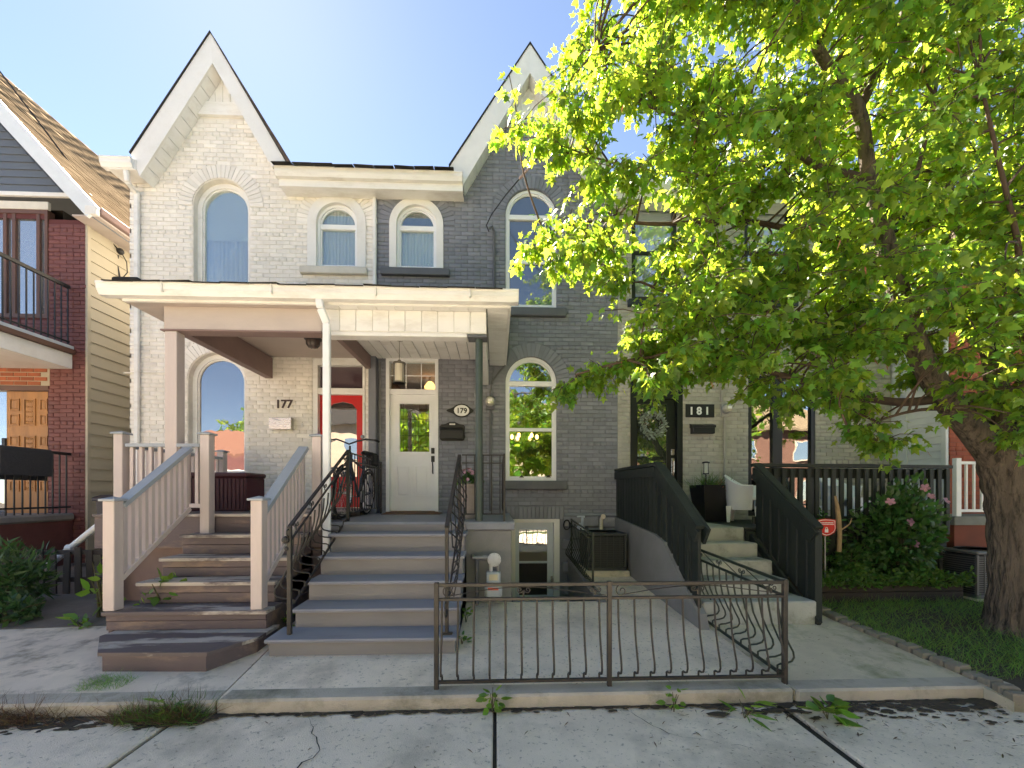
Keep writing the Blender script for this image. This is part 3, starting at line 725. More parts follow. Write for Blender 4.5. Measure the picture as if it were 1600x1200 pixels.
ring_prism(MB(), arch_pts(c3[0],c3[1]+.115,c3[2],c3[3]+.01), arch_pts(c3[0],c3[1]-.004,c3[2]+.002,c3[3]), YW-.028, YW+.05).build('frame', WHITE, v3)
sill(v1, PX(783,YW), PX(884,YW), PZ(830,496,YW), PZ(830,483,YW), GREY_TRIM); sill(v2, PX(786,YW), PX(885,YW), PZ(830,765,YW), PZ(830,751.5,YW), GREY_TRIM)
sill(v3, PX(596,YW), PX(703,YW), PZ(650,433,YW), PZ(650,422,YW), GREY_TRIM)
for px in (815, 857):
    MB().xz([(PX(px-4,YW),PZ(px,746,YW)),(PX(px+4,YW),PZ(px,746,YW)),(PX(px,YW),PZ(px,742,YW))], YW+.0, YW+.03).build('sash_lift', BLACK_P, v2)
ex0, ex1, ezt = PX(603.5,YW), PX(685,YW), PZ(644,560.5,YW); DZ2 = 1.225
bx0, bx1, bzt, bzb = PX(799,YW), PX(874,YW), PZ(836,811,YW), -.93
lx0, lx1, lz0, lz1 = PX(792,YW), PX(881,YW), PZ(836,811,YW), PZ(836,791,YW)
op2 = [arch_pts(c1[0],c1[1]-.004,c1[2],c1[3]), arch_pts(c2[0],c2[1]-.004,c2[2],c2[3]), arch_pts(*c3), [(ex0,DZ2),(ex0,ezt),(ex1,ezt),(ex1,DZ2)], [(bx0,bzb),(bx0,bzt),(bx1,bzt),(bx1,bzb)]]
outer2 = [(XB,-1.0),(XC,-1.0),(XC,ZE+.05),(gl(ZE+.05,I2)[1],ZE+.05),I2[1],(gl(ZE,I2)[0],ZE),(XB,ZE)]
wall2 = wall_mesh(outer2, op2, YW, GREY_MORTAR, H2)
fb2 = [forb_arch(c1[0],c1[1],c1[2],c1[3],.235), forb_arch(c2[0],c2[1],c2[2],c2[3],.235), forb_arch(c3[0],c3[1]+.11,c3[2],c3[3],.2), forb_rect(ex0,ex1,DZ2,ezt), forb_rect(bx0,bx1,bzb,bzt), forb_rect(lx0,lx1,lz0,lz1), forb_rect(XB,PX(591,YW),0,3.95)]
def lim2(z):
    if z < ZE: return (XB, XC)
    l, r_ = gl(z, I2); return (max(XB,l), min(XC,r_))
ztr2 = PZ(830,193,YW)
def prefer2(x, z): return abs(z-2.2)+abs(x-1.5)*.8 if (x > .2 and z > 1.3) else 6+abs(z-6)
STONE_TOP = PZ(920,806,YW)
lay_bricks(wall2, lim2, STONE_TOP+.05, ztr2, lambda z: [q for q in (f(z) for f in fb2) if q], YW, GREY_BRICK, prefer2, 300, 2, .07)
voussoirs(wall2, c1[0], c1[3], c1[1]+.004, c1[1]+.228, YW, GREY_BRICK, 24); voussoirs(wall2, c2[0], c2[3], c2[1]+.004, c2[1]+.228, YW, GREY_BRICK, 24)
voussoirs(wall2, c3[0], c3[3]+.01, c3[1]+.125, c3[1]+.31, YW, GREY_BRICK, 24, .012)
x = lx0                                     # soldier-course lintel over the basement door
while x+.066 < lx1:
    b1(x, x+.0655, YW-.03, YW+.05, lz0, lz1, .004).build('lintel_brick', GREY_BRICK, wall2); x += .0715
b1(PX(881,YW), XC, YW-.05, YW+.0, STONE_TOP-.0, STONE_TOP+.05, .01).build('water_table', M('blue_grey_ledge', (.22,.25,.29), .6), wall2)
zz = STONE_TOP; k = 0                       # rock-faced foundation stones
while zz > -.9:
    xx = bx1+.06+(k % 2)*.12
    while xx < XC-.05:
        w_ = random.uniform(.26,.42); x2 = min(xx+w_, XC-.01)
        mb = b1(xx, x2-.012, YW-.05, YW+.02, zz-.19, zz-.012, .02)
        mb.v = [(a+random.uniform(-.008,.008), b-(random.uniform(0,.03) if b < YW-.02 else 0), c+random.uniform(-.006,.006)) for a,b,c in mb.v]
        mb.build('foundation_stone', GREY_BRICK, wall2); xx = x2
    zz -= .2; k += 1
gable_panel(H2, I2, ztr2, PZ(830,178,YW), YW)
b1(XC-.02, XC, YW+.003, BACK-1, -1, ZE).build('side_wall', GREY_MORTAR, H2)
b1(XB, XC, BACK-1, BACK-.98, -1, ZE+.3).build('back_wall', GREY_MORTAR, H2)
b1(PX(579,YW), PX(590.5,YW), YW-.13, YW+.02, 1.1, 3.93, .008).build('pilaster', GREY_BRICK, H2)
MB().tube([P(594,565,YW-.03), P(594,802,YW-.03)], .012, 8).build('conduit', GALV, H2)
# white front door with transom lights
fr2 = ring_prism(MB(), [(ex0,DZ2),(ex0,ezt),(ex1,ezt),(ex1,DZ2)], [(ex0+.055,DZ2+.02),(ex0+.055,ezt-.05),(ex1-.055,ezt-.05),(ex1-.055,DZ2+.02)], YW-.025, YW+.12).build('door_frame', VINYL, H2)
b1(ex0+.05, ex1-.05, YW+.0, YW+.10, PZ(644,616,YW), PZ(644,608,YW)).build('transom_bar', VINYL, fr2)
tz0, tz1 = PZ(644,609,YW+.05), ezt-.04
b1(ex0+.05, ex1-.05, YW+.060, YW+.066, tz0, tz1, 0).build('pane', GL_LEAD, fr2)
for px in (633.5, 657.5): b1(PX(px,YW)-.007, PX(px,YW)+.007, YW+.045, YW+.059, tz0, tz1, .002).build('glazing_bar', VINYL, fr2)
b1(ex0+.05, ex1-.05, YW+.043, YW+.058, (tz0+tz1)/2-.007, (tz0+tz1)/2+.007, .002).build('glazing_bar', VINYL, fr2)
yd = YW+.055; q0, q1 = ex0+.058, ex1-.058; zt_ = PZ(644,617,yd)
gx0, gx1, gz0, gz1 = PX(624.5,yd), PX(671,yd), PZ(644,706,yd), PZ(644,631,yd)
rings = [[Vector(v) for v in ((q0,DZ2+.03,0),(q1,DZ2+.03,0),(q1,zt_,0),(q0,zt_,0))], [Vector(v) for v in ((gx0,gz0,0),(gx0,gz1,0),(gx1,gz1,0),(gx1,gz0,0))]]
fl = [v for r_ in rings for v in r_]
dm = MB().add([(v.x,yd,v.y) for v in fl], [tuple(t) for t in tessellate_polygon(rings)])
for a,b,c,d in ((gx0,gz0,gx0,gz1),(gx0,gz1,gx1,gz1),(gx1,gz1,gx1,gz0),(gx1,gz0,gx0,gz0)): dm.add([(a,yd,b),(c,yd,d),(c,yd+.04,d),(a,yd+.04,b)], [(0,1,2,3)])
door2 = dm.build('door', VINYL, H2); door2['label'] = 'white panelled front door with leaded glass light'
ring_prism(MB(), [(gx0-.045,gz0-.045),(gx0-.045,gz1+.045),(gx1+.045,gz1+.045),(gx1+.045,gz0-.045)], [(gx0,gz0),(gx0,gz1),(gx1,gz1),(gx1,gz0)], yd-.014, yd+.003).build('glass_surround', VINYL, door2)
b1(gx0, gx1, yd+.02, yd+.026, gz0, gz1, 0).build('pane', GL_LEAD, door2)
lead = MB(); LEADM = M('lead_came', (.10,.09,.06), .4, .1, metal=.7)
gw, gh = gx1-gx0, gz1-gz0; yl = yd+.016
for fx in (.12,.37,.47,.53,.63,.88): lead.tube([(gx0+gw*fx,yl,gz0), (gx0+gw*fx,yl,gz0+gh*(.72 if .3 < fx < .7 else 1))], .0035, 5)
for fz in (.1,.34,.68,.9): lead.tube([(gx0,yl,gz0+gh*fz), (gx1,yl,gz0+gh*fz)], .0035, 5)
lead.tube([(gx0+gw*(.5-.24*math.cos(math.pi*i/10)), yl, gz0+gh*(.72+.17*math.sin(math.pi*i/10))) for i in range(11)], .0035, 5)
lead.tube([(gx0+gw*(.5-.12*math.cos(math.pi*i/10)), yl, gz0+gh*(.72+.09*math.sin(math.pi*i/10))) for i in range(11)], .0035, 5)
lead.build('leading', LEADM, door2)
for s in (0,1):
    xa = q0+.10+s*(q1-q0-.2)/2+.02*s; xb_ = xa+(q1-q0-.26)/2
    zc0, zc1 = PZ(644,777,yd), PZ(644,727,yd)
    pn = [(xa,zc0),(xb_,zc0),(xb_,zc1+.03),((xa+xb_)/2,zc1+.06 if False else zc1+.03),(xa,zc1+.03)]
    ring_prism(MB(), [(xa,zc0),(xa,zc1),(xb_,zc1),(xb_,zc0)], [(xa+.022,zc0+.022),(xa+.022,zc1-.022),(xb_-.022,zc1-.022),(xb_-.022,zc0+.022)], yd-.012, yd+.001).build('panel', VINYL, door2)
    b1(xa+.045, xb_-.045, yd-.008, yd+.001, zc0+.045, zc1-.045, .006).build('panel', VINYL, door2)
hx = PX(676.5,yd)
b1(hx-.03, hx+.03, yd-.025, yd, PZ(677,709,yd), PZ(677,700,yd), .006).build('deadbolt', BLACK_P, door2)
b1(hx-.03, hx+.03, yd-.02, yd, PZ(677,722,yd), PZ(677,712.5,yd), .006).build('latch_plate', BLACK_P, door2)
MB().tube([(hx,yd-.02,PZ(677,721,yd)),(hx,yd-.055,PZ(677,723,yd)),(hx+.004,yd-.06,PZ(677,731,yd)),(hx,yd-.045,PZ(677,738,yd)),(hx,yd-.01,PZ(677,740,yd))], .011, 8).build('handle', BLACK_P, door2)
b1(ex0, ex1, YW-.06, YW+.1, DZ2-.025, DZ2+.02, .006).build('threshold', M('worn_wood_threshold', (.25,.15,.09), .7, .2), fr2)
# basement door
yb = YW+.05; BLUEW = M('pale_blue_white_paint', (.60,.66,.72), .45, .05, 3, bump=.05, dirt=(.35,.36,.36), dirt_amt=.3)
fr3 = ring_prism(MB(), [(bx0,bzb),(bx0,bzt),(bx1,bzt),(bx1,bzb)], [(bx0+.07,bzb+.02),(bx0+.07,bzt-.06),(bx1-.10,bzt-.06),(bx1-.10,bzb+.02)], YW-.03, YW+.10).build('door_frame', WHITE, H2)
s0, s1 = bx0+.072, bx1-.102
rects = [(PX(811,yb), PX(855,yb), PZ(836,877,yb), PZ(836,827,yb)), (PX(811,yb), PX(855,yb), PZ(836,930,yb), PZ(836,880,yb))]
rings = [[Vector(v) for v in ((s0,bzb+.02,0),(s1,bzb+.02,0),(s1,bzt-.062,0),(s0,bzt-.062,0))]]+[[Vector(v) for v in ((a,c,0),(a,d,0),(b,d,0),(b,c,0))] for a,b,c,d in rects]
fl = [v for r_ in rings for v in r_]
door3 = MB().add([(v.x,yb,v.y) for v in fl], [tuple(t) for t in tessellate_polygon(rings)]).build('door', BLUEW, H2); door3['label'] = 'pale blue-white basement door with two glass lights below street level'
for (a,b,c,d), gm in zip(rects, (glassmat('basement_glass_bright', .3, (.22,.20,.16)), glassmat('basement_glass_dark', .10, (.05,.045,.04)))):
    b1(a,b,yb+.015,yb+.02,c,d,0).build('pane', gm, door3)
    ring_prism(MB(), [(a-.02,c-.02),(a-.02,d+.02),(b+.02,d+.02),(b+.02,c-.02)], [(a,c),(a,d),(b,d),(b,c)], yb-.012, yb+.016).build('glass_surround', BLUEW, door3)
MB().lathe([(.001,0),(.024,.0),(.028,.02),(.012,.03),(.012,.05),(.001,.05)], (PX(863,yb),yb-.05,PZ(863,905,yb)), 12, 'y').build('handle', STEEL, door3)
for px, py in ((862,912),): b1(PX(px,yb)-.02, PX(px,yb)+.02, yb-.008, yb, PZ(px,py+6,yb), PZ(px,py-12,yb), .004).build('latch_plate', STEEL, door3)
# rooms behind the clear panes
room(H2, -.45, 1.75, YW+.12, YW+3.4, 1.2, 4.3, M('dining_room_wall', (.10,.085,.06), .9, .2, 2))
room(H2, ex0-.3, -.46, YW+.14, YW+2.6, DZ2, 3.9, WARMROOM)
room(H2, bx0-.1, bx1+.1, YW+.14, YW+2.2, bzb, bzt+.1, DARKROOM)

# ---- number 181
H3 = thing('brick_house', 'pale grey painted brick house numbered 181, right of the slate-grey one behind the maple', 'house', (XC+2, YW, .2), 'row houses with steep gables')
Z3 = 1.10
DARKF = M('black_green_paint', (.014,.017,.016), .35, .1, 4, bump=.03)
wr = [(PX(987,YW),PX(1057,YW),PZ(1020,470,YW),PZ(1020,318,YW)), (PX(1163,YW),PX(1236,YW),PZ(1200,470,YW),PZ(1200,318,YW)), (PX(1169,YW),PX(1274,YW),PZ(1220,806,YW),PZ(1220,588,YW))]
tx0, tx1, tzt = PX(985,YW), PX(1066,YW), PZ(1025,570,YW)
op3 = [[(a,c),(a,d),(b,d),(b,c)] for a,b,c,d in wr]+[[(tx0,Z3),(tx0,tzt),(tx1,tzt),(tx1,Z3)]]
wall3 = wall_mesh([(XC,-.3),(XD,-.3),(XD,ZE+.05),(XC,ZE+.05)], op3, YW, PALE_MORTAR, H3)
fb3 = [forb_rect(*w) for w in wr]+[forb_rect(tx0,tx1,Z3,tzt)]
def prefer3(x, z): return abs(z-2.3)+(0 if x < 5.5 else 2)
lay_bricks(wall3, lambda z: (XC+.004,XD), .9, ZE, lambda z: [q for q in (f(z) for f in fb3) if q], YW, PALE_BRICK, prefer3, 300, 3, .03)
for i, (a,b,c,d) in enumerate(wr):
    w = ring_prism(MB(), [(a,c),(a,d),(b,d),(b,c)], [(a+.07,c+.07),(a+.07,d-.07),(b-.07,d-.07),(b-.07,c+.07)], YW+.01, YW+.10).build('window', DARKF, H3)
    b1(a+.06, b-.06, YW+.05, YW+.056, c+.06, d-.06, 0).build('pane', GL_BLUE if i < 2 else GL_DARK, w)
    if i < 2: b1(a+.06, b-.06, YW+.02, YW+.09, (c+d)/2-.03, (c+d)/2+.03).build('sash_rail', DARKF, w)
    else: b1(PX(1208,YW), PX(1223,YW), YW+.005, YW+.11, c+.06, d-.06).build('mullion', DARKF, w)
    if i < 2: sill(w, a-.08, b+.08, c-.13, c-.003, M('dark_stone_sill', (.03,.04,.045), .6))
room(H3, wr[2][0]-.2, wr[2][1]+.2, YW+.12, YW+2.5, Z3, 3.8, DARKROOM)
fr4 = ring_prism(MB(), [(tx0,Z3),(tx0,tzt),(tx1,tzt),(tx1,Z3)], [(tx0+.10,Z3+.03),(tx0+.10,tzt-.09),(tx1-.10,tzt-.09),(tx1-.10,Z3+.03)], YW-.02, YW+.12).build('door_frame', DARKF, H3)
b1(tx0+.09, tx1-.09, YW+.0, YW+.10, PZ(1020,622,YW), PZ(1020,606,YW)).build('transom_bar', DARKF, fr4)
b1(tx0+.09, tx1-.09, YW+.05, YW+.056, PZ(1020,607,YW), tzt-.08, 0).build('pane', GL_DARK, fr4)
yd = YW+.05; a, b = PX(996,yd), PX(1042,yd); c, d = 1.45, PZ(1020,631,yd)
door4 = ring_prism(MB(), [(tx0+.102,Z3+.03),(tx0+.102,PZ(1020,622,YW)),(tx1-.102,PZ(1020,622,YW)),(tx1-.102,Z3+.03)], [(a,c),(a,d),(b,d),(b,c)], yd, yd+.045).build('door', DARKF, H3); door4['label'] = 'black front door with a tall glass light and wreath'
b1(a,b,yd+.02,yd+.026,c,d,0).build('pane', glassmat('door_glass_green', .25, (.05,.06,.045)), door4)
hx = PX(1051,yd)
b1(hx-.03,hx+.03,yd-.012,yd+.002,PZ(1051,711,yd),PZ(1051,702,yd),.003).build('lock_plate', STEEL, door4)
b1(hx-.025,hx+.025,yd-.012,yd+.002,PZ(1051,744,yd),PZ(1051,716,yd),.003).build('latch_plate', STEEL, door4)
MB().tube([(hx,yd-.01,PZ(1051,720,yd)),(hx,yd-.05,PZ(1051,721,yd)),(hx,yd-.05,PZ(1051,738,yd)),(hx,yd-.01,PZ(1051,739,yd))], .009, 8).build('handle', STEEL, door4)
b1(XD-.02, XD, YW+.003, BACK-1, -.3, ZE).build('side_wall', PALE_MORTAR, H3)
b1(XC+.003, XD, BACK-1.2, BACK-1.18, -.3, ZE+.3).build('back_wall', PALE_MORTAR, H3)
gx0_, gx1_ = PX(950,YB-.1), PX(1400,YB-.1)
gutter(H3, gx0_, gx1_, YB-.13, zg0+.05, zg1-.04, CREAM)
b1(gx0_, gx1_, YB-.02, YW+.02, zg0-.06, zg0-.03).build('soffit', CREAM, H3)
b1(gx0_, gx1_, YB-.02, YB+.02, zg0-.03, zg1-.06).build('fascia', CREAM, H3)
MB().yz([(YB-.1,zg1-.03),(BACK,zg1+2.0),(BACK,zg1+1.8),(YB-.02,zg1-.1)], gx0_, gx1_).build('roof', SHINGLE_D, H3)
b1(XC, XC+.3, YW-.008, YW+.0, PZ(980,595,YW)-.01, PZ(980,595,YW)+.008, .002).build('string_course', CREAM_TRIM, H3)
# ------------------------------------------------------------------ shared porch roof of 177 and 179
YE, YP = 4.87, 5.07                          # eave line, beam line
EX0, EX1 = PX(160,YE), PX(810,YE)
PZE0, PZE1 = PZ(480,473,YE), PZ(480,451,YE)
porch = thing('porch_roof', 'shared porch roof with long white gutter and posts over both front doors', 'porch', (-2, YP, 1.2))
gt = gutter(porch, EX0, EX1, YE-.08, PZE0+.03, PZE1, CREAM)
SOF = 3.80
for px in (262, 430, 590, 735): b1(PX(px,YE)-.012, PX(px,YE)+.012, YE-.10, YE-.06, PZE0+.06, PZE1+.003, .003).build('gutter_strap', CREAM, gt)
b1(EX0+.17, EX1-.10, YE+.05, YE+.09, SOF-.012, PZE1-.02).build('fascia', CREAM, porch)
rp = MB().yz([(YE-.05,PZE1+.0),(YW-.02,PZE1+.78),(YW-.02,PZE1+.70),(YE+.02,PZE1-.05)], EX0+.10, EX1-.06).build('roof', SHINGLE_D, porch)
x = EX0+.10; k = 0
sm = b1(-.16,.155,-.10,.16,0,.012,.002).mesh('shingle', SHINGLE_D)
while x < EX1-.2:
    inst('shingle', sm, rp, (x+.16, YE-.03, PZE1+.012+random.uniform(0,.01)), (R(random.uniform(14,21)), R(random.uniform(-1.5,1.5)), R(random.uniform(-2,2)))); x += .32
b1(EX0+.12, EX0+.42, YE-.04, YE+.3, PZE1+.02, PZE1+.085, .02).build('shingle', SHINGLE_D, rp)
# end boards (triangles) closing the roof left and right
for x in (EX0+.16, EX1-.11): MB().yz([(YE+.06,SOF),(YE+.06,PZE1-.01),(YW,PZE1+.66),(YW,SOF)], x, x+.025).build('end_board', CREAM if x > -1 else TAUPE, rp)
XDIV = PX(504,YP)
# soffit: plain taupe on the left, ribbed white panels on the right
b1(EX0+.18, XDIV, YE+.09, YP+.02, SOF-.006, SOF+.01).build('soffit', TAUPE, porch)
b1(EX0+.18, PX(258,YP), YP+.02, YW-.02, SOF-.006, SOF+.01).build('soffit', TAUPE, porch)
def panels(n, fn, mat, parent, name):
    for i in range(n): fn(i).build(name, mat, parent)
xs = np.linspace(XDIV+.003, PX(760,YP), 10)
for a, b in zip(xs[:-1], xs[1:]): b1(a+.003, b-.003, YE+.09, YP-.012, SOF-.006, SOF+.01, .002).build('soffit_panel', CREAM, porch)
ys = np.linspace(YE+.09, YW-.03, 20)
for a, b in zip(ys[:-1], ys[1:]): b1(PX(760,YP)+.01, EX1-.115, a+.003, b-.003, SOF-.006, SOF+.01, .003).build('soffit_panel', CREAM, porch)
# front beam
ZB0, ZB1 = PZ(400,517,YP), SOF-.006
bl = PX(258,YP); br = PX(760,YP)
b1(bl, XDIV, YP-.02, YP+.14, ZB0, ZB1).build('beam', TAUPE, porch)
b1(bl-.04, XDIV, YP-.03, YP+.15, ZB0-.02, ZB0-.001).build('beam_trim', TAUPE_D, porch)
b2 = b1(XDIV+.002, br, YP-.002, YP+.14, PZ(640,520,YP), ZB1).build('beam', CREAM, porch)
xs = np.linspace(XDIV+.01, br, 11)
for a, b in zip(xs[:-1], xs[1:]): b1(a+.004, b-.004, YP-.016, YP, PZ(640,519,YP), ZB1-.001, .003).build('panel', CREAM, b2)
b1(XDIV+.05, br-.24, YP-.01, YP+.15, PZ(640,526,YP), PZ(640,520.5,YP)).build('beam_trim', CREAM, b2)
b1(PX(731,YP), br+.01, YP-.03, YP+.15, PZ(740,528,YP), PZ(740,524,YP)-.0, .003).build('bracket_plate', GREY_TRIM, porch)
# side beams back to the wall
b1(bl+.02, bl+.14, YP+.145, YW-.02, ZB0+.01, ZB0+.36).build('beam', TAUPE_D, porch)
b1(br-.13, br-.01, YP+.145, YW-.02, 3.46, SOF-.02).build('beam', CREAM, porch)
# ceiling
CZ = 3.90
b1(bl+.02, XDIV-.1, YP+.14, YW-.02, CZ, CZ+.02).build('ceiling', TAUPE, porch)
b1(XDIV-.1, XDIV-.02, YP+.14, YW-.14, CZ-.22, CZ+.0).build('beam', TAUPE_D, porch)
xs = np.linspace(XDIV-.02, br, 13)
for a, b in zip(xs[:-1], xs[1:]): b1(a+.004, b-.004, YP+.14, YW-.02, CZ, CZ+.02, .003).build('ceiling_board', CREAM, porch)
# posts
D1Z = 1.31; D2Z = 1.22
b1(bl+.0, PX(277,YP), YP-.01, YP+.125, D1Z, ZB0-.02, .006).build('post', RAIL_PINK, porch)
pr = PX(748.5,YP+.06)
MB().tube([(pr,YP+.06,D2Z),(pr,YP+.06,PZ(740,528,YP))], .046, 16).build('post', M('dark_green_steel_post', (.055,.075,.065), .45, .15, 6), porch, True)
dx = PX(509,YE+.03)
pipe(porch, [P(499,467,YE-.01), P(501,482,YE-.01), Vector((dx,YE+.06,PZ(509,502,YE))), Vector((dx,YE+.06,.45))], 'downpipe', VINYL, .085, .06)

# ------------------------------------------------------------------ 177: wooden deck, steps and rails
def board_run(parent, name, mat, x0, x1, y0, y1, z0, z1, n, axis='y', gap=.004, ch=.004):
    for i in range(n):
        if axis == 'y': a = y0+(y1-y0)*i/n; b = y0+(y1-y0)*(i+1)/n; b1(x0,x1,a+gap/2,b-gap/2,z0,z1,ch).build(name, mat, parent)
        elif axis == 'z': a = z0+(z1-z0)*i/n; b = z0+(z1-z0)*(i+1)/n; b1(x0,x1,y0,y1,a+gap/2,b-gap/2,ch).build(name, mat, parent)
        else: a = x0+(x1-x0)*i/n; b = x0+(x1-x0)*(i+1)/n; b1(a+gap/2,b-gap/2,y0,y1,z0,z1,ch).build(name, mat, parent)
SX0, SX1 = -3.66, -2.22
st1 = thing('wooden_steps', 'worn mauve-brown wooden steps with canted bottom step up to the red door', 'steps', (-2.9, 3.9, .13))
# canted lowest step
pl = [PX(160,3.44), PX(322,3.41), PX(402,3.76)]
zp = .275; zb_ = zg(3.4)-.03
poly = [(pl[0],3.44),(pl[1],3.41),(pl[2],3.76),(pl[2],4.1),(-3.53,4.1),(-3.53,3.82)]
MB().xy(poly, zb_, zp-.032).build('step_base', MAUVE_RISE, st1)
cxp = sum(p[0] for p in poly)/6
pol2 = [(a+(.02 if a > cxp else -.02), b-.02 if b < 3.8 else b) for a, b in poly]
for i in range(3):                            # three boards make the tread
    ya, yb2 = 3.38+i*.245, 3.38+(i+1)*.245-.004
    def clip(pts, f):
        out = []
        for j in range(len(pts)):
            p, q = pts[j], pts[(j+1) % len(pts)]; a, b = f(p), f(q)
            if a >= 0: out.append(p)
            if a*b < 0: t = a/(a-b); out.append((p[0]+(q[0]-p[0])*t, p[1]+(q[1]-p[1])*t))
        return out
    c_ = clip(clip(pol2, lambda p: p[1]-ya), lambda p: yb2-p[1])
    if len(c_) > 2: MB().xy(c_, zp-.030, zp).build('tread', MAUVE_STEP, st1)
noz = [(3.95,.455),(4.23,.668),(4.51,.868),(4.79,1.088),(5.06,1.31)]
for i, (yn, zn) in enumerate(noz):
    zprev = zp if i == 0 else noz[i-1][1]
    xa, xb_ = (PX(164,3.96), SX1+.05) if i == 0 else (SX0+.10, SX1-.02)
    ynext = noz[i+1][0] if i < 4 else yn+.28
    if i < 4:
        board_run(st1, 'tread', MAUVE_STEP, xa-.02, xb_+.02, yn-.012, ynext+.02, zn-.036, zn, 2)
    hmid = zprev+(zn-zprev)*.47
    b1(xa, xb_, yn+.02, yn+.045, zprev+.001, hmid, .004).build('riser', MAUVE_RISE, st1); b1(xa, xb_, yn+.014, yn+.045, hmid+.004, zn-.037, .004).build('riser', MAUVE_RISE, st1)
    for s, xx in ((0, xa), (1, xb_-.03)): b1(xx, xx+.03, yn+.045, 5.075, zprev-.2 if i else zb_, zn-.038, 0).build('stringer', MAUVE_RISE, st1)
DX0 = -4.78
deck1 = thing('porch_deck', 'weathered mauve wooden porch deck in front of the red door', 'deck', (-3.3, 6, .3))
board_run(deck1, 'deck_board', MAUVE_STEP, DX0, -2.12, 5.045, YW-.03, D1Z-.032, D1Z, 15)
b1(DX0, -2.12, 5.078, 5.11, .9, D1Z-.034).build('rim_joist', MAUVE_RISE, deck1); b1(DX0, DX0+.04, 5.11, YW-.03, .9, D1Z-.034).build('rim_joist', MAUVE_RISE, deck1)
for x in (DX0+.06, -3.6, -2.25):
    for y in (5.13, 6.9): b1(x, x+.1, y, y+.1, .1, D1Z-.034).build('support_post', MAUVE_RISE, deck1)
b1(DX0+.01, -2.13, 5.3, 5.32, .1, .9).build('skirt', TAUPE_D, deck1)

def newel(parent, x, y, z0, z1, w=.105):
    p = b1(x-w/2, x+w/2, y-w/2, y+w/2, z0, z1, .005).build('newel_post', RAIL_PINK, parent)
    mb = b1(x-w/2-.022, x+w/2+.022, y-w/2-.022, y+w/2+.022, z1, z1+.022, .004)
    k = len(mb.v); h = w/2+.012
    mb.add([(x-h,y-h,z1+.022),(x+h,y-h,z1+.022),(x+h,y+h,z1+.022),(x-h,y+h,z1+.022),(x,y,z1+.045)], [(0,1,4),(1,2,4),(2,3,4),(3,0,4)])
    mb.build('cap', RAIL_TOP, p); return p
def sloped_rail(parent, x, ya, yb, za, zb, drop, n, w=.04):
    """handrail from (ya,za) to (yb,zb) at x; n square balusters down to a bottom rail `drop` below"""
    MB().bar((x,ya,za), (x,yb,zb), .11, .045).build('handrail', RAIL_TOP, parent)
    MB().bar((x,ya,za-drop), (x,yb,zb-drop), .07, .05).build('bottom_rail', RAIL_PINK, parent)
    sl = (zb-za)/(yb-ya); hh = drop-.03
    k = w/2; me = MB().add([(-k,-k,-sl*k),(k,-k,-sl*k),(k,k,sl*k),(-k,k,sl*k),(-k,-k,hh-sl*k),(k,-k,hh-sl*k),(k,k,hh+sl*k),(-k,k,hh+sl*k)],
        [(0,1,2,3),(4,5,6,7),(0,1,5,4),(1,2,6,5),(2,3,7,6),(3,0,4,7)]).mesh('baluster', RAIL_PINK)
    for i in range(n):
        t = (i+.6)/n; inst('baluster', me, parent, (x, ya+(yb-ya)*t, za+(zb-za)*t-drop+.015))
def flat_rail(parent, a, b, z0, z1, n, w=.04, mat=None, top=None, tw=.09):
    a = Vector(a); b = Vector(b); d = (b-a)
    MB().bar((a.x,a.y,z1), (b.x,b.y,z1), tw, .04).build('handrail', top or RAIL_TOP, parent)
    MB().bar((a.x,a.y,z0), (b.x,b.y,z0), .06, .05).build('bottom_rail', mat or RAIL_PINK, parent)
    me = b1(-w/2, w/2, -w/2, w/2, z0+.02, z1-.018, .003).mesh('baluster', mat or RAIL_PINK)
    for i in range(n):
        p = a+d*((i+.5)/n); inst('baluster', me, parent, (p.x, p.y, 0))
rl = thing('stair_railing', 'pale mauve wooden stair railing with grey handrail, left side of the mauve steps', 'railing', (SX0, 3.95, .46), 'wooden stair railings')
newel(rl, PX(177,4.02), 4.02, .456, PZ(177,783,4.02)); newel(rl, PX(324,5.0), 5.0, 1.07, PZ(324,680,5.0))
sloped_rail(rl, PX(177,4.02)+.01, 4.07, 4.95, PZ(200,790,4.07), PZ(320,701,4.95), .70, 11)
rr = thing('stair_railing', 'pale mauve wooden stair railing with grey handrail, between the two flights of steps', 'railing', (SX1, 3.95, .46), 'wooden stair railings')
newel(rr, PX(405,4.02), 4.02, .456, PZ(405,782,4.02)); newel(rr, PX(497,5.0), 5.0, 1.12, PZ(497,683,5.0))
sloped_rail(rr, -2.27, 4.07, 4.95, PZ(418,800,4.07), PZ(490,700,4.95), .70, 11)
rd = thing('deck_railing', 'pale mauve wooden railing around the left corner of the raised deck', 'railing', (DX0, 5, D1Z))
newel(rd, PX(190,5.13), 5.13, D1Z-.05, PZ(190,679,5.13)); newel(rd, PX(190,5.13), 6.95, D1Z, 2.24)
zr = PZ(250,696,5.1)
flat_rail(rd, (PX(200,5.12),5.12), (PX(316,5.1),5.1), D1Z+.10, zr, 8)
flat_rail(rd, (PX(190,5.13),5.19), (PX(190,5.13),6.9), D1Z+.10, zr, 13)

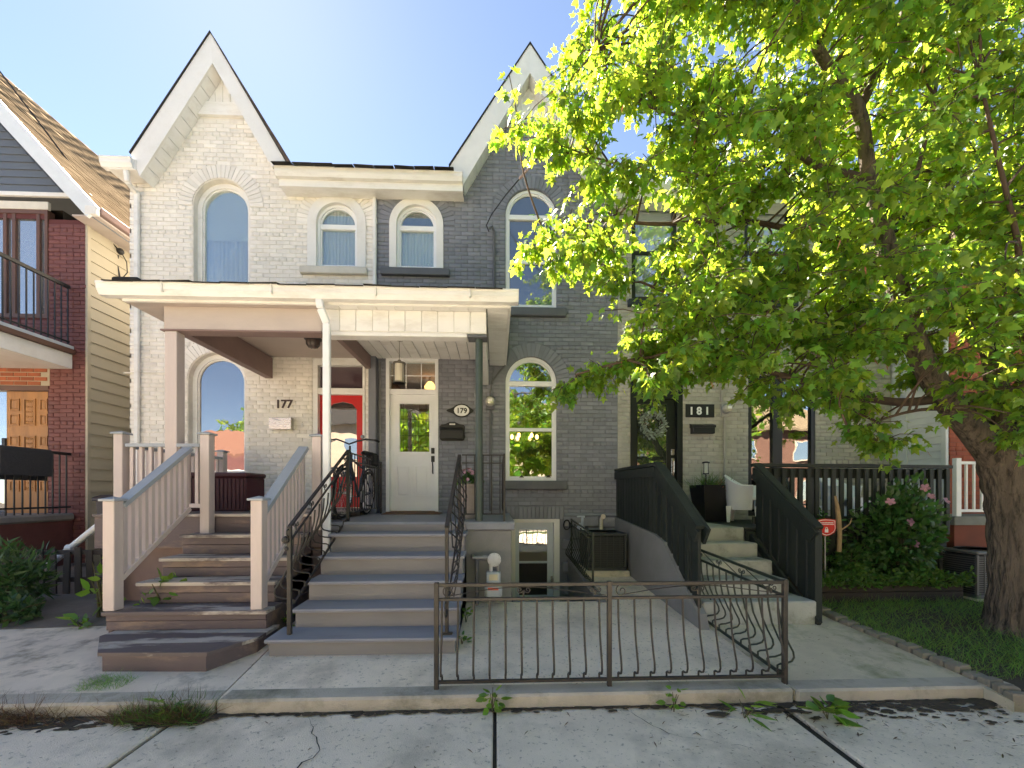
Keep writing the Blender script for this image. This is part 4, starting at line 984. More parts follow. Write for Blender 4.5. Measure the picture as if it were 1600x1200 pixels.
# ------------------------------------------------------------------ 179: concrete porch and painted wooden steps
TX0, TX1 = -1.89, -.36
dk = thing('concrete_porch', 'grey parged concrete porch slab in front of the white door', 'porch', (-.9, 6, .2))
b1(-2.10, .20, 5.09, YW-.015, -.95, D2Z-.12, .01).build('base', GREY_PARGE, dk)
sl2 = MB().yz([(5.055,D2Z-.035),(5.075,D2Z-.012),(YW-.012,D2Z),(YW-.012,D2Z-.12),(5.075,D2Z-.12),(5.055,D2Z-.10)], -2.11, .235).build('slab', M('grey_painted_slab', (.235,.245,.275), .6, .12, 3, bump=.25, bscale=60, dirt=(.15,.145,.14), dirt_amt=.4), dk)
st2 = thing('wooden_steps', 'blue-grey painted wooden steps up to the white door', 'steps', (-1.1, 3.7, .14))
nz2 = [(3.67,.285),(3.95,.47),(4.23,.67),(4.51,.88),(4.79,1.095)]
for i, (yn, zn) in enumerate(nz2):
    xa = -1.985 if i == 0 else TX0; yn2 = nz2[i+1][0] if i < 4 else 5.07
    zprev = zg(3.7)-.02 if i == 0 else nz2[i-1][1]
    mb = MB().yz([(yn-.03,zn-.036),(yn-.038,zn-.018),(yn-.03,zn-.003),(yn2+.02,zn+.006),(yn2+.02,zn-.036)], xa-.02, TX1+.02); mb.build('tread', BLUE_TREAD, st2)
    b1(xa, TX1, yn, yn+.028, zprev-.002, zn-.037, .003).build('riser', GREY_RISE, st2)
    for xx in (xa, TX1-.03): b1(xx, xx+.03, yn+.028, 5.085, zg(3.7)-.05, zn-.038, 0).build('stringer', GREY_RISE, st2)
b1(TX0, TX1, 5.03, 5.054, 1.10, D2Z-.04, .003).build('riser', GREY_RISE, st2)

# ------------------------------------------------------------------ wrought iron
def belly(h, b, bend):   # profile of a bellied bar: (height fraction, bulge)
    return [(h, 0), (h*.80, b*.05), (h*.55, b*.28), (h*.36, b*.66), (h*.24, b*.95), (h*.17, b*1.0), (h*.12, b*.86), (h*.095, b*.5), (h*.09, b*.16), (h*.075, 0), (0, 0)]
def spiral(c, ax, r0, turns, sgn=1, n=22, start=0.0):
    c = Vector(c); ux, uz = Vector(ax[0]), Vector(ax[1])
    out = []
    for i in range(n+1):
        t = i/n; a = start+sgn*turns*2*math.pi*t; r_ = r0*(1-.82*t); out.append(c+ux*(r_*math.cos(a))+uz*(r_*math.sin(a)))
    return out
def scroll_pair(mb, c, ux, uz, s, r=.0045):
    c = Vector(c); ux = Vector(ux); uz = Vector(uz)
    for k in (-1, 1):
        ctr = c+ux*(k*s*.55)+uz*(s*.25)
        pts = [c-uz*(s*.75), c-uz*(s*.3)+ux*(k*s*.08)]+spiral(ctr, (ux*-k, uz), s*.48, 1.3, -1, 18)
        mb.tube(pts, r, 5)
fe = thing('iron_fence', 'bronze-black iron yard fence with bellied bars facing the sidewalk', 'fence', (.85, 3.07, .13), 'iron yard fence sections')
YF = 3.07; FX = [PX(682,YF), PX(952,YF), PX(1226,YF)]
ft, f2, f3 = PZ(952,912,YF), PZ(952,934,YF), PZ(952,1061,YF)
for x in FX: b1(x-.017, x+.017, YF-.017, YF+.017, zg(YF)-.03, ft+.02, .003).build('post', BROWN_IRON, fe)
hb = f2-f3
bar_me = MB().tube([(0, -q[1], q[0]) for q in belly(hb, .085, 1)], .0078, 6).mesh('bar', BROWN_IRON, True)
for a, b, mt in ((FX[0],FX[1],BROWN_IRON), (FX[1],FX[2],BROWN_IRON)):
    for z, h in ((ft,.026),(f2,.022),(f3,.024)): b1(a+.017, b-.017, YF-.012, YF+.012, z-h/2, z+h/2, .003).build('rail', mt, fe)
    n = 11 if a == FX[0] else 11
    for i in range(n):
        o = inst('bar', bar_me, fe, (a+(b-a)*(i+.35 if a == FX[0] else i+.55)/n, YF, f3))
    s = MB(); m = (ft+f2)/2; h = (ft-f2)
    for fx_ in (.06,): s.tube(spiral((a+(b-a)*.07,YF,m), ((1,0,0),(0,0,1)), h*.45, 1.2, 1, 20, 2), .005, 5)
    s.tube([(a+(b-a)*t, YF, f2+.012+(ft-f2-.03)*abs(math.sin(t*math.pi*1.0))**1.2) for t in np.linspace(.08,.62,16)], .004, 5)
    s.tube([(a+(b-a)*t, YF, ft-.02-(ft-f2-.04)*(t-.6)/.38) for t in np.linspace(.6,.98,10)], .004, 5)
    scroll_pair(s, (a+(b-a)*.50,YF,m), (1,0,0), (0,0,1), h*.5); scroll_pair(s, (a+(b-a)*.95-.04,YF,m), (1,0,0), (0,0,1), h*.42)
    s.build('scrollwork', mt, fe)
fs = thing('iron_fence', 'green-black iron yard fence running back beside the path to the pale house', 'fence', (FX[2], 3.9, .14), 'iron yard fence sections')
xa = FX[2]; ya, yb_ = YF+.02, 4.66
dz = zg(yb_)-zg(ya)
IRON_G = M('green_black_iron', (.020,.030,.022), .45, .2, 12, dirt=(.06,.07,.05), dirt_amt=.5, dirt_scale=7)
b1(xa-.017, xa+.017, yb_-.017, yb_+.017, zg(yb_)-.03, ft+dz+.02, .003).build('post', IRON_G, fs)
for z, h in ((ft,.024),(f2,.022),(f3,.024)): MB().bar((xa,ya,z), (xa,yb_,z+dz), .022, h).build('rail', IRON_G, fs)
bar2 = MB().tube([(q[1], 0, q[0]) for q in belly(hb, .135, 1)], .0078, 6).mesh('bar', IRON_G, True)
for i in range(13):
    t = (i+.5)/13; inst('bar', bar2, fs, (xa, ya+(yb_-ya)*t, f3+dz*t))
s = MB()
for t in (.1,.34,.58,.82): scroll_pair(s, (xa, ya+(yb_-ya)*t, (ft+f2)/2+dz*t-.005), (0,1,0), (0,0,1), .05)
for t0, t1 in ((.14,.3),(.38,.54),(.62,.78)): s.tube([(xa, ya+(yb_-ya)*t0, f2+dz*t0+.01),(xa, ya+(yb_-ya)*t1, ft+dz*t1-.015)], .004, 5)
s.build('scrollwork', IRON_G, fs)
# short fence beside the air conditioner
fa = thing('iron_fence', 'short dark iron fence on the retaining wall beside the air conditioner', 'fence', (1.33, 6.4, .35), 'iron yard fence sections')
xa = 1.33; ya, yb_ = 5.55, YW-.06; za, zb2 = .30, .40; H_ = .70
for y, z in ((ya,za),(yb_,zb2)): b1(xa-.014, xa+.014, y-.014, y+.014, z-.12, z+H_+.02, .003).build('post', IRON_G, fa)
for o_, h in ((H_,.022),(H_-.09,.018),(.02,.02)): MB().bar((xa,ya,za+o_), (xa,yb_,zb2+o_), .02, h).build('rail', IRON_G, fa)
bar3 = MB().tube([(-q[1], 0, q[0]) for q in belly(H_-.11, .11, 1)], .0075, 6).mesh('bar', IRON_G, True)
for i in range(14):
    t = (i+.5)/14; inst('bar', bar3, fa, (xa, ya+(yb_-ya)*t, za+(zb2-za)*t+.02))
s = MB()
for t in (.2,.5,.8): scroll_pair(s, (xa, ya+(yb_-ya)*t, za+(zb2-za)*t+H_-.05), (0,1,0), (0,0,1), .04)
s.build('scrollwork', IRON_G, fa)
# 179 left stair rail, bellied
il = thing('stair_railing', 'black wrought-iron stair railing with bellied bars, left of the blue-grey steps', 'railing', (-1.85, 4.4, .3), 'iron stair railings')
xa = -1.85; A = Vector((xa,3.76,1.26)); B = Vector((xa,5.22,2.10))
b1(xa-.018, xa+.018, A.y-.018, A.y+.018, .29, A.z, .003).build('post', BROWN_IRON, il); b1(xa-.018, xa+.018, B.y-.018, B.y+.018, D2Z-.02, B.z, .003).build('post', BROWN_IRON, il)
MB().bar(A, B, .034, .02).build('handrail', BLACK_IRON, il)
MB().bar(A-Vector((0,0,.14)), B-Vector((0,0,.12)), .018, .018).build('rail', BLACK_IRON, il)
MB().bar((xa,A.y,.50), (xa,B.y,1.26), .02, .022).build('bottom_rail', BLACK_IRON, il)
hb2 = .62; bar4 = MB().tube([(-q[1], 0, q[0]) for q in belly(hb2, .17, 1)], .008, 6).mesh('bar', BROWN_IRON, True)
for i in range(13):
    t = (i+.6)/13; inst('bar', bar4, il, (xa, A.y+(B.y-A.y)*t, .50+.76*t))
s = MB()
for t in (.08,.3,.52,.74,.93): scroll_pair(s, A.lerp(B,t)-Vector((0,0,.065)), (0,1,0), (0,0,1), .055)
s.tube(spiral(A+Vector((0,-.02,-.05)), ((0,1,0),(0,0,1)), .055, 1.4, -1, 20, 1.2), .007, 6)
s.ball(A+Vector((-.025,-.02,-.12)), .035, 6); s.ball(A+Vector((-.02,-.01,-.20)), .022, 6)
s.build('scrollwork', BROWN_IRON, il)
# landing rail from that post back to the wall
ip = thing('porch_railing', 'black iron porch railing of thin upright bars in front of the bicycle and pilaster', 'railing', (-1.88, 6.2, D2Z))
def iron_rail(root, a, b, z0, z1, n, r=.007, mat=BLACK_IRON, mid=True):
    a = Vector(a); b = Vector(b)
    for z in (z0, z1)+((z1-.10,) if mid else ()): MB().bar((a.x,a.y,z), (b.x,b.y,z), .026 if z == z1 else .018, .016).build('rail', mat, root)
    me = MB().tube([(0,0,z0),(0,0,z1)], r, 6).mesh('bar', mat, True)
    for i in range(n):
        p = a.lerp(b, (i+.5)/n); inst('bar', me, root, (p.x,p.y,0))
iron_rail(ip, (-1.86,5.24,0), (-1.95,YW-.15,0), D2Z+.10, D2Z+.86, 15)
b1(-1.965, -1.935, YW-.15, YW-.12, D2Z-.01, D2Z+.88, .003).build('post', BLACK_IRON, ip)
# right stair rail: bulging strap lattice
ir = thing('stair_railing', 'black iron stair railing with bulging strap lattice, right of the blue-grey steps', 'railing', (-.44, 4.4, .3), 'iron stair railings')
xa = -.44; A = Vector((xa,3.72,1.25)); B = Vector((xa,5.02,2.02))
b1(xa-.016, xa+.016, A.y-.016, A.y+.016, .28, A.z, .003).build('post', BROWN_IRON, ir); b1(xa-.016, xa+.016, B.y-.016, B.y+.016, D2Z-.05, B.z, .003).build('post', BLACK_IRON, ir)
b1(xa-.05, xa+.05, A.y-.03, A.y+.03, .288, .298, .002).build('foot_plate', BROWN_IRON, ir)
MB().bar(A, B, .04, .03).build('handrail', BLACK_IRON, ir)
Hh = .74
def lat(u, v):   # u along the stairs 0..1, v down 0..1
    p = A.lerp(B, u); bz = (math.sin(math.pi*min(1, v*1.02))**.8)*.13*(.35+.65*v)
    return Vector((p.x+bz, p.y, p.z-.02-v*Hh))
for k in range(-6, 15):
    pts = []
    for i in range(13):
        v = i/12; u = k*.105 + v*.55
        if 0 <= u <= 1: pts.append(lat(u, v))
    if len(pts) > 1: MB().tube(pts, .0075, 5).build('lattice_strap', BLACK_IRON, ir)
for k in range(0, 22, 2):
    pts = []
    for i in range(13):
        v = i/12; u = k*.105 - v*.75
        if 0 <= u <= 1: pts.append(lat(u, v))
    if len(pts) > 1: MB().tube(pts, .0065, 5).build('lattice_strap', BLACK_IRON, ir)
MB().tube([lat(i/10, .985) for i in range(11)], .010, 6).build('bottom_rail', BLACK_IRON, ir)
MB().tube([(xa,A.y-.01,.62),(xa,A.y-.10,.58),(xa,A.y-.12,.50),(xa,A.y-.06,.46),(xa,A.y,.52)], .009, 6).build('scroll', BLACK_IRON, ir)
# porch rail at the right front corner
iq = thing('porch_railing', 'thin black iron railing at the right corner of the concrete porch behind the round post', 'railing', (0, 5.2, D2Z))
XRR = PX(788,5.14)
iron_rail(iq, (xa+.02,5.14,0), (XRR,5.14,0), D2Z+.08, PZ(750,711,5.14), 5, .006, BLACK_IRON, True)
b1(XRR-.013, XRR+.013, 5.127, 5.153, D2Z-.02, PZ(788,709,5.14), .003).build('post', BROWN_IRON, iq)
iron_rail(iq, (XRR,5.16,0), (XRR,YW-.05,0), D2Z+.08, PZ(750,711,5.14), 9, .006, BLACK_IRON, False)

# ------------------------------------------------------------------ 181: concrete steps, porch, stained timber rails
UX0, UX1, UY = 2.20, 3.35, 5.38
st3 = thing('concrete_steps', 'mossy concrete steps up to the black door of number 181', 'steps', (2.8, 4.8, .2))
nz3 = [(4.26,.40),(4.54,.575),(4.82,.75),(5.10,.925),(5.38,1.10)]
STEPC = M('mossy_step_concrete', (.40,.41,.37), .9, .15, 2.5, bump=.5, bscale=110, dirt=(.10,.12,.06), dirt_amt=.7, dirt_scale=3.0, dirt_sharp=.09)
for i, (yn, zn) in enumerate(nz3):
    r1 = UX1 if i else UX1+.10
    b1(UX0+.004, r1, yn, 5.39 if i < 4 else YW-.02, zn-.19 if i else .05, zn, .016).build('step', STEPC, st3)
b1(UX0+.01, UX1-.02, UY+.03, YW-.03, .1, 1.08, .01).build('base', GREY_PARGE, st3)
MB().yz([(YW-.03,1.15),(5.36,1.02),(5.05,.95),(4.18,.30),(4.10,.10),(4.10,-.1),(YW-.03,-.1)], 2.10, 2.197).build('side_wall', GREY_PARGE, st3)
pd = thing('timber_porch', 'dark-stained timber porch floor right of the mossy steps', 'porch', (4.8, 6.2, .3))
board_run(pd, 'deck_board', GREEN_WOOD, UX1, 6.22, UY, YW-.03, 1.06, 1.095, 13)
board_run(pd, 'skirt_board', GREEN_WOOD, UX1+.02, 6.22, UY+.02, UY+.04, .2, 1.05, 18, 'x', .012)
def board_fence(root, pts_top, drop, w, pitch, mat, t=.035, cap=True):
    """vertical boards hung along a 3D top line"""
    for a, b in zip(pts_top[:-1], pts_top[1:]):
        a = Vector(a); b = Vector(b); d = b-a; h2 = Vector((d.x,d.y,0)); L_ = h2.length; n = max(1, int(L_/pitch)); e = h2/L_; nrm = Vector((-e.y,e.x,0))
        slope = d.z/L_
        for i in range(n):
            c = a+d*((i+.5)/n); k = w/2
            dr = drop if not callable(drop) else drop((i+.5)/n)
            v = []
            for s in (-1, 1):
                for q in (-1, 1):
                    o = e*(s*k)+nrm*(q*t/2)
                    v += [c+o+Vector((0,0,slope*s*k-.03)), c+o+Vector((0,0,slope*s*k-dr))]
            MB().add(v, [(0,1,3,2),(4,6,7,5),(0,4,5,1),(2,3,7,6),(0,2,6,4),(1,5,7,3)]).build('board', mat, root)
        if cap: MB().bar(a, b, .10, .045, (0,0,1)).build('cap_rail', mat, root); MB().bar(a+Vector((0,0,-.10))-nrm*.035, b+Vector((0,0,-.10))-nrm*.035, .03, .13).build('rail', mat, root)
fl = thing('timber_railing', 'dark green timber board railing down the left side of the mossy steps', 'railing', (2.15, 5, .6), 'dark timber railings')
T1 = [(2.15,YW-.03,1.97),(2.15,5.36,1.95)]
board_fence(fl, T1, lambda t: .86+.08*t, .125, .135, GREEN_WOOD)
board_fence(fl, [(2.15,5.35,1.95),(2.15,4.22,1.20)], lambda t: .93+.0*t, .12, .15, GREEN_WOOD)
MB().bar((2.21,5.36,1.86), (2.21,4.20,1.10), .035, .20).build('rail', GREEN_WOOD, fl)
b1(2.12, 2.20, 4.44, 4.52, .12, 1.36, .004).build('post', GREEN_WOOD, fl)
fr_ = thing('timber_railing', 'dark green timber board railing down the right side of the mossy steps', 'railing', (3.42, 5, .3), 'dark timber railings')
board_fence(fr_, [(3.50,5.36,1.95),(3.50,4.30,1.18)], lambda t: .93, .12, .15, GREEN_WOOD)
MB().bar((3.45,5.34,1.84), (3.45,4.32,1.08), .03, .16).build('rail', GREEN_WOOD, fr_)
MB().bar((3.44,5.40,.98), (3.44,4.22,.16), .035, .09).build('stringer', GREEN_WOOD, fr_)
b1(3.46, 3.54, 4.30, 4.38, .12, 1.16, .004).build('post', GREEN_WOOD, fr_)
ff = thing('timber_railing', 'dark green timber porch railing with upright balusters behind the flowering shrub', 'railing', (4.9, UY, 1.1), 'dark timber railings')
zt = PZ(1300,727,UY)
MB().bar((3.46,UY,zt), (6.22,UY,zt-.02), .11, .045).build('cap_rail', GREEN_WOOD, ff)
MB().bar((3.46,UY,zt-.10), (6.22,UY,zt-.12), .03, .13).build('rail', GREEN_WOOD, ff)
MB().bar((3.46,UY,1.20), (6.22,UY,1.20), .04, .10).build('bottom_rail', GREEN_WOOD, ff)
me = b1(-.028,.028,-.05,-.016,1.0,zt-.05,.004).mesh('baluster', GREEN_WOOD)
for i in range(24): inst('baluster', me, ff, (3.52+i*.1145, UY, 0), (0,0,R(random.uniform(-2,2))))
# ------------------------------------------------------------------ left neighbour: maroon brick, yellow siding
NY = 7.5; NX = PX(136,NY)
HL = thing('brick_house', 'maroon brick house with yellow side siding and balcony at the left edge', 'house', (NX-2, NY, .2))
ze = PZ(140,322,NY-.3); xe = PX(148,NY-.3)
wx0 = PX(-60,NY); wdx = PX(78,NY)
uw = (PX(-40,NY), PX(76,NY), PZ(40,497,NY), PZ(40,328,NY)); dw = (PX(-40,NY), PX(76,NY), 1.2, PZ(40,603,NY))
holes = [[(a,c),(a,d),(b,d),(b,c)] for a,b,c,d in (uw, dw)]
_w = MB()
for a_, b_, c_, d_ in ((-14,uw[0],-.3,ze-.05),(uw[1],NX,-.3,ze-.05),(uw[0],uw[1],-.3,dw[2]),(uw[0],uw[1],dw[3],uw[2]),(uw[0],uw[1],uw[3],ze-.05)):
    _w.add([(a_,NY,c_),(b_,NY,c_),(b_,NY,d_),(a_,NY,d_)], [(0,1,2,3)])
wl = _w.build('wall', MAROON_J, HL)
fbl = [forb_rect(*uw), forb_rect(*dw), forb_rect(PX(-40,NY),PX(78,NY),PZ(40,603,NY),PZ(40,566,NY))]
lay_bricks(wl, lambda z: (-9.3, NX), .3, ze-.1, lambda z: [q for q in (f(z) for f in fbl) if q], NY, MAROON, lambda x, z: abs(z-3)*.3+abs(x-NX), 300, 4)
z = PZ(40,603,NY)+.01; k = 0                    # unpainted bricks over the door, pale mortar
b1(PX(-40,NY), PX(78,NY), NY-.006, NY+.0, z-.005, PZ(40,566,NY)).build('lintel_mortar', ORANGE_J, wl)
bm_ = brick_mesh(BL, ORANGE, dep=.016).mesh('brick', ORANGE)
while z+CH < PZ(40,566,NY)+.03:
    x = PX(-40,NY)+.1+(.11 if k % 2 else 0)
    while x < PX(78,NY)-.1: inst('brick', bm_, wl, (x, NY, z+.035)); x += .226
    z += CH+.006; k += 1
# window upstairs: brown frame, three lights
wu = ring_prism(MB(), holes[0], [(uw[0]+.07,uw[2]+.07),(uw[0]+.07,uw[3]-.07),(uw[1]-.05,uw[3]-.07),(uw[1]-.05,uw[2]+.07)], NY-.02, NY+.10).build('window', BROWN, HL)
for px in (8, 22, 60): b1(PX(px,NY)-.03, PX(px,NY)+.03, NY-.01, NY+.09, uw[2]+.06, uw[3]-.06).build('mullion', BROWN, wu)
b1(uw[0], uw[1], NY+.03, NY+.036, uw[2], uw[3], 0).build('pane', glassmat('neighbour_glass', .4, (.20,.22,.23)), wu)
b1(PX(-60,NY), PX(78,NY), NY-.03, NY+.02, uw[3], PZ(40,316,NY)).build('lintel', CREAM_TRIM, wu)
# carved wooden door
OAK = M('carved_oak', (.42,.20,.07), .5, .22, 7, stretch=(1,1,.12), bump=.3, bscale=40)
df = ring_prism(MB(), holes[1], [(dw[0]+.06,1.2),(dw[0]+.06,dw[3]-.08),(dw[1]-.003,dw[3]-.08),(dw[1]-.003,1.2)], NY-.01, NY+.1).build('door_frame', BROWN, HL)
dl = b1(PX(5,NY), dw[1]-.005, NY+.05, NY+.09, 1.21, dw[3]-.085).build('door', OAK, HL)
b1(PX(-40,NY)+.05, PX(4,NY), NY+.06, NY+.065, 1.21, dw[3]-.085, 0).build('pane', GL_GREY, df)
for (pa, pb) in ((16,31),(38,56),(63,75)):
    for (ya_, yc) in ((623,642),(647,665),(681,697),(703,720),(727,745),(751,768)):
        if pa == 38 and ya_ in (647,703,751): continue
        y2 = {623:665, 681:720, 727:768}.get(ya_, yc) if pa == 38 else yc
        x0, x1 = PX(pa,NY+.05), PX(pb,NY+.05); z1, z0 = PZ(40,ya_,NY+.05), PZ(40,y2,NY+.05)
        p_ = ring_prism(MB(), [(x0,z0),(x0,z1),(x1,z1),(x1,z0)], [(x0+.02,z0+.02),(x0+.02,z1-.02),(x1-.02,z1-.02),(x1-.02,z0+.02)], NY+.032, NY+.052).build('panel', OAK, dl)
        b1(x0+.032, x1-.032, NY+.036, NY+.052, z0+.032, z1-.032, .012).build('panel', OAK, dl)
        if pa == 38:
            cv = MB(); xm = (x0+x1)/2
            for j in range(5):
                zz = z0+.06+(z1-z0-.12)*j/4
                for sg in (-1,1): cv.tube(spiral((xm+sg*.028, NY+.034, zz), ((sg,0,0),(0,0,1)), .026, 1.1, 1, 12), .006, 5)
            cv.build('carving', OAK, p_)
b1(PX(4,NY+.04), PX(10,NY+.04), NY+.02, NY+.05, PZ(6,696,NY), PZ(6,684,NY), .006).build('lock', BLACK_P, dl)
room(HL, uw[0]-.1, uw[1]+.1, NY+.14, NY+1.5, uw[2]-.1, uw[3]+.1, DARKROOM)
# yellow clapboard side wall, board by board
MB().yz([(NY,-.3),(17,-.3),(17,ze+.2),(NY,ze+.2)], NX-.05, NX-.02).build('side_wall', SIDING_Y, HL)
z = -.05; ex = .205
while z < ze-.1:
    MB().add([(NX+.012,NY+.05,z),(NX-.008,NY+.05,z+ex+.01),(NX-.022,NY+.05,z+ex+.01),(NX-.022,NY+.05,z),(NX+.012,16.9,z),(NX-.008,16.9,z+ex+.01),(NX-.022,16.9,z+ex+.01),(NX-.022,16.9,z)],
        [(0,1,5,4),(0,4,7,3),(0,3,2,1),(4,5,6,7),(1,2,6,5)]).build('clapboard', SIDING_Y, HL); z += ex
b1(NX-.02, NX+.02, NY-.012, NY+.055, -.2, ze-.02).build('corner_trim', SIDING_Y, HL)
pipe(HL, [P(181,455,NY+.6), Vector((PX(181,NY+.6),NY+.6,.4))], 'downpipe', CREAM, .07, .05)
# roof: tan shingles on the side that shows
slp = Vector((-3.5, 0, 3.88)); YG = NY-.32
a = Vector((xe,YG,ze))
rfL = MB().xz([(xe,ze),(xe-3.5,ze+3.88),(xe-7,ze),(xe-6.9,ze-.15),(xe-3.5,ze+3.68),(xe-.1,ze-.15)], YG+.02, 17).build('roof', SIDING_G, HL)
shingle_slope(rfL, a, a+Vector((0,9.4,0)), slp, 0, SHINGLE_T, nind=300, seed=8, keep=lambda p: p.z < ze+2.6 and p.y < NY+4.5)
bw = .20; sl = slp.normalized()
MB().bar(a+Vector((.0,-.0,-.13)), a+slp+Vector((.0,0,-.13)), .05, .24, (0,1,0) if False else (-slp.z,0,-slp.x)).build('bargeboard', M('pale_blue_white_trim', (.70,.74,.78), .5, .05), HL)
gy = NY-.02
zgb = PZ(60,304,NY)
MB().xz([(xe-.4,zgb),(xe-3.5,ze+3.4),(xe-6.6,zgb)], gy, gy+.02).build('gable_wall', SIDING_G, HL)
z = zgb+.01
while z < ze+3.2:
    xr_ = xe-.32-(z-ze+.12)*.90; xl_ = xe-3.5-(3.1-(z-ze+.12)*.90)
    if xr_-xl_ > .2: MB().add([(xl_,gy-.028,z),(xr_,gy-.028,z),(xr_-.12,gy-.006,z+.135),(xl_+.12,gy-.006,z+.135),(xl_,gy,z),(xr_,gy,z)], [(0,1,2,3),(0,4,5,1)]).build('clapboard', SIDING_G, HL)
    z += .13
b1(-14, xe-.30, gy-.05, gy+.0, zgb-.07, zgb).build('frieze_board', WHITE, HL)
g_ = gutter(HL, -.001, .001, 0, 0, .1, TAUPE) if False else None
b1(xe-.04, xe+.075, YG+.06, 16.9, ze-.10, ze+.015, .012).build('gutter', TAUPE_D, HL)
b1(NX-.02, xe-.0, YG+.08, 16.9, ze-.135, ze-.105, .004).build('soffit', TAUPE, HL)
b1(xe-.12, xe+.06, YG-.03, YG+.05, ze-.16, ze-.02, .006).build('eave_return', WHITE, HL)
# balcony and porch of that house
BX = PX(116,NY)+.02; by0 = 5.7
bz = PZ(112,545,NY)
b1(-10, BX, by0, NY-.02, bz-.03, bz+.03).build('balcony_floor', M('pale_blue_flashing', (.45,.50,.55), .4, .1), HL)
b1(-10, BX+.03, by0-.03, NY-.02, bz-.11, bz-.032).build('balcony_edge', BROWN, HL)
b1(-10, BX-.03, by0, NY-.02, bz-.36, bz-.112).build('balcony_fascia', WHITE, HL)
br_ = b1(BX-.09, BX-.05, by0, NY-.03, bz+1.03, bz+1.09).build('balcony_rail', BLACK_P, HL)
b1(BX-.08, BX-.06, by0, NY-.03, bz+.09, bz+.12).build('rail', BLACK_P, br_)
me = b1(-.009,.009,-.009,.009,bz+.03,bz+1.04,.002).mesh('baluster', BLACK_P)
for i in range(17): inst('baluster', me, br_, (BX-.07, NY-.06-i*.105, 0))
PX_ = -7.40
LZ = 1.22
b1(-10, PX_, by0+.1, NY-.02, -.1, LZ-.13).build('porch_base', MAROON, HL)
b1(-10, PX_+.05, by0+.05, NY-.02, LZ-.13, LZ, .03).build('porch_slab', M('grey_porch_slab', (.20,.19,.185), .8, .15, 3), HL)
pr_ = b1(PX_-.05, PX_-.01, by0+.1, NY-.03, LZ+1.0, LZ+1.05).build('porch_rail', BLACK_P, HL)
b1(PX_-.04, PX_-.02, by0+.1, NY-.03, LZ+.09, LZ+.12).build('rail', BLACK_P, pr_)
me = b1(-.009,.009,-.009,.009,LZ-.01,LZ+1.01,.002).mesh('baluster', BLACK_P)
for i in range(15): inst('baluster', me, pr_, (PX_-.03, NY-.10-i*.11, 0))
# rubber mat hung over that rail
mat_ = MB(); ya_, yb_ = 6.42, 7.13
prof = [(PX_+.012,LZ+.62),(PX_+.014,LZ+1.03),(PX_+.002,LZ+1.062),(PX_-.03,LZ+1.068),(PX_-.06,LZ+1.06),(PX_-.07,LZ+1.03),(PX_-.07,LZ+.55),(PX_-.058,LZ+.55),(PX_-.058,LZ+1.03),(PX_-.03,LZ+1.054),(PX_+.0,LZ+1.03),(PX_+.001,LZ+.62)]
mat_.prism(prof, lambda a,b: (a,ya_,b), lambda a,b: (a,yb_,b))
tag(mat_.build('rubber_mat', M('charcoal_rubber', (.035,.036,.042), .8, .2, 30, bump=.5, bscale=120)), 'charcoal rubber mat hung over the left neighbour\'s porch rail', 'mat')

# ------------------------------------------------------------------ right neighbour: white siding, red brick, white porch rail
SXr = 7.25; SYr = 6.30
HR = thing('brick_house', 'red brick house with white side siding seen behind the maple trunk', 'house', (9, 7, .2))
SLATE = SHINGLE_D
MB().yz([(SYr,-.2),(14,-.2),(14,6.2),(SYr,6.2)], SXr+.02, SXr+.05).build('side_wall', SIDING_W, HR)
z = 1.55
while z < 4.6:
    MB().add([(SXr-.014,SYr+.03,z),(SXr+.006,SYr+.03,z+.125),(SXr+.02,SYr+.03,z),(SXr-.014,YW+1.2,z),(SXr+.006,YW+1.2,z+.125),(SXr+.02,YW+1.2,z)], [(0,1,4,3),(0,3,5,2),(0,2,1)]).build('clapboard', SIDING_W, HR); z += .118
b1(SXr-.03, SXr+.02, SYr-.01, SYr+.06, 1.5, 4.6).build('corner_trim', SIDING_W, HR)
b1(SXr-.025, SXr-.005, SYr+.62, SYr+.70, 1.5, 4.6).build('corner_trim', SIDING_W, HR)
REDW = M('red_brick', (.36,.10,.06), .85, .18, 5, island=.14); REDJ = M('red_brick_joint', (.25,.10,.075), .9, .1)
wr_ = wall_mesh([(SXr+.02,-.2),(13,-.2),(13,6.2),(SXr+.02,6.2)], [], SYr, REDJ, HR)
lay_bricks(wr_, lambda z: (SXr+.03, 9.2), .2, 5.0, lambda z: [], SYr, REDW, lambda x, z: abs(z-1.8)+abs(x-7.6), 300, 6)
MB().yz([(SYr-.3,6.2),(10,8.2),(14,6.2)], SXr-.2, 13).build('roof', SLATE, HR)
b1(13, 13.05, SYr+.003, 14, -.2, 6.2).build('side_wall', REDJ, HR); b1(SXr+.06, 13, 13.9, 13.95, -.2, 6.2).build('back_wall', REDJ, HR)
pzr = PZ(1540,807,5.5)
b1(PX(1491,5.5), 10, 5.5, SYr-.003, -.1, pzr-.12).build('porch_base', M('rust_red_painted_base', (.20,.06,.035), .8, .15, 3), HR)
b1(PX(1488,5.5), 10.03, 5.47, SYr-.003, pzr-.12, pzr).build('porch_slab', M('grey_stone_slab', (.22,.23,.21), .85, .2, 4), HR)
prr = b1(PX(1492,5.55), 10, 5.53, 5.57, PZ(1500,721,5.55)-.04, PZ(1500,721,5.55)).build('porch_rail', VINYL, HR)
b1(PX(1492,5.55), 10, 5.535, 5.565, pzr+.06, pzr+.10).build('rail', VINYL, prr)
b1(PX(1491,5.55), PX(1499,5.55), 5.52, 5.58, pzr, PZ(1500,716,5.55)).build('post', VINYL, prr)
me = b1(-.013,.013,-.013,.013,pzr+.08,PZ(1500,721,5.55)-.02,.003).mesh('baluster', VINYL)
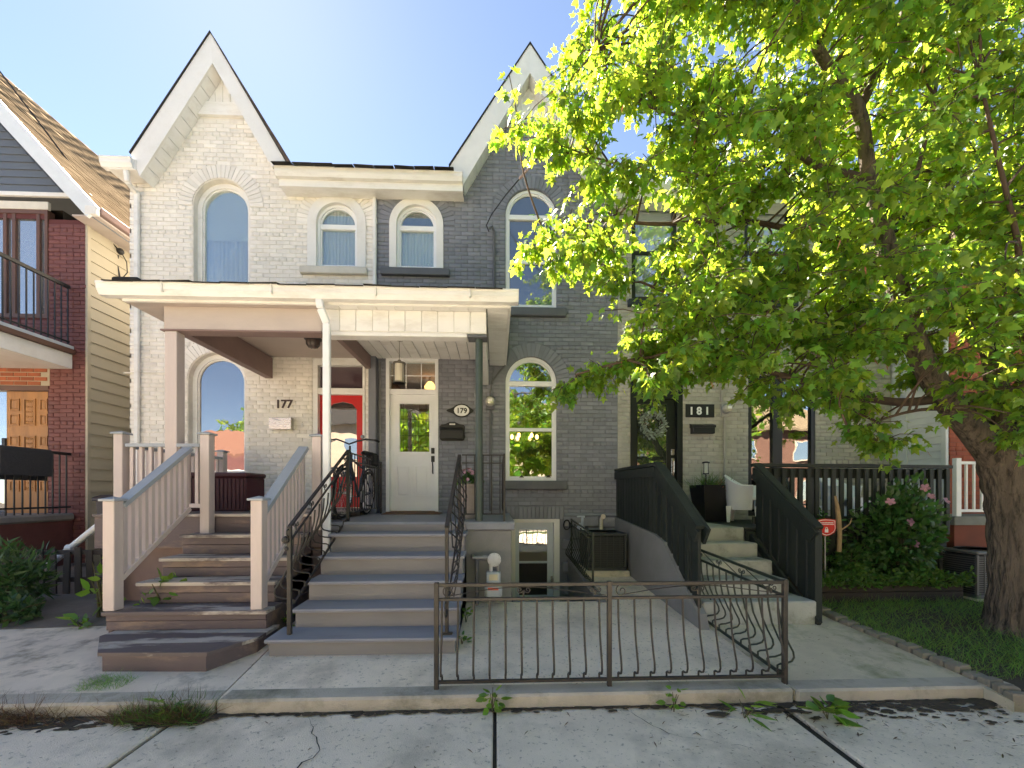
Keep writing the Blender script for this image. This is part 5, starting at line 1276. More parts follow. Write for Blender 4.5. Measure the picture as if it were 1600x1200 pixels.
for i in range(18): inst('baluster', me, prr, (PX(1499,5.55)+.10+i*.115, 5.55, 0))

# ------------------------------------------------------------------ far side of the street (mirrored in the windows)
def far_house(name, label, cat, x0, x1, y1, h, rh, wallm, roofm, nwin, doorx, bal=None):
    y0 = y1-8; o = thing(name, label, cat, ((x0+x1)/2, y1, 0), 'houses across the street mirrored in the windows')
    b1(x0,x1,y0,y1,-.06,h).build('wall', wallm, o)
    MB().yz([(y0-.4,h),((y0+y1)/2,h+rh),(y1+.4,h),(y1+.4,h-.15),((y0+y1)/2,h+rh-.2),(y0-.4,h-.15)], x0-.3, x1+.3).build('roof', roofm, o)
    for z in (1.0, 3.9):
        if z+1.5 > h: continue
        for i in range(nwin):
            x = x0+(x1-x0)*(i+.5)/nwin
            if z < 2 and abs(x-doorx) < .9: continue
            w = b1(x-.55,x+.55,y1,y1+.06,z,z+1.5).build('window', BUFF, o); b1(x-.46,x+.46,y1+.06,y1+.066,z+.09,z+1.41,0).build('pane', GL_GREY, w)
    d = b1(doorx-.45,doorx+.45,y1,y1+.05,0,2.1).build('door', WHITE, o)
    if bal: b1(x0,x1,y1,y1+1.2,2.9,3.1).build('balcony_floor', WHITE, o); b1(x0,x1,y1+1.15,y1+1.2,3.1,4.0).build('balcony_rail', MAROON, o)
    return o
BUFF = M('buff_brick', (.50,.40,.31), .85, .12, 5)
far_house('garage_house', 'white sided house across the street mirrored in the arched window of 177', 'house', -26, -15.2, -13, 4.2, 2.2, WHITE, M('rust_roof', (.20,.09,.06), .9), 3, -21, True)
far_house('brick_house', 'buff brick house across the street mirrored in the red door glass', 'house', -14.6, -8.2, -14, 6.4, 2.6, BUFF, SHINGLE_D, 2, -10.5)
far_house('brick_house', 'wide buff brick house across the street mirrored behind the trees', 'house', -7.6, 3.5, -15, 6.4, 2.6, BUFF, SHINGLE_D, 4, 0)
far_house('brick_house', 'red brick house across the street mirrored in the dark windows of 181', 'house', 4.1, 24, -14, 6.2, 2.6, M('dark_far_brick', (.15,.075,.055), .9, .15), SHINGLE_T, 5, 12)
# ------------------------------------------------------------------ small things on walls and porches
def on_wall_text(txt, px, py, Y, size, ext, mat, parent, bold=.0):
    me = text_mesh(txt, size, ext, mat, bold)
    return inst('numeral' if len(txt) == 1 else 'lettering', me, parent, (PX(px,Y), Y, PZ(px,py,Y)), (R(90),0,0))
DARKNUM = M('dark_bronze_numeral', (.06,.035,.03), .4, .1)
nb = thing('house_number', 'dark metal numerals 177 on cream brick above the steel mailbox', 'number sign', (PX(444,YW), YW, PZ(444,632,YW)))
for ch, px in (('1',434.5),('7',443.5),('7',452.5)): on_wall_text(ch, px, 632, YW-.018, .20, .008, DARKNUM, nb, .004)
mb1 = thing('mailbox', 'brushed steel mailbox with V-notched front on the cream brick', 'mailbox', (PX(442,YW), YW, PZ(442,671,YW)), 'wall mailboxes')
x0, x1, z0, z1 = PX(426,YW), PX(459,YW), PZ(442,671.5,YW), PZ(442,653.5,YW); xm = (x0+x1)/2
MB().xz([(x0,z0),(x1,z0),(x1,z1),(x0,z1)], YW-.05, YW-.01).build('body', STEEL, mb1)
MB().xz([(x0-.005,z0-.004),(x1+.005,z0-.004),(x1+.005,z1+.003),(xm+.03,z1-.065),(xm,z1-.075),(xm-.03,z1-.065),(x0-.005,z1+.003)], YW-.11, YW-.104).build('front_plate', STEEL, mb1)
MB().xz([(x1-.004,z0),(x1+.003,z0),(x1+.003,z1),(x1-.004,z1)], YW-.105, YW-.05).build('side_plate', STEEL, mb1); MB().xz([(x0-.003,z0),(x0+.004,z0),(x0+.004,z1),(x0-.003,z1)], YW-.105, YW-.05).build('side_plate', STEEL, mb1)
b1(x0, x1, YW-.105, YW-.05, z0-.002, z0+.006, 0).build('bottom_plate', STEEL, mb1)
db = thing('doorbell', 'small white doorbell button on cream brick beside the red door', 'doorbell', (PX(473,YW), YW, PZ(473,665,YW)))
b1(PX(471.5,YW), PX(474.5,YW), YW-.025, YW-.01, PZ(473,668,YW), PZ(473,661,YW), .004).build('plate', WHITE, db); MB().ball((PX(473,YW),YW-.026,PZ(473,664,YW)), .007, 6).build('button', VINYL, db)
# 179 oval plaque
pq = thing('house_number', 'oval white plaque numbered 179 on black scrolled backing by the white door', 'number sign', (PX(721,YW), YW, PZ(721,642,YW)))
cx, cz = PX(721.5,YW), PZ(721.5,642,YW)
IRONP = M('cast_black_plaque', (.02,.02,.02), .5, .1)
pts = []
for i in range(48):
    a = 2*math.pi*i/48; rx = .155; rz = .118
    e = .055*max(0, math.cos(a)**16)+.055*max(0, (-math.cos(a))**16 if math.cos(a) < 0 else 0)
    pts.append((cx+(rx+e)*math.cos(a), cz+rz*math.sin(a)))
MB().xz(pts, YW-.028, YW-.010).build('backing', IRONP, pq)
MB().xz([(cx+.132*math.cos(2*math.pi*i/40), cz+.096*math.sin(2*math.pi*i/40)) for i in range(40)], YW-.034, YW-.027).build('face', VINYL, pq)
on_wall_text('179', 721.5, 642, YW-.036, .125, .003, IRONP, pq, .003)
mb2 = thing('mailbox', 'ornate black mailbox with a white tag under the oval 179 plaque', 'mailbox', (PX(707,YW), YW, PZ(707,688,YW)), 'wall mailboxes')
x0, x1, z0, z1 = PX(687,YW), PX(727,YW), PZ(707,688,YW), PZ(707,664,YW); w_ = x1-x0
out = [(x0+.02,z0),(x0+.05,z0-.012),(x1-.05,z0-.012),(x1-.02,z0),(x1,z0+.05),(x1-.012,(z0+z1)/2),(x1,z1-.03),(x1-.03,z1),(x1-.10,z1+.012),((x0+x1)/2+.05,z1+.045),((x0+x1)/2-.05,z1+.045),(x0+.10,z1+.012),(x0+.03,z1),(x0,z1-.03),(x0+.012,(z0+z1)/2),(x0,z0+.05)]
MB().xz(out, YW-.03, YW-.010).build('back_plate', IRONP, mb2)
MB().yz([(YW-.03,z0+.01),(YW-.115,z0+.02),(YW-.12,z0+.16),(YW-.03,z0+.22)], x0+.035, x1-.035).build('body', IRONP, mb2)
MB().yz([(YW-.03,z0+.225),(YW-.13,z0+.165),(YW-.132,z0+.14),(YW-.122,z0+.14),(YW-.12,z0+.158),(YW-.03,z0+.212)], x0+.025, x1-.025).build('lid', IRONP, mb2)
b1((x0+x1)/2-.05, (x0+x1)/2+.05, YW-.036, YW-.029, z1-.005, z1+.02, .003).build('name_tag', WHITE, mb2)
# 181 sign, mailbox
sg = thing('house_number', 'black sign board with white numerals 181 beside the black door', 'number sign', (PX(1092,YW), YW, PZ(1092,642,YW)))
b1(PX(1070.5,YW), PX(1115,YW), YW-.03, YW-.010, PZ(1092,652.5,YW), PZ(1092,632,YW), .003).build('board', BLACK_P, sg)
for ch, px in (('1',1080.5),('8',1092.5),('1',1105)): on_wall_text(ch, px, 642.5, YW-.033, .185, .004, VINYL, sg, .006)
mb3 = thing('mailbox', 'plain black box mailbox under the 181 sign', 'mailbox', (PX(1095,YW), YW, PZ(1095,678,YW)), 'wall mailboxes')
b1(PX(1078,YW), PX(1112,YW), YW-.12, YW-.010, PZ(1095,678.5,YW), PZ(1095,668,YW), .006).build('body', BLACK_P, mb3)
MB().yz([(YW-.010,PZ(1095,662.5,YW)),(YW-.13,PZ(1095,666,YW)),(YW-.13,PZ(1095,669.5,YW)),(YW-.010,PZ(1095,669.5,YW))], PX(1077,YW), PX(1113,YW)).build('lid', BLACK_P, mb3)
# electric meters
def meter(px, py, label, y_bot):
    x, z = PX(px,YW), PZ(px,py,YW); m = thing('electric_meter', label, 'meter', (x, YW, z), 'electric meters on the walls')
    b1(x-.075, x+.075, YW-.06, YW-.010, z-.14, z+.10, .01).build('base_box', GREY_TRIM if px < 800 else PALE_MORTAR, m)
    MB().lathe([(.001,-.0),(.088,0),(.09,-.03),(.08,-.04),(.001,-.04)], (x,YW-.06,z), 20, 'y').build('ring', GALV, m)
    MB().lathe([(.001,0),(.072,0),(.070,-.06),(.055,-.085),(.001,-.09)], (x,YW-.10,z), 20, 'y').build('glass_dome', glassmat('meter_dome', .25, (.55,.52,.44)), m)
    b1(x-.035, x+.035, YW-.193, YW-.186, z-.02, z+.025, .002).build('dial', WHITE, m)
    MB().tube([(x,YW-.035,z-.13),(x,YW-.035,y_bot)], .022, 10).build('conduit', GREY_TRIM if px < 800 else PALE_MORTAR, m, True)
    return m, x, z
m1, mx_, mz_ = meter(766, 629, 'round electric meter on slate-grey brick beside the round porch post', 1.25)
MB().tube([(mx_,YW-.035,mz_+.09), P(766,612,YW-.035), P(769,596,YW-.035), P(780,581,YW-.035), P(790,570,YW-.035), P(794,556,YW-.035), P(795,520,YW-.035)], .016, 8).build('conduit', GREY_TRIM, m1, True)
m2, _, _ = meter(1131, 640, 'round electric meter on pale grey brick right of the 181 sign', PZ(1131,790,YW))
MB().tube([P(1128,628,YW-.03), P(1128,500,YW-.03)], .022, 8).build('conduit', PALE_MORTAR, m2, True)
# service cable of 179: mast head and line
sv = thing('service_cable', 'electric service cable reaching the slate-grey wall by the tall upper window', 'cable', (PX(772,YW), YW, PZ(772,450,YW)))
MB().tube([P(772,452,YW-.04), P(772,362,YW-.04), P(769,354,YW-.08), P(765,357,YW-.10)], .022, 8).build('conduit', GREY_TRIM, sv, True)
MB().tube([P(764,362,YW-.1), P(760,352,YW-.12), P(768,335,YW-.12), P(790,305,YW-.3), D(812,279,6.5), D(847,238,5.9), D(940,120,5.0), D(1180,-200,3.6)], .010, 6).build('wire', BLACK_P, sv, True)
MB().tube([D(812,279,6.5), D(829,259,6.2), D(847,236,5.9)], .020, 8).build('cable_sleeve', M('pale_cable_grip', (.45,.34,.30), .6), sv, True)
sl_ = thing('service_cable', 'overhead cable crossing the tan roof down to the yellow siding', 'cable', P(178,388,NY+.5))
MB().tube([D(-400,-350,6.0), D(0,112,7.3), D(60,190,7.5), D(120,270,7.7), D(172,340,7.85), D(178,352,7.9)], .014, 6).build('wire', BLACK_P, sl_, True)
MB().tube([D(-300,100,6.3), D(0,180,7.1), D(70,262,7.2), D(140,340,7.45), P(183,388,NY+.55)], .012, 6).build('wire', BLACK_P, sl_, True)
MB().tube([D(176,345,7.9), P(177,360,NY+.5), P(176,372,NY+.5), P(186,375,NY+.6), P(200,378,NY+.75)], .009, 6).build('wire', GALV, sl_, True)
MB().ball(P(188,393,NY+.6), .06, 8).build('junction', BLACK_P, sl_)
MB().tube([P(185,395,NY+.6), P(183,412,NY+.6), P(187,432,NY+.6), P(184,440,NY+.6)], .014, 6).build('wire', BLACK_P, sl_, True)
MB().tube([P(190,395,NY+.62), P(198,410,NY+.66), P(199,426,NY+.66), P(192,434,NY+.64), P(184,433,NY+.6)], .009, 6).build('wire', BLACK_P, sl_, True)
lm = thing('wall_light', 'round white lamp on the yellow siding above the dark bin', 'lamp', P(178,701,NY+.6))
MB().lathe([(.001,0),(.11,0),(.115,.03),(.10,.05),(.001,.05)], (NX+.012, NY+.6, PZ(178,699,NY+.6)), 18, 'x').build('rim', BLACK_P, lm); MB().ball((NX+.06,NY+.6,PZ(178,699,NY+.6)), .085, 8, (.6,1,1)).build('globe', VINYL, lm, True)
# porch lamps
pn = thing('pendant_lamp', 'cylindrical glass pendant lantern hanging in front of the white door', 'lamp', (PX(624,6.25), 6.25, CZ))
x, y = PX(624,6.25), 6.25; zt, zb = PZ(624,567,6.25), PZ(624,599,6.25); PEW = M('pewter_lamp_metal', (.20,.185,.16), .4, .1, metal=.6)
MB().lathe([(.001,0),(.055,0),(.06,-.025),(.001,-.03)], (x,y,CZ), 18).build('canopy', PEW, pn, True); MB().tube([(x,y,CZ-.02),(x,y,zt+.03)], .004, 6).build('rod', PEW, pn)
MB().lathe([(.001,.05),(.02,.045),(.035,.02),(.095,0),(.098,-.018),(.001,-.02)], (x,y,zt), 22).build('cap', PEW, pn, True)
MB().lathe([(.098,0),(.098,.018),(.088,.018),(.088,0)], (x,y,zb), 22).build('base_ring', PEW, pn)
for k in range(4): a = math.pi/4+k*math.pi/2; MB().tube([(x+.092*math.cos(a),y+.092*math.sin(a),zb),(x+.092*math.cos(a),y+.092*math.sin(a),zt-.01)], .005, 6).build('cage_bar', PEW, pn)
MB().lathe([(.066,0),(.068,.01),(.068,zt-zb-.03),(.066,zt-zb-.03)], (x,y,zb+.01), 22).build('glass', M('frosted_lamp_glass', (.72,.68,.58), .35, .04), pn, True)
fl_ = thing('ceiling_lamp', 'dark flush ceiling lamp under the taupe porch ceiling', 'lamp', (PX(489,6.3), 6.3, CZ))
x = PX(489,6.3)
MB().lathe([(.001,0),(.125,0),(.125,-.02),(.105,-.035),(.001,-.035)], (x,6.3,CZ), 20).build('base', BLACK_P, fl_, True); MB().lathe([(.10,0),(.098,-.05),(.06,-.10),(.001,-.115)], (x,6.3,CZ-.036), 18).build('shade', M('smoked_ribbed_glass', (.08,.06,.055), .2, .2, 30), fl_, True)
for k in range(8): a = k*math.pi/4; MB().tube([(x+.10*math.cos(a),6.3+.10*math.sin(a),CZ-.036),(x+.10*math.cos(a),6.3+.10*math.sin(a),CZ-.085),(x+.06*math.cos(a),6.3+.06*math.sin(a),CZ-.138)], .005, 5).build('rib', BLACK_P, fl_)
# chandelier behind the ground floor window
chd = thing('chandelier', 'lit chandelier with warm bulbs inside the ground floor window of 179', 'lamp', (.85, YW+1.5, 4.2))
cx, cy, cz = .60, YW+1.3, 2.72
MB().tube([(cx,cy,4.28),(cx,cy,cz)], .012, 6).build('stem', PEW, chd); BULB = emit('warm_bulb', (1,.5,.16), 2.0)
for k in range(6):
    a = k*math.pi/3; e = (cx+.26*math.cos(a), cy+.26*math.sin(a))
    MB().tube([(cx,cy,cz),(cx+.13*math.cos(a),cy+.13*math.sin(a),cz-.09),(e[0],e[1],cz-.03)], .008, 6).build('arm', PEW, chd); MB().ball((e[0],e[1],cz+.02), .035, 6, (1,1,1.5)).build('bulb', BULB, chd)
hl = thing('hall_lamp', 'warm lit hall lamp seen through the transom over the white door', 'lamp', ((ex0+ex1)/2, YW+1.2, 3.8))
MB().lathe([(.001,0),(.05,0),(.12,-.10),(.10,-.14),(.001,-.15)], ((ex0+ex1)/2+.15,YW+1.0,3.78), 16).build('shade', emit('warm_hall_shade', (1,.5,.17), .7), hl, True); MB().tube([((ex0+ex1)/2+.15,YW+1.0,3.89),((ex0+ex1)/2+.15,YW+1.0,3.77)], .01, 6).build('stem', PEW, hl)

# ------------------------------------------------------------------ yard equipment
gm = thing('gas_meter', 'grey gas meter with regulator and pipes against the parged porch wall', 'gas meter', (PX(768,4.92), 4.95, .2))
yg = 4.92; gx = PX(771,yg); gz = lambda py: PZ(771,py,yg)
METG = M('grey_meter_paint', (.42,.46,.48), .4, .08, 6); METW = M('white_regulator_paint', (.62,.62,.60), .45, .1, 8, dirt=(.2,.15,.1), dirt_amt=.4)
b1(gx-.105, gx+.105, yg-.075, yg+.075, gz(934), gz(911), .035).build('body', METG, gm, True); b1(gx-.085, gx+.085, yg-.065, yg+.065, gz(912), gz(893), .012).build('index_housing', METG, gm)
b1(gx-.05, gx+.05, yg-.072, yg-.064, gz(905), gz(896), .003).build('dial_plate', M('cream_dial', (.60,.54,.36), .4), gm)
b1(gx-.065, gx+.06, yg-.079, yg-.074, gz(920), gz(916), .001).build('red_label', M('red_label_print', (.7,.10,.05), .4), gm); b1(gx-.07, gx+.03, yg-.079, yg-.074, gz(913.5), gz(910.5), .001).build('black_label', BLACK_P, gm)
MB().lathe([(.001,0),(.075,0),(.082,-.02),(.082,-.035),(.06,-.05),(.03,-.06),(.001,-.065)], (gx+.01,yg,gz(874)), 20, 'y').build('regulator', METW, gm, True)
for k in range(8): a = k*math.pi/4; MB().ball((gx+.01+.068*math.cos(a),yg-.036,gz(874)+.068*math.sin(a)), .009, 5).build('bolt', GALV, gm)
MB().tube([(gx-.03,yg+.01,gz(895)),(gx-.03,yg+.01,gz(880)),(gx+.0,yg+.02,gz(874))], .022, 10).build('pipe', METW, gm, True); MB().tube([(gx+.055,yg+.01,gz(895)),(gx+.055,yg+.01,gz(884))], .02, 10).build('pipe', GALV, gm, True)
MB().tube([(gx-.03,yg+.03,gz(873)),(gx-.14,yg+.03,gz(872)),(gx-.24,yg+.03,gz(872)),(gx-.25,yg+.08,gz(872)),(gx-.25,5.10,gz(872))], .024, 10).build('pipe', GALV, gm, True)
MB().tube([(gx-.20,yg+.04,gz(872)),(gx-.20,yg+.04,gz(945))], .022, 10).build('pipe', GREY_TRIM, gm, True)
MB().lathe([(.034,-.03),(.034,.03)], (gx-.10,yg+.03,gz(872)), 10, 'x').build('coupling', GALV, gm)
def aircon(x0, x1, y0, y1, z0, z1, label, mat, shell):
    o = thing('air_conditioner', label, 'air conditioner', ((x0+x1)/2, (y0+y1)/2, z0), 'outdoor air conditioners')
    b1(x0-.04, x1+.04, y0-.04, y1+.04, z0-.10, z0, .01).build('pad', CONC_G, o); b1(x0+.02, x1-.02, y0+.02, y1-.02, z0, z1-.03, .03).build('coil', mat, o)
    b1(x0-.008, x1+.008, y0-.008, y1+.008, z1-.045, z1, .015).build('top', shell, o); b1(x0, x1, y0, y1, z0, z0+.05, .01).build('base_pan', shell, o)
    for x in (x0, x1-.03):
        for y in (y0, y1-.03): b1(x, x+.03, y, y+.03, z0+.05, z1-.045, .004).build('corner_post', shell, o)
    n = int((z1-z0-.12)/.028)
    for i in range(n):
        z = z0+.065+i*.028; b1(x0+.03, x1-.03, y0+.004, y0+.012, z, z+.010, .0).build('louvre', shell, o); b1(x0+.004, x0+.012, y0+.03, y1-.03, z, z+.010, .0).build('louvre', shell, o)
    m = 6
    for i in range(1, m): x = x0+(x1-x0)*i/m; b1(x-.004, x+.004, y0-.002, y0+.006, z0+.05, z1-.045, 0).build('guard_bar', shell, o)
    MB().lathe([(.24,0),(.24,.012),(.22,.012),(.22,0)], ((x0+x1)/2,(y0+y1)/2,z1), 24).build('fan_guard', BLACK_P, o)
    return o
aircon(1.43, 2.04, 6.30, 6.92, .36, .94, 'beige outdoor air conditioner beside the sunken basement entry', M('dark_coil', (.025,.03,.028), .6, .2, 30), M('dark_ac_shell', (.04,.045,.042), .5, .06, 4))
ax = PX(1527,4.95)
aircon(ax, ax+.62, 4.95, 5.4, .22, PZ(1530,862,4.95), 'dark grey outdoor air conditioner half hidden by the maple trunk', M('dark_coil_grey', (.04,.04,.045), .6, .2, 30), M('grey_ac_shell', (.13,.13,.135), .45, .06, 4))
vp = thing('vent_pipe', 'white plastic vent elbow on the grey wall above the air conditioner', 'vent', P(941,828,YW-.05))
xv = PX(939.5,YW-.06); MB().tube([(xv,YW-.06,.9),(xv,YW-.06,PZ(940,812,YW)),(xv+.01,YW-.085,PZ(940,808,YW)),(xv+.015,YW-.13,PZ(940,806.5,YW))], .032, 12).build('elbow', M('cream_pvc', (.74,.68,.52), .4), vp, True)
MB().lathe([(.042,0),(.042,-.03),(.03,-.03)], (xv+.016,YW-.11,PZ(940,806.5,YW)), 16, 'y').build('collar', M('cream_pvc', (.74,.68,.52), .4), vp)
ub = thing('utility_box', 'small pale blue utility box low on the grey wall by the fence', 'utility box', P(907,814,YW))
b1(PX(901,YW), PX(913,YW), YW-.06, YW-.0, PZ(907,828,YW), PZ(907,805.5,YW), .006).build('cover', M('pale_blue_box', (.46,.52,.60), .5), ub); b1(PX(903,YW), PX(911,YW), YW-.066, YW-.058, PZ(907,824,YW), PZ(907,809,YW), .004).build('lid', M('pale_blue_box', (.46,.52,.60), .5), ub)
hs = thing('hose_reel', 'dark coiled garden hose on the wall right of the basement door', 'hose', P(886,820,YW))
h_ = MB(); c_ = P(885.5,820,YW-.07); h_.tube([c_+Vector((.055*math.cos(a)+random.uniform(-.004,.004), -.006*(k % 3), .085*math.sin(a))) for k in range(60) for a in (k*.6,)], .011, 6); h_.build('hose', BLACK_P, hs, True); b1(c_.x-.02, c_.x+.02, YW-.07, YW-.0, c_.z-.02, c_.z+.02, .004).build('bracket', GALV, hs)
dm_ = thing('door_mat', 'worn brown doormat on the grey slab at the white door', 'mat', (PX(640,7.0), 6.95, D2Z))
b1(PX(602,6.9), PX(688,6.9), 6.72, 7.12, D2Z-.004, D2Z+.016, .006).build('pile', M('brown_coir', (.16,.085,.05), .95, .3, 40, bump=.8), dm_); ring_prism(MB(), [(0,0),(0,1),(1,1),(1,0)], [(.1,.1),(.1,.9),(.9,.9),(.9,.1)], 0, .1) ; b1(PX(600,6.9), PX(690,6.9), 6.70, 7.14, D2Z-.004, D2Z+.008, .004).build('border', BROWN, dm_)

# ------------------------------------------------------------------ 177 deck box, bin
dbx = thing('storage_box', 'dark maroon ribbed plastic storage box on the deck behind the stair railing', 'storage box', (PX(350,6.0), 6.2, D1Z), None)
x0, x1 = PX(290,5.95), PX(383,5.95); z1 = PZ(360,738,5.95); MAR = M('maroon_plastic', (.075,.022,.030), .5, .1, 6)
b1(x0, x1, 5.97, 6.45, D1Z, z1-.07, .015).build('body', MAR, dbx); n = 14
for i in range(n): xx = x0+.02+(x1-x0-.04)*i/n; b1(xx+.008, xx+(x1-x0)/n-.012, 5.955, 5.975, D1Z+.03, z1-.09, .006).build('rib', MAR, dbx)
b1(x0-.015, x1+.015, 5.945, 6.47, z1-.07, z1, .02).build('lid', MAR, dbx)
bn = thing('waste_bin', 'dark plastic wheeled bin with lid between the houses', 'bin', (PX(166,6.6), 6.6, .3))
xb0, xb1 = PX(149,6.5), PX(184,6.5); zt = PZ(166,781,6.5); BINM = M('dark_violet_plastic', (.025,.022,.035), .45, .1)
MB().add([(xb0+.06,6.55,.28),(xb1-.06,6.55,.28),(xb1-.06,6.95,.28),(xb0+.06,6.95,.28),(xb0,6.5,zt),(xb1,6.5,zt),(xb1,7.05,zt),(xb0,7.05,zt)], [(0,1,2,3),(4,5,6,7),(0,1,5,4),(1,2,6,5),(2,3,7,6),(3,0,4,7)]).build('body', BINM, bn)
b1(xb0-.03, xb1+.03, 6.46, 7.08, zt-.02, zt+.035, .012).build('rim', BINM, bn); MB().yz([(6.47,zt+.036),(6.6,zt+.075),(7.0,zt+.09),(7.07,zt+.036)], xb0-.02, xb1+.02).build('lid', BINM, bn)
for x in (xb0+.06, xb1-.10): MB().lathe([(.001,0),(.09,0),(.09,.04),(.001,.04)], (x,6.97,.34), 14, 'x').build('wheel', BLACK_P, bn)
pk = thing('picket_fence', 'low dark picket fence between the left neighbour and the mauve steps', 'fence', (-6.2, 5.5, .25))
me = b1(-.04,.04,-.012,.012,0,.62,.004).mesh('picket', PICKET)
ya_ = 5.62
for i in range(14):
    x = -7.35+i*.155; inst('picket', me, pk, (x, ya_, zg(ya_)-.03+random.uniform(-.01,.01)), (0, R(random.uniform(-2,2)), R(random.uniform(-4,4))), (1,1,random.uniform(.94,1.05)))
for z in (.42, .78): b1(-7.4, -5.2, ya_+.014, ya_+.05, z-.03, z+.03).build('rail', PICKET, pk)
wp = thing('drain_pipe', 'white drain pipe slanting behind the low picket fence', 'pipe', (-6.4, 5.85, .4))
MB().tube([P(58,898,6.0), P(110,856,6.0), P(152,822,6.0), P(165,812,6.1)], .042, 10).build('pipe', VINYL, wp, True); MB().lathe([(.05,-.04),(.05,.04)], tuple(P(110,856,6.0)), 10, 'x').build('coupling', VINYL, wp)

# ------------------------------------------------------------------ bicycle
bk = thing('bicycle', 'dark city bicycle parked nose-out behind the iron railing in front of the red door', 'bicycle', (-2.0, 5.9, D2Z))
BX_, BY_ = -2.03, 5.48; WR = .335
def bp(y, z, x=0): return Vector((BX_+x+(z*.07), BY_+y, D2Z+z))
RUB = M('tyre_rubber', (.015,.015,.015), .8, .1); BFR = M('bicycle_blue_black_paint', (.02,.035,.06), .3, .1)
for yc in (0.0, 1.03):
    tilt = .07
    circ = [bp(yc+WR*.955*math.cos(a), WR+.01+WR*.955*math.sin(a)) for a in np.linspace(0, 2*math.pi, 33)]
    w = MB().tube([bp(yc-.05,WR+.01,-.03), bp(yc,WR+.01,-.045), bp(yc,WR+.01,.045)], .018, 8).build('wheel', GALV, bk)
    MB().tube(circ, .018, 8, False).build('tyre', RUB, w, True)
    MB().tube([bp(yc+WR*.90*math.cos(a), WR+.01+WR*.90*math.sin(a)) for a in np.linspace(0, 2*math.pi, 33)], .010, 6, False).build('rim', STEEL, w, True)
    for k in range(20): a = 2*math.pi*k/20; MB().tube([bp(yc, WR+.01, .03*(-1)**k), bp(yc+WR*.9*math.cos(a), WR+.01+WR*.9*math.sin(a))], .0016, 4).build('spoke', STEEL, w)
    MB().tube([bp(yc+WR*1.1*math.cos(a), WR+.01+WR*1.1*math.sin(a)) for a in np.linspace(.5 if yc < .5 else 0, 2.9 if yc < .5 else 2.6, 14)], .016, 6).build('mudguard', BLACK_P, w, True)
hd, bb, se, ra = bp(.16,.86), bp(.60,.29), bp(.78,.82), bp(1.03,WR+.01)
f_ = MB(); f_.tube([bp(.18,.78), bb], .017, 8); f_.tube([bp(.15,.88), bp(.19,.72)], .02, 8); f_.tube([bp(.17,.82), bp(.76,.70)], .014, 8); f_.tube([bb, se], .016, 8)
for s in (-1, 1): f_.tube([bb+Vector((s*.03,0,0)), ra+Vector((s*.05,0,0))], .010, 6); f_.tube([bp(.745,.70), ra+Vector((s*.05,0,0))], .009, 6)
f_.build('frame', BFR, bk, True)
fk = MB()
for s in (-1, 1): fk.tube([bp(.19,.72), bp(.14,.62,s*.045), bp(.03,.42,s*.05), bp(0,WR+.01,s*.05)], .011, 6)
fk.build('fork', BFR, bk, True)
hbz = 1.07; hb_ = MB(); hb_.tube([bp(.15,.88), bp(.12,.98)], .014, 8)
hb_.tube([bp(.22,hbz,-.30), bp(.16,hbz+.005,-.20), bp(.10,hbz-.03,-.10), bp(.09,hbz-.07,0), bp(.10,hbz-.03,.10), bp(.16,hbz+.005,.20), bp(.22,hbz,.30)], .011, 8)
hbo = hb_.build('handlebar', BLACK_P, bk, True)
for s in (-1, 1): MB().tube([bp(.22,hbz,s*.30), bp(.30,hbz-.01,s*.33)], .016, 8).build('grip', RUB, hbo, True); MB().tube([bp(.14,hbz-.01,s*.20), bp(.19,hbz-.04,s*.30)], .006, 6).build('brake_lever', GALV, hbo)
MB().ball(bp(.15,hbz+.035,.15), .028, 6).build('bell', GALV, hbo, True)
sd = MB(); sd.ball((0,0,0), 1, 8); sd.v = [(v[0]*(.075 if v[1] > 0 else .045)*(1.2 if v[1] > .3 else 1)+bp(.80,.95).x, v[1]*.14+bp(.80,.95).y, v[2]*.035+bp(.80,.95).z) for v in sd.v]; sdo = sd.build('saddle', BLACK_P, bk, True)
MB().tube([se, bp(.80,.93)], .013, 8).build('seat_post', GALV, sdo)
rk = MB()
for s in (-1, 1): rk.tube([bp(.82,.74,s*.05), bp(1.28,.76,s*.06)], .007, 6); rk.tube([bp(1.1,.75,s*.06), bp(1.03,WR,s*.07)], .006, 6)
for y in (.86,1.0,1.14,1.27): rk.tube([bp(y,.75,-.06), bp(y,.75,.06)], .005, 6)
rk.build('rear_rack', BLACK_P, bk, True)
b1(BX_-.10+.06, BX_+.14, BY_+.92, BY_+1.25, D2Z+.77, D2Z+.98, .03).build('carrier_bag', M('black_fabric', (.02,.018,.02), .9, .2, 20), bk)
MB().lathe([(.001,-.012),(.085,-.012),(.085,.012),(.001,.012)], tuple(bb+Vector((.06,0,0))), 20, 'x').build('chainring', GALV, bk)
for s in (-1, 1):
    cr = MB().tube([bb+Vector((s*.07,0,0)), bb+Vector((s*.085,s*.10,-s*.13))], .009, 6).build('crank', GALV, bk); b1(BX_+.03+s*.085-.01, BX_+.03+s*.085+s*.09, BY_+.60+s*.10-.035, BY_+.60+s*.10+.035, D2Z+.29-s*.13-.012, D2Z+.29-s*.13+.012, .004).build('pedal', BLACK_P, cr)

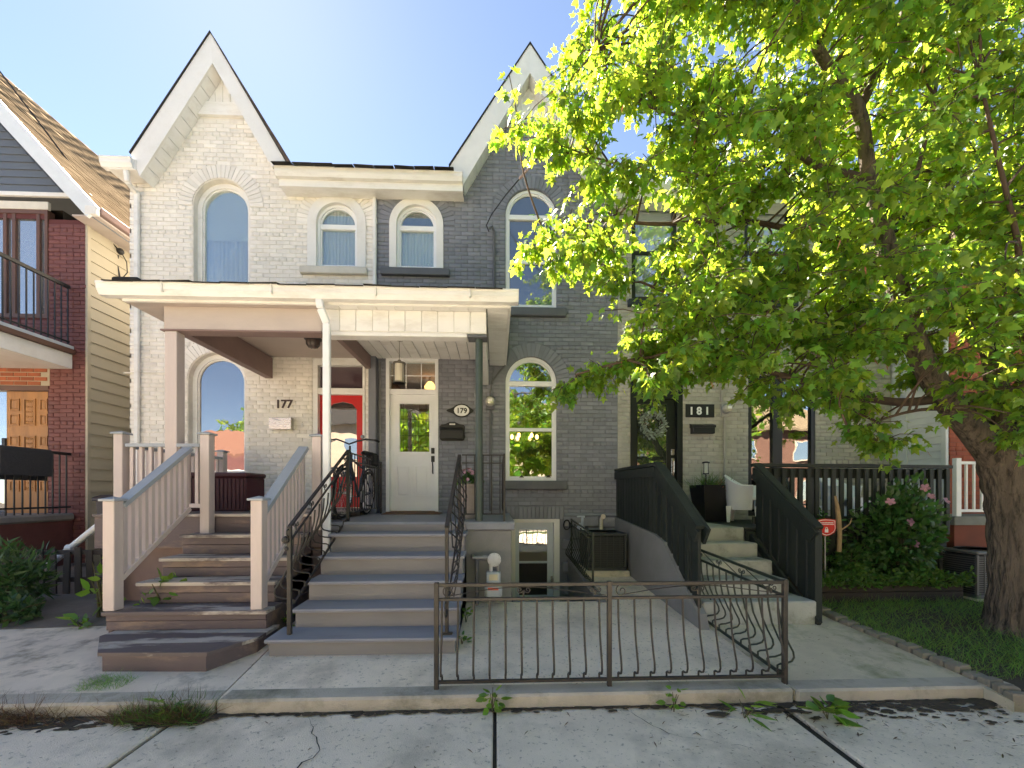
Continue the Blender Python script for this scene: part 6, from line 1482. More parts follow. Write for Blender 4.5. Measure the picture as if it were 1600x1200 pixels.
# ------------------------------------------------------------------ 181 porch things
TUBW = M('white_resin', (.80,.81,.84), .4, .03, 3, bump=.02)
def tub_chair(x, y, z, rz, label):
    o = thing('tub_chair', label, 'chair', (x, y, z), 'white resin tub chairs'); c = Matrix.Translation((x,y,z)) @ Matrix.Rotation(rz, 4, 'Z')
    n = 20; t = .02; sh = MB(); ang = lambda i: math.pi*(-.18+1.36*i/n)
    top = lambda i: .42+.30*max(0, math.sin(ang(i)))**.9+(.20 if True else 0)*min(1, 1)-.0
    rows = []
    for i in range(n+1):
        a = ang(i); ct, s_ = math.cos(a), math.sin(a); h = .58+.18*max(0, s_)**1.4
        rows.append([(r_*ct, r_*s_*.92, zz) for r_, zz in ((.265,.20),(.285,.40),(.305,h-.03),(.315,h),(.295,h+.012),(.275,h-.01),(.255,.42),(.24,.22))])
    k = len(rows[0]); V = [c @ Vector(p) for r_ in rows for p in r_]; Fs = []
    for i in range(n):
        for j in range(k): Fs.append((i*k+j, i*k+(j+1) % k, (i+1)*k+(j+1) % k, (i+1)*k+j))
    Fs += [tuple(range(k)), tuple(n*k+j for j in range(k))]
    sh.add(V, Fs).build('shell', TUBW, o, True)
    seat = [(.255*math.cos(a)*1.0, .255*math.sin(a)*.92) for a in np.linspace(-.18*math.pi, 1.18*math.pi, 18)]+[(-.19,-.27),(.19,-.27)]
    MB().prism(seat, lambda a,b: c @ Vector((a,b,.40)), lambda a,b: c @ Vector((a,b,.36))).build('seat', TUBW, o)
    MB().prism([(-.21,.20),(.21,.20),(.225,.40),(-.225,.40)], lambda a,b: c @ Vector((a,-.285,b)), lambda a,b: c @ Vector((a,-.25,b))).build('apron', TUBW, o)
    for sx, sy in ((-.23,-.20),(.23,-.20),(-.2,.19),(.2,.19)):
        MB().add([c @ Vector(p) for p in ((sx-.05,sy-.04,.26),(sx+.05,sy-.04,.26),(sx+.05,sy+.04,.26),(sx-.05,sy+.04,.26),(sx*1.05-.025,sy*1.05-.02,0),(sx*1.05+.025,sy*1.05-.02,0),(sx*1.05+.025,sy*1.05+.02,0),(sx*1.05-.025,sy*1.05+.02,0))], [(0,1,2,3),(4,5,6,7),(0,1,5,4),(1,2,6,5),(2,3,7,6),(3,0,4,7)]).build('leg', TUBW, o)
    return o
tub_chair(PX(1163,6.45), 6.45, 1.10, R(52), 'white resin tub chair beside the planter on the 181 porch')
tub_chair(PX(1315,6.45), 6.45, 1.096, R(20), 'white resin tub chair behind the dark porch balusters')
ppx, ppy = PX(1112,6.75), 6.78
pt = thing('planter_pot', 'tall black tapered planter with trailing grass beside the black door', 'planter', (ppx, ppy, 1.10))
def taper(x, y, z0, z1, w0, w1, mat, parent, name='pot'):
    v = [(x+sx*w, y+sy*w, z) for z, w in ((z0,w0),(z1,w1),(z1,w1-.03),(z1-.06,w1-.035)) for sx, sy in ((-1,-1),(1,-1),(1,1),(-1,1))]
    f = [(0,1,2,3),(12,13,14,15)]
    for k in (0,4,8):
        for i in range(4): f.append((k+i,k+(i+1)%4,k+4+(i+1)%4,k+4+i))
    return MB().add(v, f).build(name, mat, parent)
taper(ppx, ppy, 1.10, 1.70, .185, .25, BLACK_P, pt); b1(ppx-.21, ppx+.21, ppy-.21, ppy+.21, 1.60, 1.655, .02).build('soil', SOIL, pt)
ln = thing('garden_lantern', 'small black solar lantern on a stake in the black planter', 'lantern', (ppx-.10, ppy-.1, 1.66))
lx, ly = PX(1103,6.66), 6.66
MB().tube([(lx,ly,1.64),(lx,ly,PZ(1103,741,6.66))], .009, 6).build('stake', BLACK_P, ln)
zl, zh = PZ(1103,741,6.66), PZ(1103,724,6.66)
MB().lathe([(.001,0),(.05,0),(.05,.015),(.001,.016)], (lx,ly,zl), 14).build('base', BLACK_P, ln); MB().lathe([(.062,0),(.06,.02),(.02,.035),(.001,.036)], (lx,ly,zh), 14).build('cap', BLACK_P, ln, True)
MB().lathe([(.036,0),(.036,zh-zl-.016),(.034,zh-zl-.016)], (lx,ly,zl+.016), 14).build('glass', M('lantern_glass', (.5,.55,.5), .15, .05), ln, True)
for k in range(4): a = k*math.pi/2+.4; MB().tube([(lx+.046*math.cos(a),ly+.046*math.sin(a),zl+.01),(lx+.046*math.cos(a),ly+.046*math.sin(a),zh)], .004, 5).build('cage_bar', BLACK_P, ln)
# pot of pink mums on the 179 porch
fx_, fy_ = PX(733,5.6), 5.62
fp = thing('flower_pot', 'grey pot of pink chrysanthemums at the head of the blue-grey steps', 'flower pot', (fx_, fy_, D2Z))
MB().lathe([(.001,0),(.10,0),(.135,.42),(.145,.43),(.145,.47),(.12,.47),(.115,.44),(.001,.44)], (fx_,fy_,D2Z), 20).build('pot', M('taupe_pot', (.25,.21,.19), .7, .1), fp, True)
# raised bed, sign, stub, stones
PY = 4.92; bx_0, bx_1 = PX(1263,PY), PX(1506,PY); ztop = PZ(1380,905,PY)
bed = thing('raised_bed', 'dark timber raised garden bed below the flowering shrub', 'garden bed', ((bx_0+bx_1)/2, PY, zg(PY)))
TIM = M('dark_bed_timber', (.035,.028,.022), .85, .3, 8, stretch=(.15,1,1), bump=.4)
for i in range(2): z0 = zg(PY)-.03+i*(ztop-zg(PY)+.03)/2; b1(bx_0, bx_1, PY, PY+.09, z0+.002, z0+(ztop-zg(PY)+.03)/2-.003, .008).build('timber', TIM, bed); b1(bx_1-.09, bx_1, PY+.092, 5.36, z0+.002, z0+(ztop-zg(PY)+.03)/2-.003, .008).build('timber', TIM, bed)
b1(bx_0, bx_1-.092, PY+.092, 5.36, .1, ztop-.05, 0).build('soil', SOIL, bed)
sgn = thing('yard_sign', 'small red shield-shaped security sign with a white padlock in the garden bed', 'sign', (PX(1291,5.0), 5.0, ztop-.05))
SY_ = 5.0; shp = [(1277.5,812.5),(1284,811),(1291,810.5),(1299,811),(1306,812.5),(1306.5,826),(1304,832),(1298,836),(1291,838),(1285,836),(1280,832),(1277,826)]
def shield(k, y0, y1, name, mat):
    cx_, cy_ = 1291.5, 823.5
    return MB().xz([(PX(cx_+(a-cx_)*k,SY_), PZ(cx_+(a-cx_)*k, cy_+(b-cy_)*k, SY_)) for a, b in shp], y0, y1).build(name, mat, sgn)
REDS = M('red_sign_face', (.62,.03,.015), .4, .05); shield(1.0, SY_, SY_+.008, 'board', REDS); shield(.90, SY_-.003, SY_, 'white_border', VINYL); shield(.83, SY_-.006, SY_-.003, 'face', REDS)
pi = lambda px: PX(px,SY_-.008); pz_ = lambda py: PZ(1291,py,SY_-.008)
for row, (y0, n_, a0, a1_) in enumerate(((816.6,9,1281.5,1302.5),(819.0,10,1281,1303))):     # two lines of tiny print
    for i in range(n_): xa_ = a0+(a1_-a0)*i/n_; b1(pi(xa_+.2), pi(xa_+(a1_-a0)/n_-.5), SY_-.008, SY_-.006, pz_(y0+.8), pz_(y0-.6), 0).build('print', VINYL, sgn)
b1(pi(1288.7), pi(1294.3), SY_-.009, SY_-.006, pz_(832), pz_(827), .002).build('padlock', VINYL, sgn)
MB().tube([(pi(1291.5)+.014*math.cos(a), SY_-.008, pz_(827)+.024*math.sin(a)) for a in np.linspace(0, math.pi, 9)], .004, 5).build('padlock_shackle', VINYL, sgn)
b1(pi(1290.4), pi(1292.4), SY_+.009, SY_+.02, ztop-.15, pz_(815), .002).build('stake', GALV, sgn)
stb = thing('dead_stem', 'bare pale dead stem with a side twig beside the red security sign', 'dead stem', (PX(1310,5.1), 5.1, ztop-.05))
MB().tube([P(1311,862,5.12), P(1312,835,5.12), P(1310,810,5.1), P(1308,790,5.1), P(1305,775,5.1)], [.026,.026,.03,.022,.014], 8).build('stem', M('pale_dead_wood', (.36,.25,.14), .9, .2, 10, bump=.5), stb, True); MB().tube([P(1312,829,5.12), P(1322,823,5.08), P(1328,818,5.06), P(1331,809,5.05)], [.010,.009,.008,.005], 6).build('twig', M('pale_dead_wood', (.36,.25,.14)), stb, True)
edg = thing('stone_edging', 'curved row of flat mossy edging stones between path and lawn', 'edging', (3.6, 3.8, .13))
ES = M('mossy_edging_stone', (.24,.21,.165), .95, .25, 5, bump=.6, bscale=60, dirt=(.10,.12,.05), dirt_amt=.6)
for p, q in zip(EDGE[1:-1], EDGE[2:]):
    for t0, t1 in ((.02,.49),(.51,.98)):
        a = p.lerp(q, t0); b = p.lerp(q, t1); d = (b-a); L_ = Vector((d.x,d.y,0)).length; an = math.atan2(d.y, d.x)
        mb = MB().box(0, L_-.01, -.005, .125, -.10, .04+random.uniform(-.012,.012), .012)
        mb.v = [(v[0]+random.uniform(-.008,.008), v[1]+random.uniform(-.008,.008), v[2]+random.uniform(-.005,.005)) for v in mb.v]
        o = mb.build('stone', ES, edg); o.location = (a.x, a.y, zg(a.y)); o.rotation_euler = (0, 0, an+R(random.uniform(-4,4)))
# ------------------------------------------------------------------ leaves
def fan(outline, ctr, fold=.18, droop=.15):
    o = [(x, y, -fold*abs(x)-droop*y*y) for x, y in outline]; c = (ctr[0], ctr[1], -droop*ctr[1]**2)
    n = len(o); return np.array([c]+o), np.array([(0, 1+i, 1+(i+1) % n) for i in range(n)])
_h = [(.05,-.02),(.34,.06),(.22,.24),(.56,.50),(.22,.50),(.17,.66)]
MAPLE = fan([(0,0)]+_h+[(0,1)]+[(-x,y) for x, y in _h[::-1]], (0,.32))
OVATE = fan([(0,0),(.20,.18),(.27,.42),(.16,.75),(0,1),(-.16,.75),(-.27,.42),(-.20,.18)], (0,.42), .25, .22)
LANCE = fan([(0,0),(.07,.2),(.09,.5),(.04,.8),(0,1),(-.04,.8),(-.09,.5),(-.07,.2)], (0,.45), .3, .35)
BLADE = (np.array([(-.012,0,0),(.012,0,0),(.009,.5,-.06),(-.009,.5,-.06),(0,1,-.28)]), np.array([(0,1,2),(0,2,3),(3,2,4)]))
def leaf_obj(name, tmpl, pos, dirs, scl, mat, parent=None, stuff=True, roll=None):
    me = scatter(name, tmpl[0], tmpl[1], np.array(pos), frames(np.array(dirs), roll), np.array(scl), mat)
    o = bpy.data.objects.new(name, me); link(o, parent)
    if stuff: o['kind'] = 'stuff'
    return o
MAPLE_L = leafmat('maple_leaf', (.075,.175,.030), (.44,.62,.055), .04, .58, .38)
GREEN_L = leafmat('shrub_leaf', (.045,.125,.032), (.12,.26,.03), .03, .32)
COVER_L = leafmat('ground_cover_leaf', (.055,.13,.028), (.20,.36,.04), .035, .35)
WEED_L = leafmat('weed_leaf', (.085,.20,.03), (.30,.50,.05), .03, .4)
GRASS_L = leafmat('grass_blade', (.10,.24,.045), (.30,.55,.06), .04, .35)
DRY_L = leafmat('dry_weed', (.13,.08,.04), (.16,.10,.04), .04, .2)
BUSH_L = leafmat('peony_leaf', (.04,.095,.035), (.13,.25,.05), .03, .3)
PINK = leafmat('pink_petal', (.55,.28,.34), (.6,.25,.35), .02, .3, .2)
WREATH_L = leafmat('eucalyptus_leaf', (.34,.40,.34), (.3,.35,.28), .03, .2)

def smooth_path(pts, k=5):
    pts = [Vector(p) for p in pts]; out = []
    for i in range(len(pts)-1):
        p0, p1, p2, p3 = pts[max(i-1,0)], pts[i], pts[i+1], pts[min(i+2,len(pts)-1)]
        for j in range(k):
            t = j/k; out.append(.5*((2*p1)+(p2-p0)*t+(2*p0-5*p1+4*p2-p3)*t*t+(3*p1-p0-3*p2+p3)*t**3))
    out.append(pts[-1]); return out
# ------------------------------------------------------------------ the big maple
tree = thing('maple_tree', 'large backlit maple with bright yellow-green leaves on the right', 'tree', (5.25, 4.2, .12))
limbs = [   # (points in photo px + depth, start radius, end radius)
    ([(1596,1000,4.20),(1594,900,4.20),(1588,800,4.20),(1574,735,4.20),(1560,690,4.20)], .225, .185, 'trunk'),
    ([(1562,725,4.20),(1520,672,4.15),(1478,622,4.10),(1440,560,4.05),(1408,470,4.00),(1382,375,4.00),(1372,330,3.98),(1356,262,3.96),(1341,170,3.93),(1286,92,3.82),(1235,-20,3.73),(1190,-160,3.64)], .135, .030, 'limb'),
    ([(1342,178,3.93),(1366,118,3.92),(1402,55,3.90),(1425,-60,3.80)], .040, .016, 'limb'),
    ([(1360,285,3.96),(1325,272,3.92),(1288,264,3.88),(1250,245,3.86),(1190,212,3.84),(1090,190,3.81),(985,150,3.76),(930,80,3.85)], .042, .010, 'limb'),
    ([(1255,248,3.87),(1180,262,3.92),(1080,275,3.94),(960,255,3.95),(870,225,4.15)], .022, .007, 'limb'),
    ([(1400,450,4.00),(1330,395,4.06),(1240,360,4.09),(1150,345,4.07),(1030,350,3.94),(930,345,3.95),(850,365,4.05)], .045, .008, 'limb'),
    ([(1440,560,4.05),(1370,520,4.18),(1270,500,4.19),(1170,480,4.11),(1080,470,4.04),(1000,440,3.99)], .048, .010, 'limb'),
    ([(1478,622,4.10),(1400,628,4.15),(1300,610,4.05),(1200,580,3.96),(1100,560,3.88),(1000,560,3.79),(900,585,3.85)], .050, .008, 'limb'),
    ([(1378,360,4.00),(1415,320,3.90),(1430,280,3.80),(1450,200,3.70),(1470,90,3.60),(1490,-60,3.50)], .030, .010, 'limb'),
    ([(1570,720,4.20),(1562,640,4.25),(1548,540,4.30),(1520,430,4.40),(1492,340,4.50),(1475,250,4.60),(1480,120,4.80),(1500,-80,5.00)], .115, .025, 'limb'),
    ([(1582,730,4.20),(1625,620,4.00),(1660,480,3.80),(1680,300,3.60),(1690,80,3.50),(1700,-150,3.40)], .11, .025, 'limb'),
    ([(1625,620,4.00),(1600,500,3.70),(1590,380,3.45),(1560,250,3.30),(1530,120,3.20)], .035, .010, 'limb'),
    ([(1650,520,3.90),(1750,430,3.70),(1850,330,3.50),(1950,200,3.40)], .06, .012, 'limb'),
    ([(1500,640,4.10),(1440,640,3.90),(1380,655,3.80),(1330,680,3.71)], .022, .006, 'limb'),
    ([(1562,640,4.25),(1640,540,4.80),(1720,420,5.20),(1760,260,5.50)], .06, .012, 'limb'),
]
nodes = []; tmp_limbs = []
for pts, r0, r1, nm in limbs:
    path = smooth_path([D(*p) for p in pts], 14 if nm == 'trunk' else 6); n = len(path)
    rs = [r0+(r1-r0)*(i/(n-1))**.8 for i in range(n)]
    if nm == 'trunk':
        rs = [r0*(1+.55*max(0, 1-i/12)**2)+(r1-r0)*(i/(n-1)) for i in range(n)]; rs = [r*(1+.03*math.sin(i*.9)) for i, r in enumerate(rs)]
        path[0].z = .05
        mb = MB().tube(path, rs, 64)
        for i, v in enumerate(mb.v):                       # furrowed bark
            a = (i % 64)/64*2*math.pi; ring = i//64
            if ring < n: c = path[ring]; f = 1+.045*abs(math.sin(a*9+.5*math.sin(ring*.35)+.8*math.sin(ring*.13+a)))+.02*math.sin(a*23+ring*.9)+random.uniform(-.02,.02); mb.v[i] = (c.x+(v[0]-c.x)*f, c.y+(v[1]-c.y)*f, v[2])
        mb.build('trunk', BARK, tree, True)
    else:
        MB().tube(path, rs, 10).build('limb', BARK if r0 > .08 else TWIG, tree, True)
        nodes += [(p, rs[i]) for i, p in enumerate(path)]
NP = np.array([tuple(p) for p, _ in nodes])
CAN = [(915,-420),(925,10),(880,40),(856,95),(840,160),(812,185),(803,215),(835,265),(890,285),(905,318),(845,335),(800,372),(806,410),(850,436),(905,428),(950,470),(1010,480),(975,535),(905,556),(862,590),(858,618),(905,612),(960,588),(1040,606),(1120,604),(1205,640),(1290,632),(1318,700),(1395,705),(1450,650),(1520,690),(1560,760),(1620,770),(1720,700),(1960,560),(1960,-420)]
HOLES = [(975,215,32),(1085,82,26),(1150,60,24),(935,300,18),(1010,395,22),(1040,335,20),(1196,350,26),(1130,612,24),(1385,600,24),(1440,690,30)]
cl = []; tries = 0
cr = random.Random(11)
while len(cl) < 700 and tries < 90000:
    tries += 1
    px, py = cr.uniform(790,1960), cr.uniform(-420,770)
    if px > 1640 and cr.random() < .45: continue
    if py < -60 and cr.random() < .45: continue
    rp = 58 if py > 300 else 84
    if not all(pt_in(CAN, px+rp*math.cos(a), py+rp*.8*math.sin(a)) for a in np.linspace(0, 2*math.pi, 9)[:-1]):
        if cr.random() > .06 or not pt_in(CAN, px, py): continue
    if any((px-a)**2+(py-b)**2 < (r+22)**2 for a, b, r in HOLES): continue
    xr = min(1, max(0, (px-800)/700))
    d = cr.uniform(3.35-.35*xr, 4.35+.95*xr) if py < 480 else cr.uniform(3.3-.1*xr, 4.1+.6*xr)
    if px > 1300 and 60 < py < 380 and d < 3.98 and (cr.random() < .9 if px < 1430 else cr.random() < .5): continue      # keeps the fork in view
    p = D(px, py, d)
    if p.z < 2.0 and px < 1250: pass
    if any((p-q).length < .215 for q, _ in cl): continue
    cl.append((p, cr.uniform(.22,.34)))
for px, py, d in ((832,388,4.0),(866,372,3.95),(860,408,4.0),(898,398,3.95),(932,415,3.9),(890,350,3.9),(925,368,3.9),(960,395,3.85),(970,440,3.8),(882,604,4.0),(908,590,3.95),(938,582,3.9),(968,572,3.9),(1000,570,3.85),(1030,578,3.8),(1062,582,3.8),(1000,538,3.8),(1040,545,3.8),(1120,575,3.7),(1180,600,3.7),(1240,612,3.7),(1340,672,3.7),(1380,688,3.7),(1300,620,3.7),(905,60,4.2),(935,35,4.2),(890,105,4.1),(925,100,4.1),(880,150,4.1),(915,150,4.0),(862,195,4.0),(900,200,4.0),(935,180,4.0),(885,240,4.0),(925,240,4.0),(960,60,4.1),(965,120,4.0),(850,225,4.05),(915,285,3.9),(950,270,3.9),(1040,250,3.9),(1080,160,3.9),(1010,150,3.9)):
    cl.append((D(px,py,d), .21))
tw = MB(); LP, LD, LS = [], [], []
for c, r in cl:
    dist = np.linalg.norm(NP-np.array(c), axis=1); j = int(np.argmin(dist)); a = Vector(NP[j])
    mid = a.lerp(c, .5)+Vector((cr.uniform(-.1,.1), cr.uniform(-.1,.1), .10*dist[j]))
    if dist[j] < 2.6: tw.tube(smooth_path([a, mid, c], 4), [max(.004, .012-.001*i) for i in range(9)], 5)
    axis = (c-a); axis.z *= .3; axis = axis.normalized() if axis.length > .01 else Vector((1,0,0))
    for k in range(7):                                     # sprays
        e = c+Vector((cr.gauss(0,1), cr.gauss(0,1), cr.gauss(0,.6)))*r*.55+axis*r*.3
        tw.tube([c, c.lerp(e,.5)+Vector((0,0,.03)), e], [.005,.004,.003], 4, False)
        nl = 16
        for i in range(nl):
            t = .25+.85*(i/nl); b = c.lerp(e, t)
            side = Vector((cr.gauss(0,1), cr.gauss(0,1), cr.gauss(-.35,.5))); side.normalize()
            LP.append(tuple(b+side*cr.uniform(.02,.10))); dn = side+Vector((0,0,-.75))+(e-c).normalized()*.5; LD.append(tuple(dn)); LS.append(cr.uniform(.038,.098))
tw.build('twigs', TWIG, tree, True, True)
LPa, LDa, LSa = np.array(LP), np.array(LD), np.array(LS)
roll = rng.normal(size=(len(LPa),3))+np.array([[0,0,1.2]])
dcam = np.linalg.norm(LPa-np.array([[0,0,CAMZ]]), axis=1)
u_ = (LPa[:,0]*CY-LPa[:,1]*SY)/(LPa[:,0]*SY+LPa[:,1]*CY)*F+HX; v_ = HY-(LPa[:,2]-CAMZ)/(LPa[:,0]*SY+LPa[:,1]*CY)*F
seen = np.where((u_ > 800) & (u_ < 1600) & (v_ > 0) & (v_ < 720))[0]
near = set(seen[np.argsort(dcam[seen])[:300]].tolist()); mask = np.array([i not in near for i in range(len(LPa))])
me = scatter('crown', MAPLE[0], MAPLE[1], LPa[mask], frames(LDa[mask], roll[mask]), LSa[mask], MAPLE_L)
o = bpy.data.objects.new('crown', me); link(o, tree); o['kind'] = 'stuff'
lme = big_mesh('leaf', MAPLE[0], MAPLE[1], MAPLE_L); fr3_ = frames(LDa, roll)
for i in near:
    inst('leaf', lme, tree, LPa[i], Matrix(fr3_[i].tolist()).to_euler(), (LSa[i],)*3)
# winged seeds hanging in the crown
SEED = leafmat('maple_key', (.35,.15,.08), (.45,.2,.1), .02, .3)
sel = rng.choice(len(LPa), 500, replace=False)
leaf_obj('seed_keys', LANCE, LPa[sel]+np.array([[0,0,-.05]]), np.tile([[0,0,-1.]], (500,1))+rng.normal(size=(500,3))*.3, rng.uniform(.05,.08,500), SEED, tree)

# street trees across the road, seen only in the panes
def far_tree(x, y, h, r, label):
    t = thing('street_tree', label, 'tree', (x, y, 0), 'trees across the street mirrored in the windows')
    MB().tube([(x,y,-.05),(x+.1,y,h*.35),(x,y+.1,h*.7)], [.25,.18,.08], 10).build('trunk', BARK, t, True)
    n = 2600; q = rng.normal(size=(n,3)); q /= np.linalg.norm(q, axis=1, keepdims=True); q *= (rng.uniform(.35,1,n)**.5)[:,None]*np.array([[r,r,r*.85]])
    q *= (1+.25*np.sin(q[:,:1]*3+q[:,2:]*2)); q += np.array([[x,y,h*.72]])
    leaf_obj('crown', MAPLE, q, rng.normal(size=(n,3))+np.array([[0,0,-.6]]), rng.uniform(.28,.5,n), MAPLE_L, t)
far_tree(-4.6, -8.6, 6.0, 2.4, 'leafy street tree across the road mirrored in the white door glass')
far_tree(1.7, -8.8, 6.5, 2.8, 'leafy street tree across the road mirrored in the chandelier window')
far_tree(11.5, -9, 7, 3.0, 'leafy street tree across the road mirrored in the 181 panes')
far_tree(-18.5, -19.5, 8, 3.0, 'tall tree behind the white house mirrored in the 177 arched window')

# ------------------------------------------------------------------ shrubs, beds, weeds
def bush(name, label, cat, c, rad, n, tmpl, mat, size, stems=8, group=None, zmin=None, up=.3):
    c = Vector(c); t = thing(name, label, cat, c, group)
    s = MB()
    for k in range(stems):
        e = c+Vector((random.gauss(0,.5)*rad[0], random.gauss(0,.5)*rad[1], rad[2]*random.uniform(1.0,1.8)))
        s.tube([c+Vector((random.uniform(-.05,.05),random.uniform(-.05,.05),-.02)), c.lerp(e,.5)+Vector((0,0,.05)), e], [.012,.009,.004], 6)
    s.build('stems', M('green_brown_stem', (.08,.075,.035), .8, .2), t, True)
    q = rng.normal(size=(n,3)); q /= np.linalg.norm(q, axis=1, keepdims=True); q *= (rng.uniform(.15,1,n)**.45)[:,None]
    q *= (1+.22*np.sin(q[:,:1]*5+1)+.18*np.sin(q[:,1:2]*7+q[:,2:]*4)); q *= np.array([rad])
    pos = q+np.array([[c.x,c.y,c.z+rad[2]]])
    keep = pos[:,2] > c.z+.02 if zmin is None else pos[:,2] > zmin
    pos = pos[keep]; q = q[keep]
    leaf_obj('foliage', tmpl, pos, q/np.array([rad])+rng.normal(size=q.shape)*.7+np.array([[0,0,up]]), rng.uniform(size[0],size[1],len(pos)), mat, t)
    return t, pos
# flowering shrub
sc_ = P(1405,870,5.15); sc_.z = ztop-.05
rs, rpos = bush('flowering_shrub', 'tall rose of sharon shrub with pink flowers in front of the dark balusters', 'shrub', sc_, (.52,.30,.60), 2600, OVATE, GREEN_L, (.06,.11), 14)
PET = fan([(0,0),(.3,.35),(.36,.75),(.15,1),(-.15,1),(-.36,.75),(-.3,.35)], (0,.5), -.2, -.25)
fm = MB(); fv, ff_ = PET
def flower_mesh(mat, k=5, s=1.0):
    V = []; Fx = []
    for i in range(k):
        a = 2*math.pi*i/k; m = np.array([[math.cos(a),-math.sin(a),0],[math.sin(a),math.cos(a),0],[0,0,1]]); Fx.append(ff_+len(V)*len(fv)); V.append(fv @ m.T*s)
    return big_mesh('flower', np.concatenate(V), np.concatenate(Fx), mat)
fme = flower_mesh(PINK)
for px, py in ((1391,784),(1446,762),(1424,816),(1478,783),(1430,850),(1454,776)):
    p = P(px, py, 4.86+random.uniform(-.03,.05)); inst('flower', fme, rs, p, (R(75+random.uniform(-25,25)), R(random.uniform(-30,30)), random.uniform(0,6)), (.05,)*3)
def cover(name, label, cat, x0, x1, y0, y1, z, h, n, tmpl, mat, size, parent=None):
    pos = np.stack([rng.uniform(x0,x1,n), rng.uniform(y0,y1,n), np.zeros(n)], 1)
    bumpy = .55+.45*np.sin(pos[:,0]*7+1)*np.sin(pos[:,1]*9)
    pos[:,2] = z+rng.uniform(.1,1,n)*h*bumpy
    o = leaf_obj(name, tmpl, pos, rng.normal(size=(n,3))+np.array([[0,-.6,.6]]), rng.uniform(size[0],size[1],n), mat)
    o['label'] = label; o['category'] = cat; return o
cover('ground_cover', 'low bright green ground cover spilling over the timber bed edge', 'ground cover', bx_0+.02, bx_1+.05, PY-.10, 5.3, ztop-.10, .30, 5200, OVATE, COVER_L, (.03,.065))
bush('leafy_shrub', 'dark green shrub filling the bed corner under the maple', 'shrub', (PX(1330,5.2),5.22,ztop-.05), (.28,.15,.22), 500, OVATE, GREEN_L, (.04,.08), 5)
bush('vine', 'ivy climbing a dark porch baluster by the red sign', 'vine', (PX(1284,5.27),5.28,ztop), (.07,.06,.42), 420, OVATE, GREEN_L, (.03,.06), 2)
bush('leafy_shrub', 'dense leafy bush at the far left beside the porch base', 'shrub', (PX(2,5.0),5.0,zg(5.0)), (.52,.32,.36), 1100, LANCE, BUSH_L, (.10,.18), 12)
bush('leafy_shrub', 'low leafy undergrowth under the far left bush', 'shrub', (PX(10,4.6),4.6,zg(4.6)), (.40,.18,.12), 300, OVATE, BUSH_L, (.06,.11), 6)
bush('weed', 'big-leaved plant growing through the left stair railing', 'plant', (PX(182,4.9),4.75,zg(4.8)), (.16,.14,.36), 34, OVATE, WEED_L, (.10,.17), 5, 'weeds around the steps')
bush('weed', 'leafy creeper under the mauve stair railing balusters', 'plant', (-3.35,4.35,zg(4.4)), (.22,.25,.28), 90, OVATE, WEED_L, (.08,.14), 6, 'weeds around the steps')
def weed(px, py, z, n, size, h, label, tmpl=OVATE, mat=None):
    p = G(px, py, z); t = thing('weed', label, 'weed', p, 'weeds around the steps')
    st = MB(); pos = []; dr = []
    for k in range(max(3, n//5)):
        a = random.uniform(0, 6.28); e = p+Vector((math.cos(a)*size*1.2*random.random(), math.sin(a)*size*.7*random.random(), h*random.uniform(.5,1.1)))
        st.tube([p, p.lerp(e,.5)+Vector((0,0,.02)), e], [.004,.003,.002], 5)
    for k in range(n):
        f = random.random(); a = random.uniform(0, 6.28); pos.append((p.x+math.cos(a)*size*.9*random.random(), p.y+math.sin(a)*size*.5*random.random(), p.z+.02+h*f*.8)); dr.append((math.cos(a), math.sin(a)-.3, .45-.5*random.random()))
    st.build('stems', M('green_brown_stem', (.08,.075,.035)), t); leaf_obj('leaves', tmpl, pos, dr, [random.uniform(.6,1.15)*size for _ in pos], mat or WEED_L, t)
weed(128, 985, .13, 14, .13, .14, 'bright green weed on the dark paving left of the mauve steps')
weed(438, 985, .14, 46, .10, .22, 'leafy creeper between the two flights of steps at their foot')
weed(728, 975, .15, 16, .08, .16, 'weed growing along the right side of the blue-grey steps')
weed(722, 1008, .13, 12, .07, .10, 'small weed at the foot of the blue-grey steps by the iron fence post')
weed(769, 1112, .004, 20, .08, .17, 'upright green weed at the kerb under the left fence section')
weed(1053, 1112, .004, 16, .075, .20, 'spindly green weed at the kerb below the right fence section')
weed(1163, 1122, .002, 16, .12, .13, 'dandelion rosette at the kerb near the fence corner', LANCE)
weed(1293, 1124, .002, 18, .14, .12, 'broad-leaved weed growing from the sidewalk joint by the path', OVATE)
weed(265, 1125, .004, 30, .09, .16, 'yellowing weed at the kerb in front of the canted step', LANCE, COVER_L)
# dry weeds along the left kerb, grass tufts, lawn, litter
def strip(name, x0, x1, y0, y1, z, n, h, tmpl, mat, label, cat, lean=.8, dens=None):
    pos = np.stack([rng.uniform(x0,x1,n), rng.uniform(y0,y1,n), np.full(n, 0.0)], 1)
    if dens is not None: pos = pos[rng.uniform(size=n) < dens(pos[:,0], pos[:,1])]
    pos[:,2] = z(pos[:,1]) if callable(z) else z
    m = len(pos); o = leaf_obj(name, tmpl, pos, rng.normal(size=(m,3))*[[lean,lean,.15]]+np.array([[0,0,1.]]), rng.uniform(h[0],h[1],m), mat)
    o['label'] = label; o['category'] = cat; return o
xk = lambda px: PX(px, 2.95)
strip('dry_weeds', xk(-200), xk(325), 2.84, 3.0, .0, 4200, (.08,.22), BLADE, DRY_L, 'dry brown weeds tangled along the kerb at left', 'weeds', 1.4, lambda x, y: .55+.45*np.sin(x*5))
strip('kerb_grass', xk(200), xk(330), 2.82, 2.98, .0, 520, (.06,.22), BLADE, COVER_L, 'green weeds along the kerb in front of the canted step', 'weeds', 1.0)
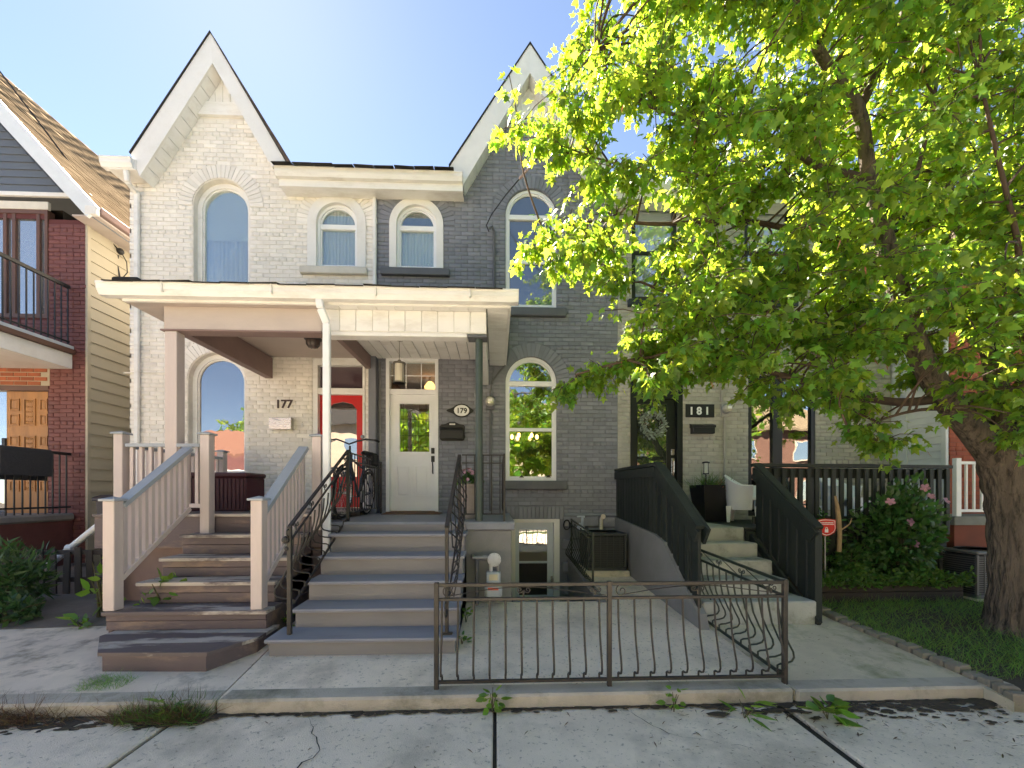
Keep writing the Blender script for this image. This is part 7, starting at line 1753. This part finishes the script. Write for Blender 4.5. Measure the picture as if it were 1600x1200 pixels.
strip('grass_tuft', PX(128,3.2), PX(195,3.2), 3.12, 3.34, lambda y: .105, 420, (.04,.10), BLADE, GRASS_L, 'green grass tuft at the left foot of the canted step', 'grass', .8)
def in_lawn(x, y): return np.array([1.0 if pt_in(lawn_pts, a, b) else 0.0 for a, b in zip(x, y)])*(.6+.4*np.sin(x*2.3)*np.sin(y*3.1+1))
strip('lawn_grass', 3.3, 7.2, 3.05, 4.95, lambda y: .085+.055*(y-2.97), 26000, (.06,.15), BLADE, GRASS_L, 'patchy shaded grass under the maple', 'grass', .8, in_lawn)
n = 420; lx_ = np.concatenate([rng.uniform(-4,4,n//3), rng.normal(2.6,.9,n-n//3)]); ly_ = np.concatenate([rng.uniform(1.6,2.95,n//3), 2.93-np.abs(rng.normal(0,.28,n-n//3))])
pos = np.stack([lx_, ly_, np.full(len(lx_), .011)], 1); k = len(pos)
leaf_obj('leaf_litter', LANCE, pos, np.stack([rng.normal(size=k), rng.normal(size=k), rng.uniform(.0,.12,k)], 1), rng.uniform(.012,.05,k), DRY_L, None, True, np.tile([[0.,0.,1.]],(k,1)))['label'] = 'brown leaf litter scattered along the kerb'
pos = np.stack([rng.uniform(.2,4.2,260), rng.uniform(3.1,4.2,260), np.zeros(260)], 1); pos[:,2] = .10+.055*(pos[:,1]-2.97)
leaf_obj('leaf_litter', LANCE, pos, np.stack([rng.normal(size=260), rng.normal(size=260), rng.uniform(.0,.1,260)], 1), rng.uniform(.01,.035,260), DRY_L, None, True, np.tile([[0.,0.,1.]],(260,1)))['label'] = 'small dry leaf bits scattered on the patio and path'
# planter grass, mums, wreath
k = 260; pos = np.tile([[ppx, ppy, 1.655]], (k,1))+rng.normal(size=(k,3))*[[.11,.11,.005]]
leaf_obj('foliage', BLADE, pos, rng.normal(size=(k,3))*[[.7,.7,.1]]+np.array([[0,0,.9]]), rng.uniform(.15,.36,k), COVER_L, pt)
k = 60; leaf_obj('flowers', LANCE, np.tile([[ppx+.15, ppy-.15, 1.68]], (k,1))+rng.normal(size=(k,3))*[[.06,.06,.06]], rng.normal(size=(k,3)), rng.uniform(.03,.06,k), leafmat('rust_flower', (.40,.12,.08), (.4,.15,.1), .03, .3), pt)
k = 260; q = rng.normal(size=(k,3)); q /= np.linalg.norm(q, axis=1, keepdims=True); q[:,2] = np.abs(q[:,2])*.8
leaf_obj('foliage', OVATE, q*.17*rng.uniform(.5,1,k)[:,None]+[[fx_,fy_,D2Z+.47]], q+rng.normal(size=(k,3))*.5, rng.uniform(.04,.07,k), GREEN_L, fp)
mume = flower_mesh(leafmat('mum_petal', (.55,.30,.36), (.5,.3,.35), .02, .25), 9, .7)
for i in range(46):
    q = Vector((random.gauss(0,1), random.gauss(0,1)-.4, abs(random.gauss(0,1))+.3)).normalized(); inst('flower', mume, fp, Vector((fx_,fy_,D2Z+.49))+Vector((q.x*.19,q.y*.19,q.z*.19)), q.to_track_quat('Z','Y').to_euler(), (.034,)*3)
wt = thing('wreath', 'pale green leafy wreath hanging on the glass of the black door', 'wreath', (PX(1020,YW), YW+.03, PZ(1020,662,YW)))
wc = P(1020,663,YW-.0); MB().tube([wc+Vector((.17*math.cos(a), 0, .17*math.sin(a))) for a in np.linspace(0, 2*math.pi, 25)], .014, 6).build('ring', TWIG, wt)
MB().tube([wc+Vector((0,0,.17)), wc+Vector((0,.02,.40))], .006, 5).build('hanger', BLACK_P, wt)
k = 420; a = rng.uniform(0, 2*math.pi, k); pos = np.stack([wc.x+.17*np.cos(a), np.full(k, wc.y), wc.z+.17*np.sin(a)], 1)+rng.normal(size=(k,3))*[[.035,.02,.035]]
leaf_obj('leaves', OVATE, pos, np.stack([np.cos(a)-np.sin(a)*.6, rng.normal(size=k)*.5-.3, np.sin(a)+np.cos(a)*.6-.2], 1)+rng.normal(size=(k,3))*.4, rng.uniform(.04,.075,k), WREATH_L, wt)
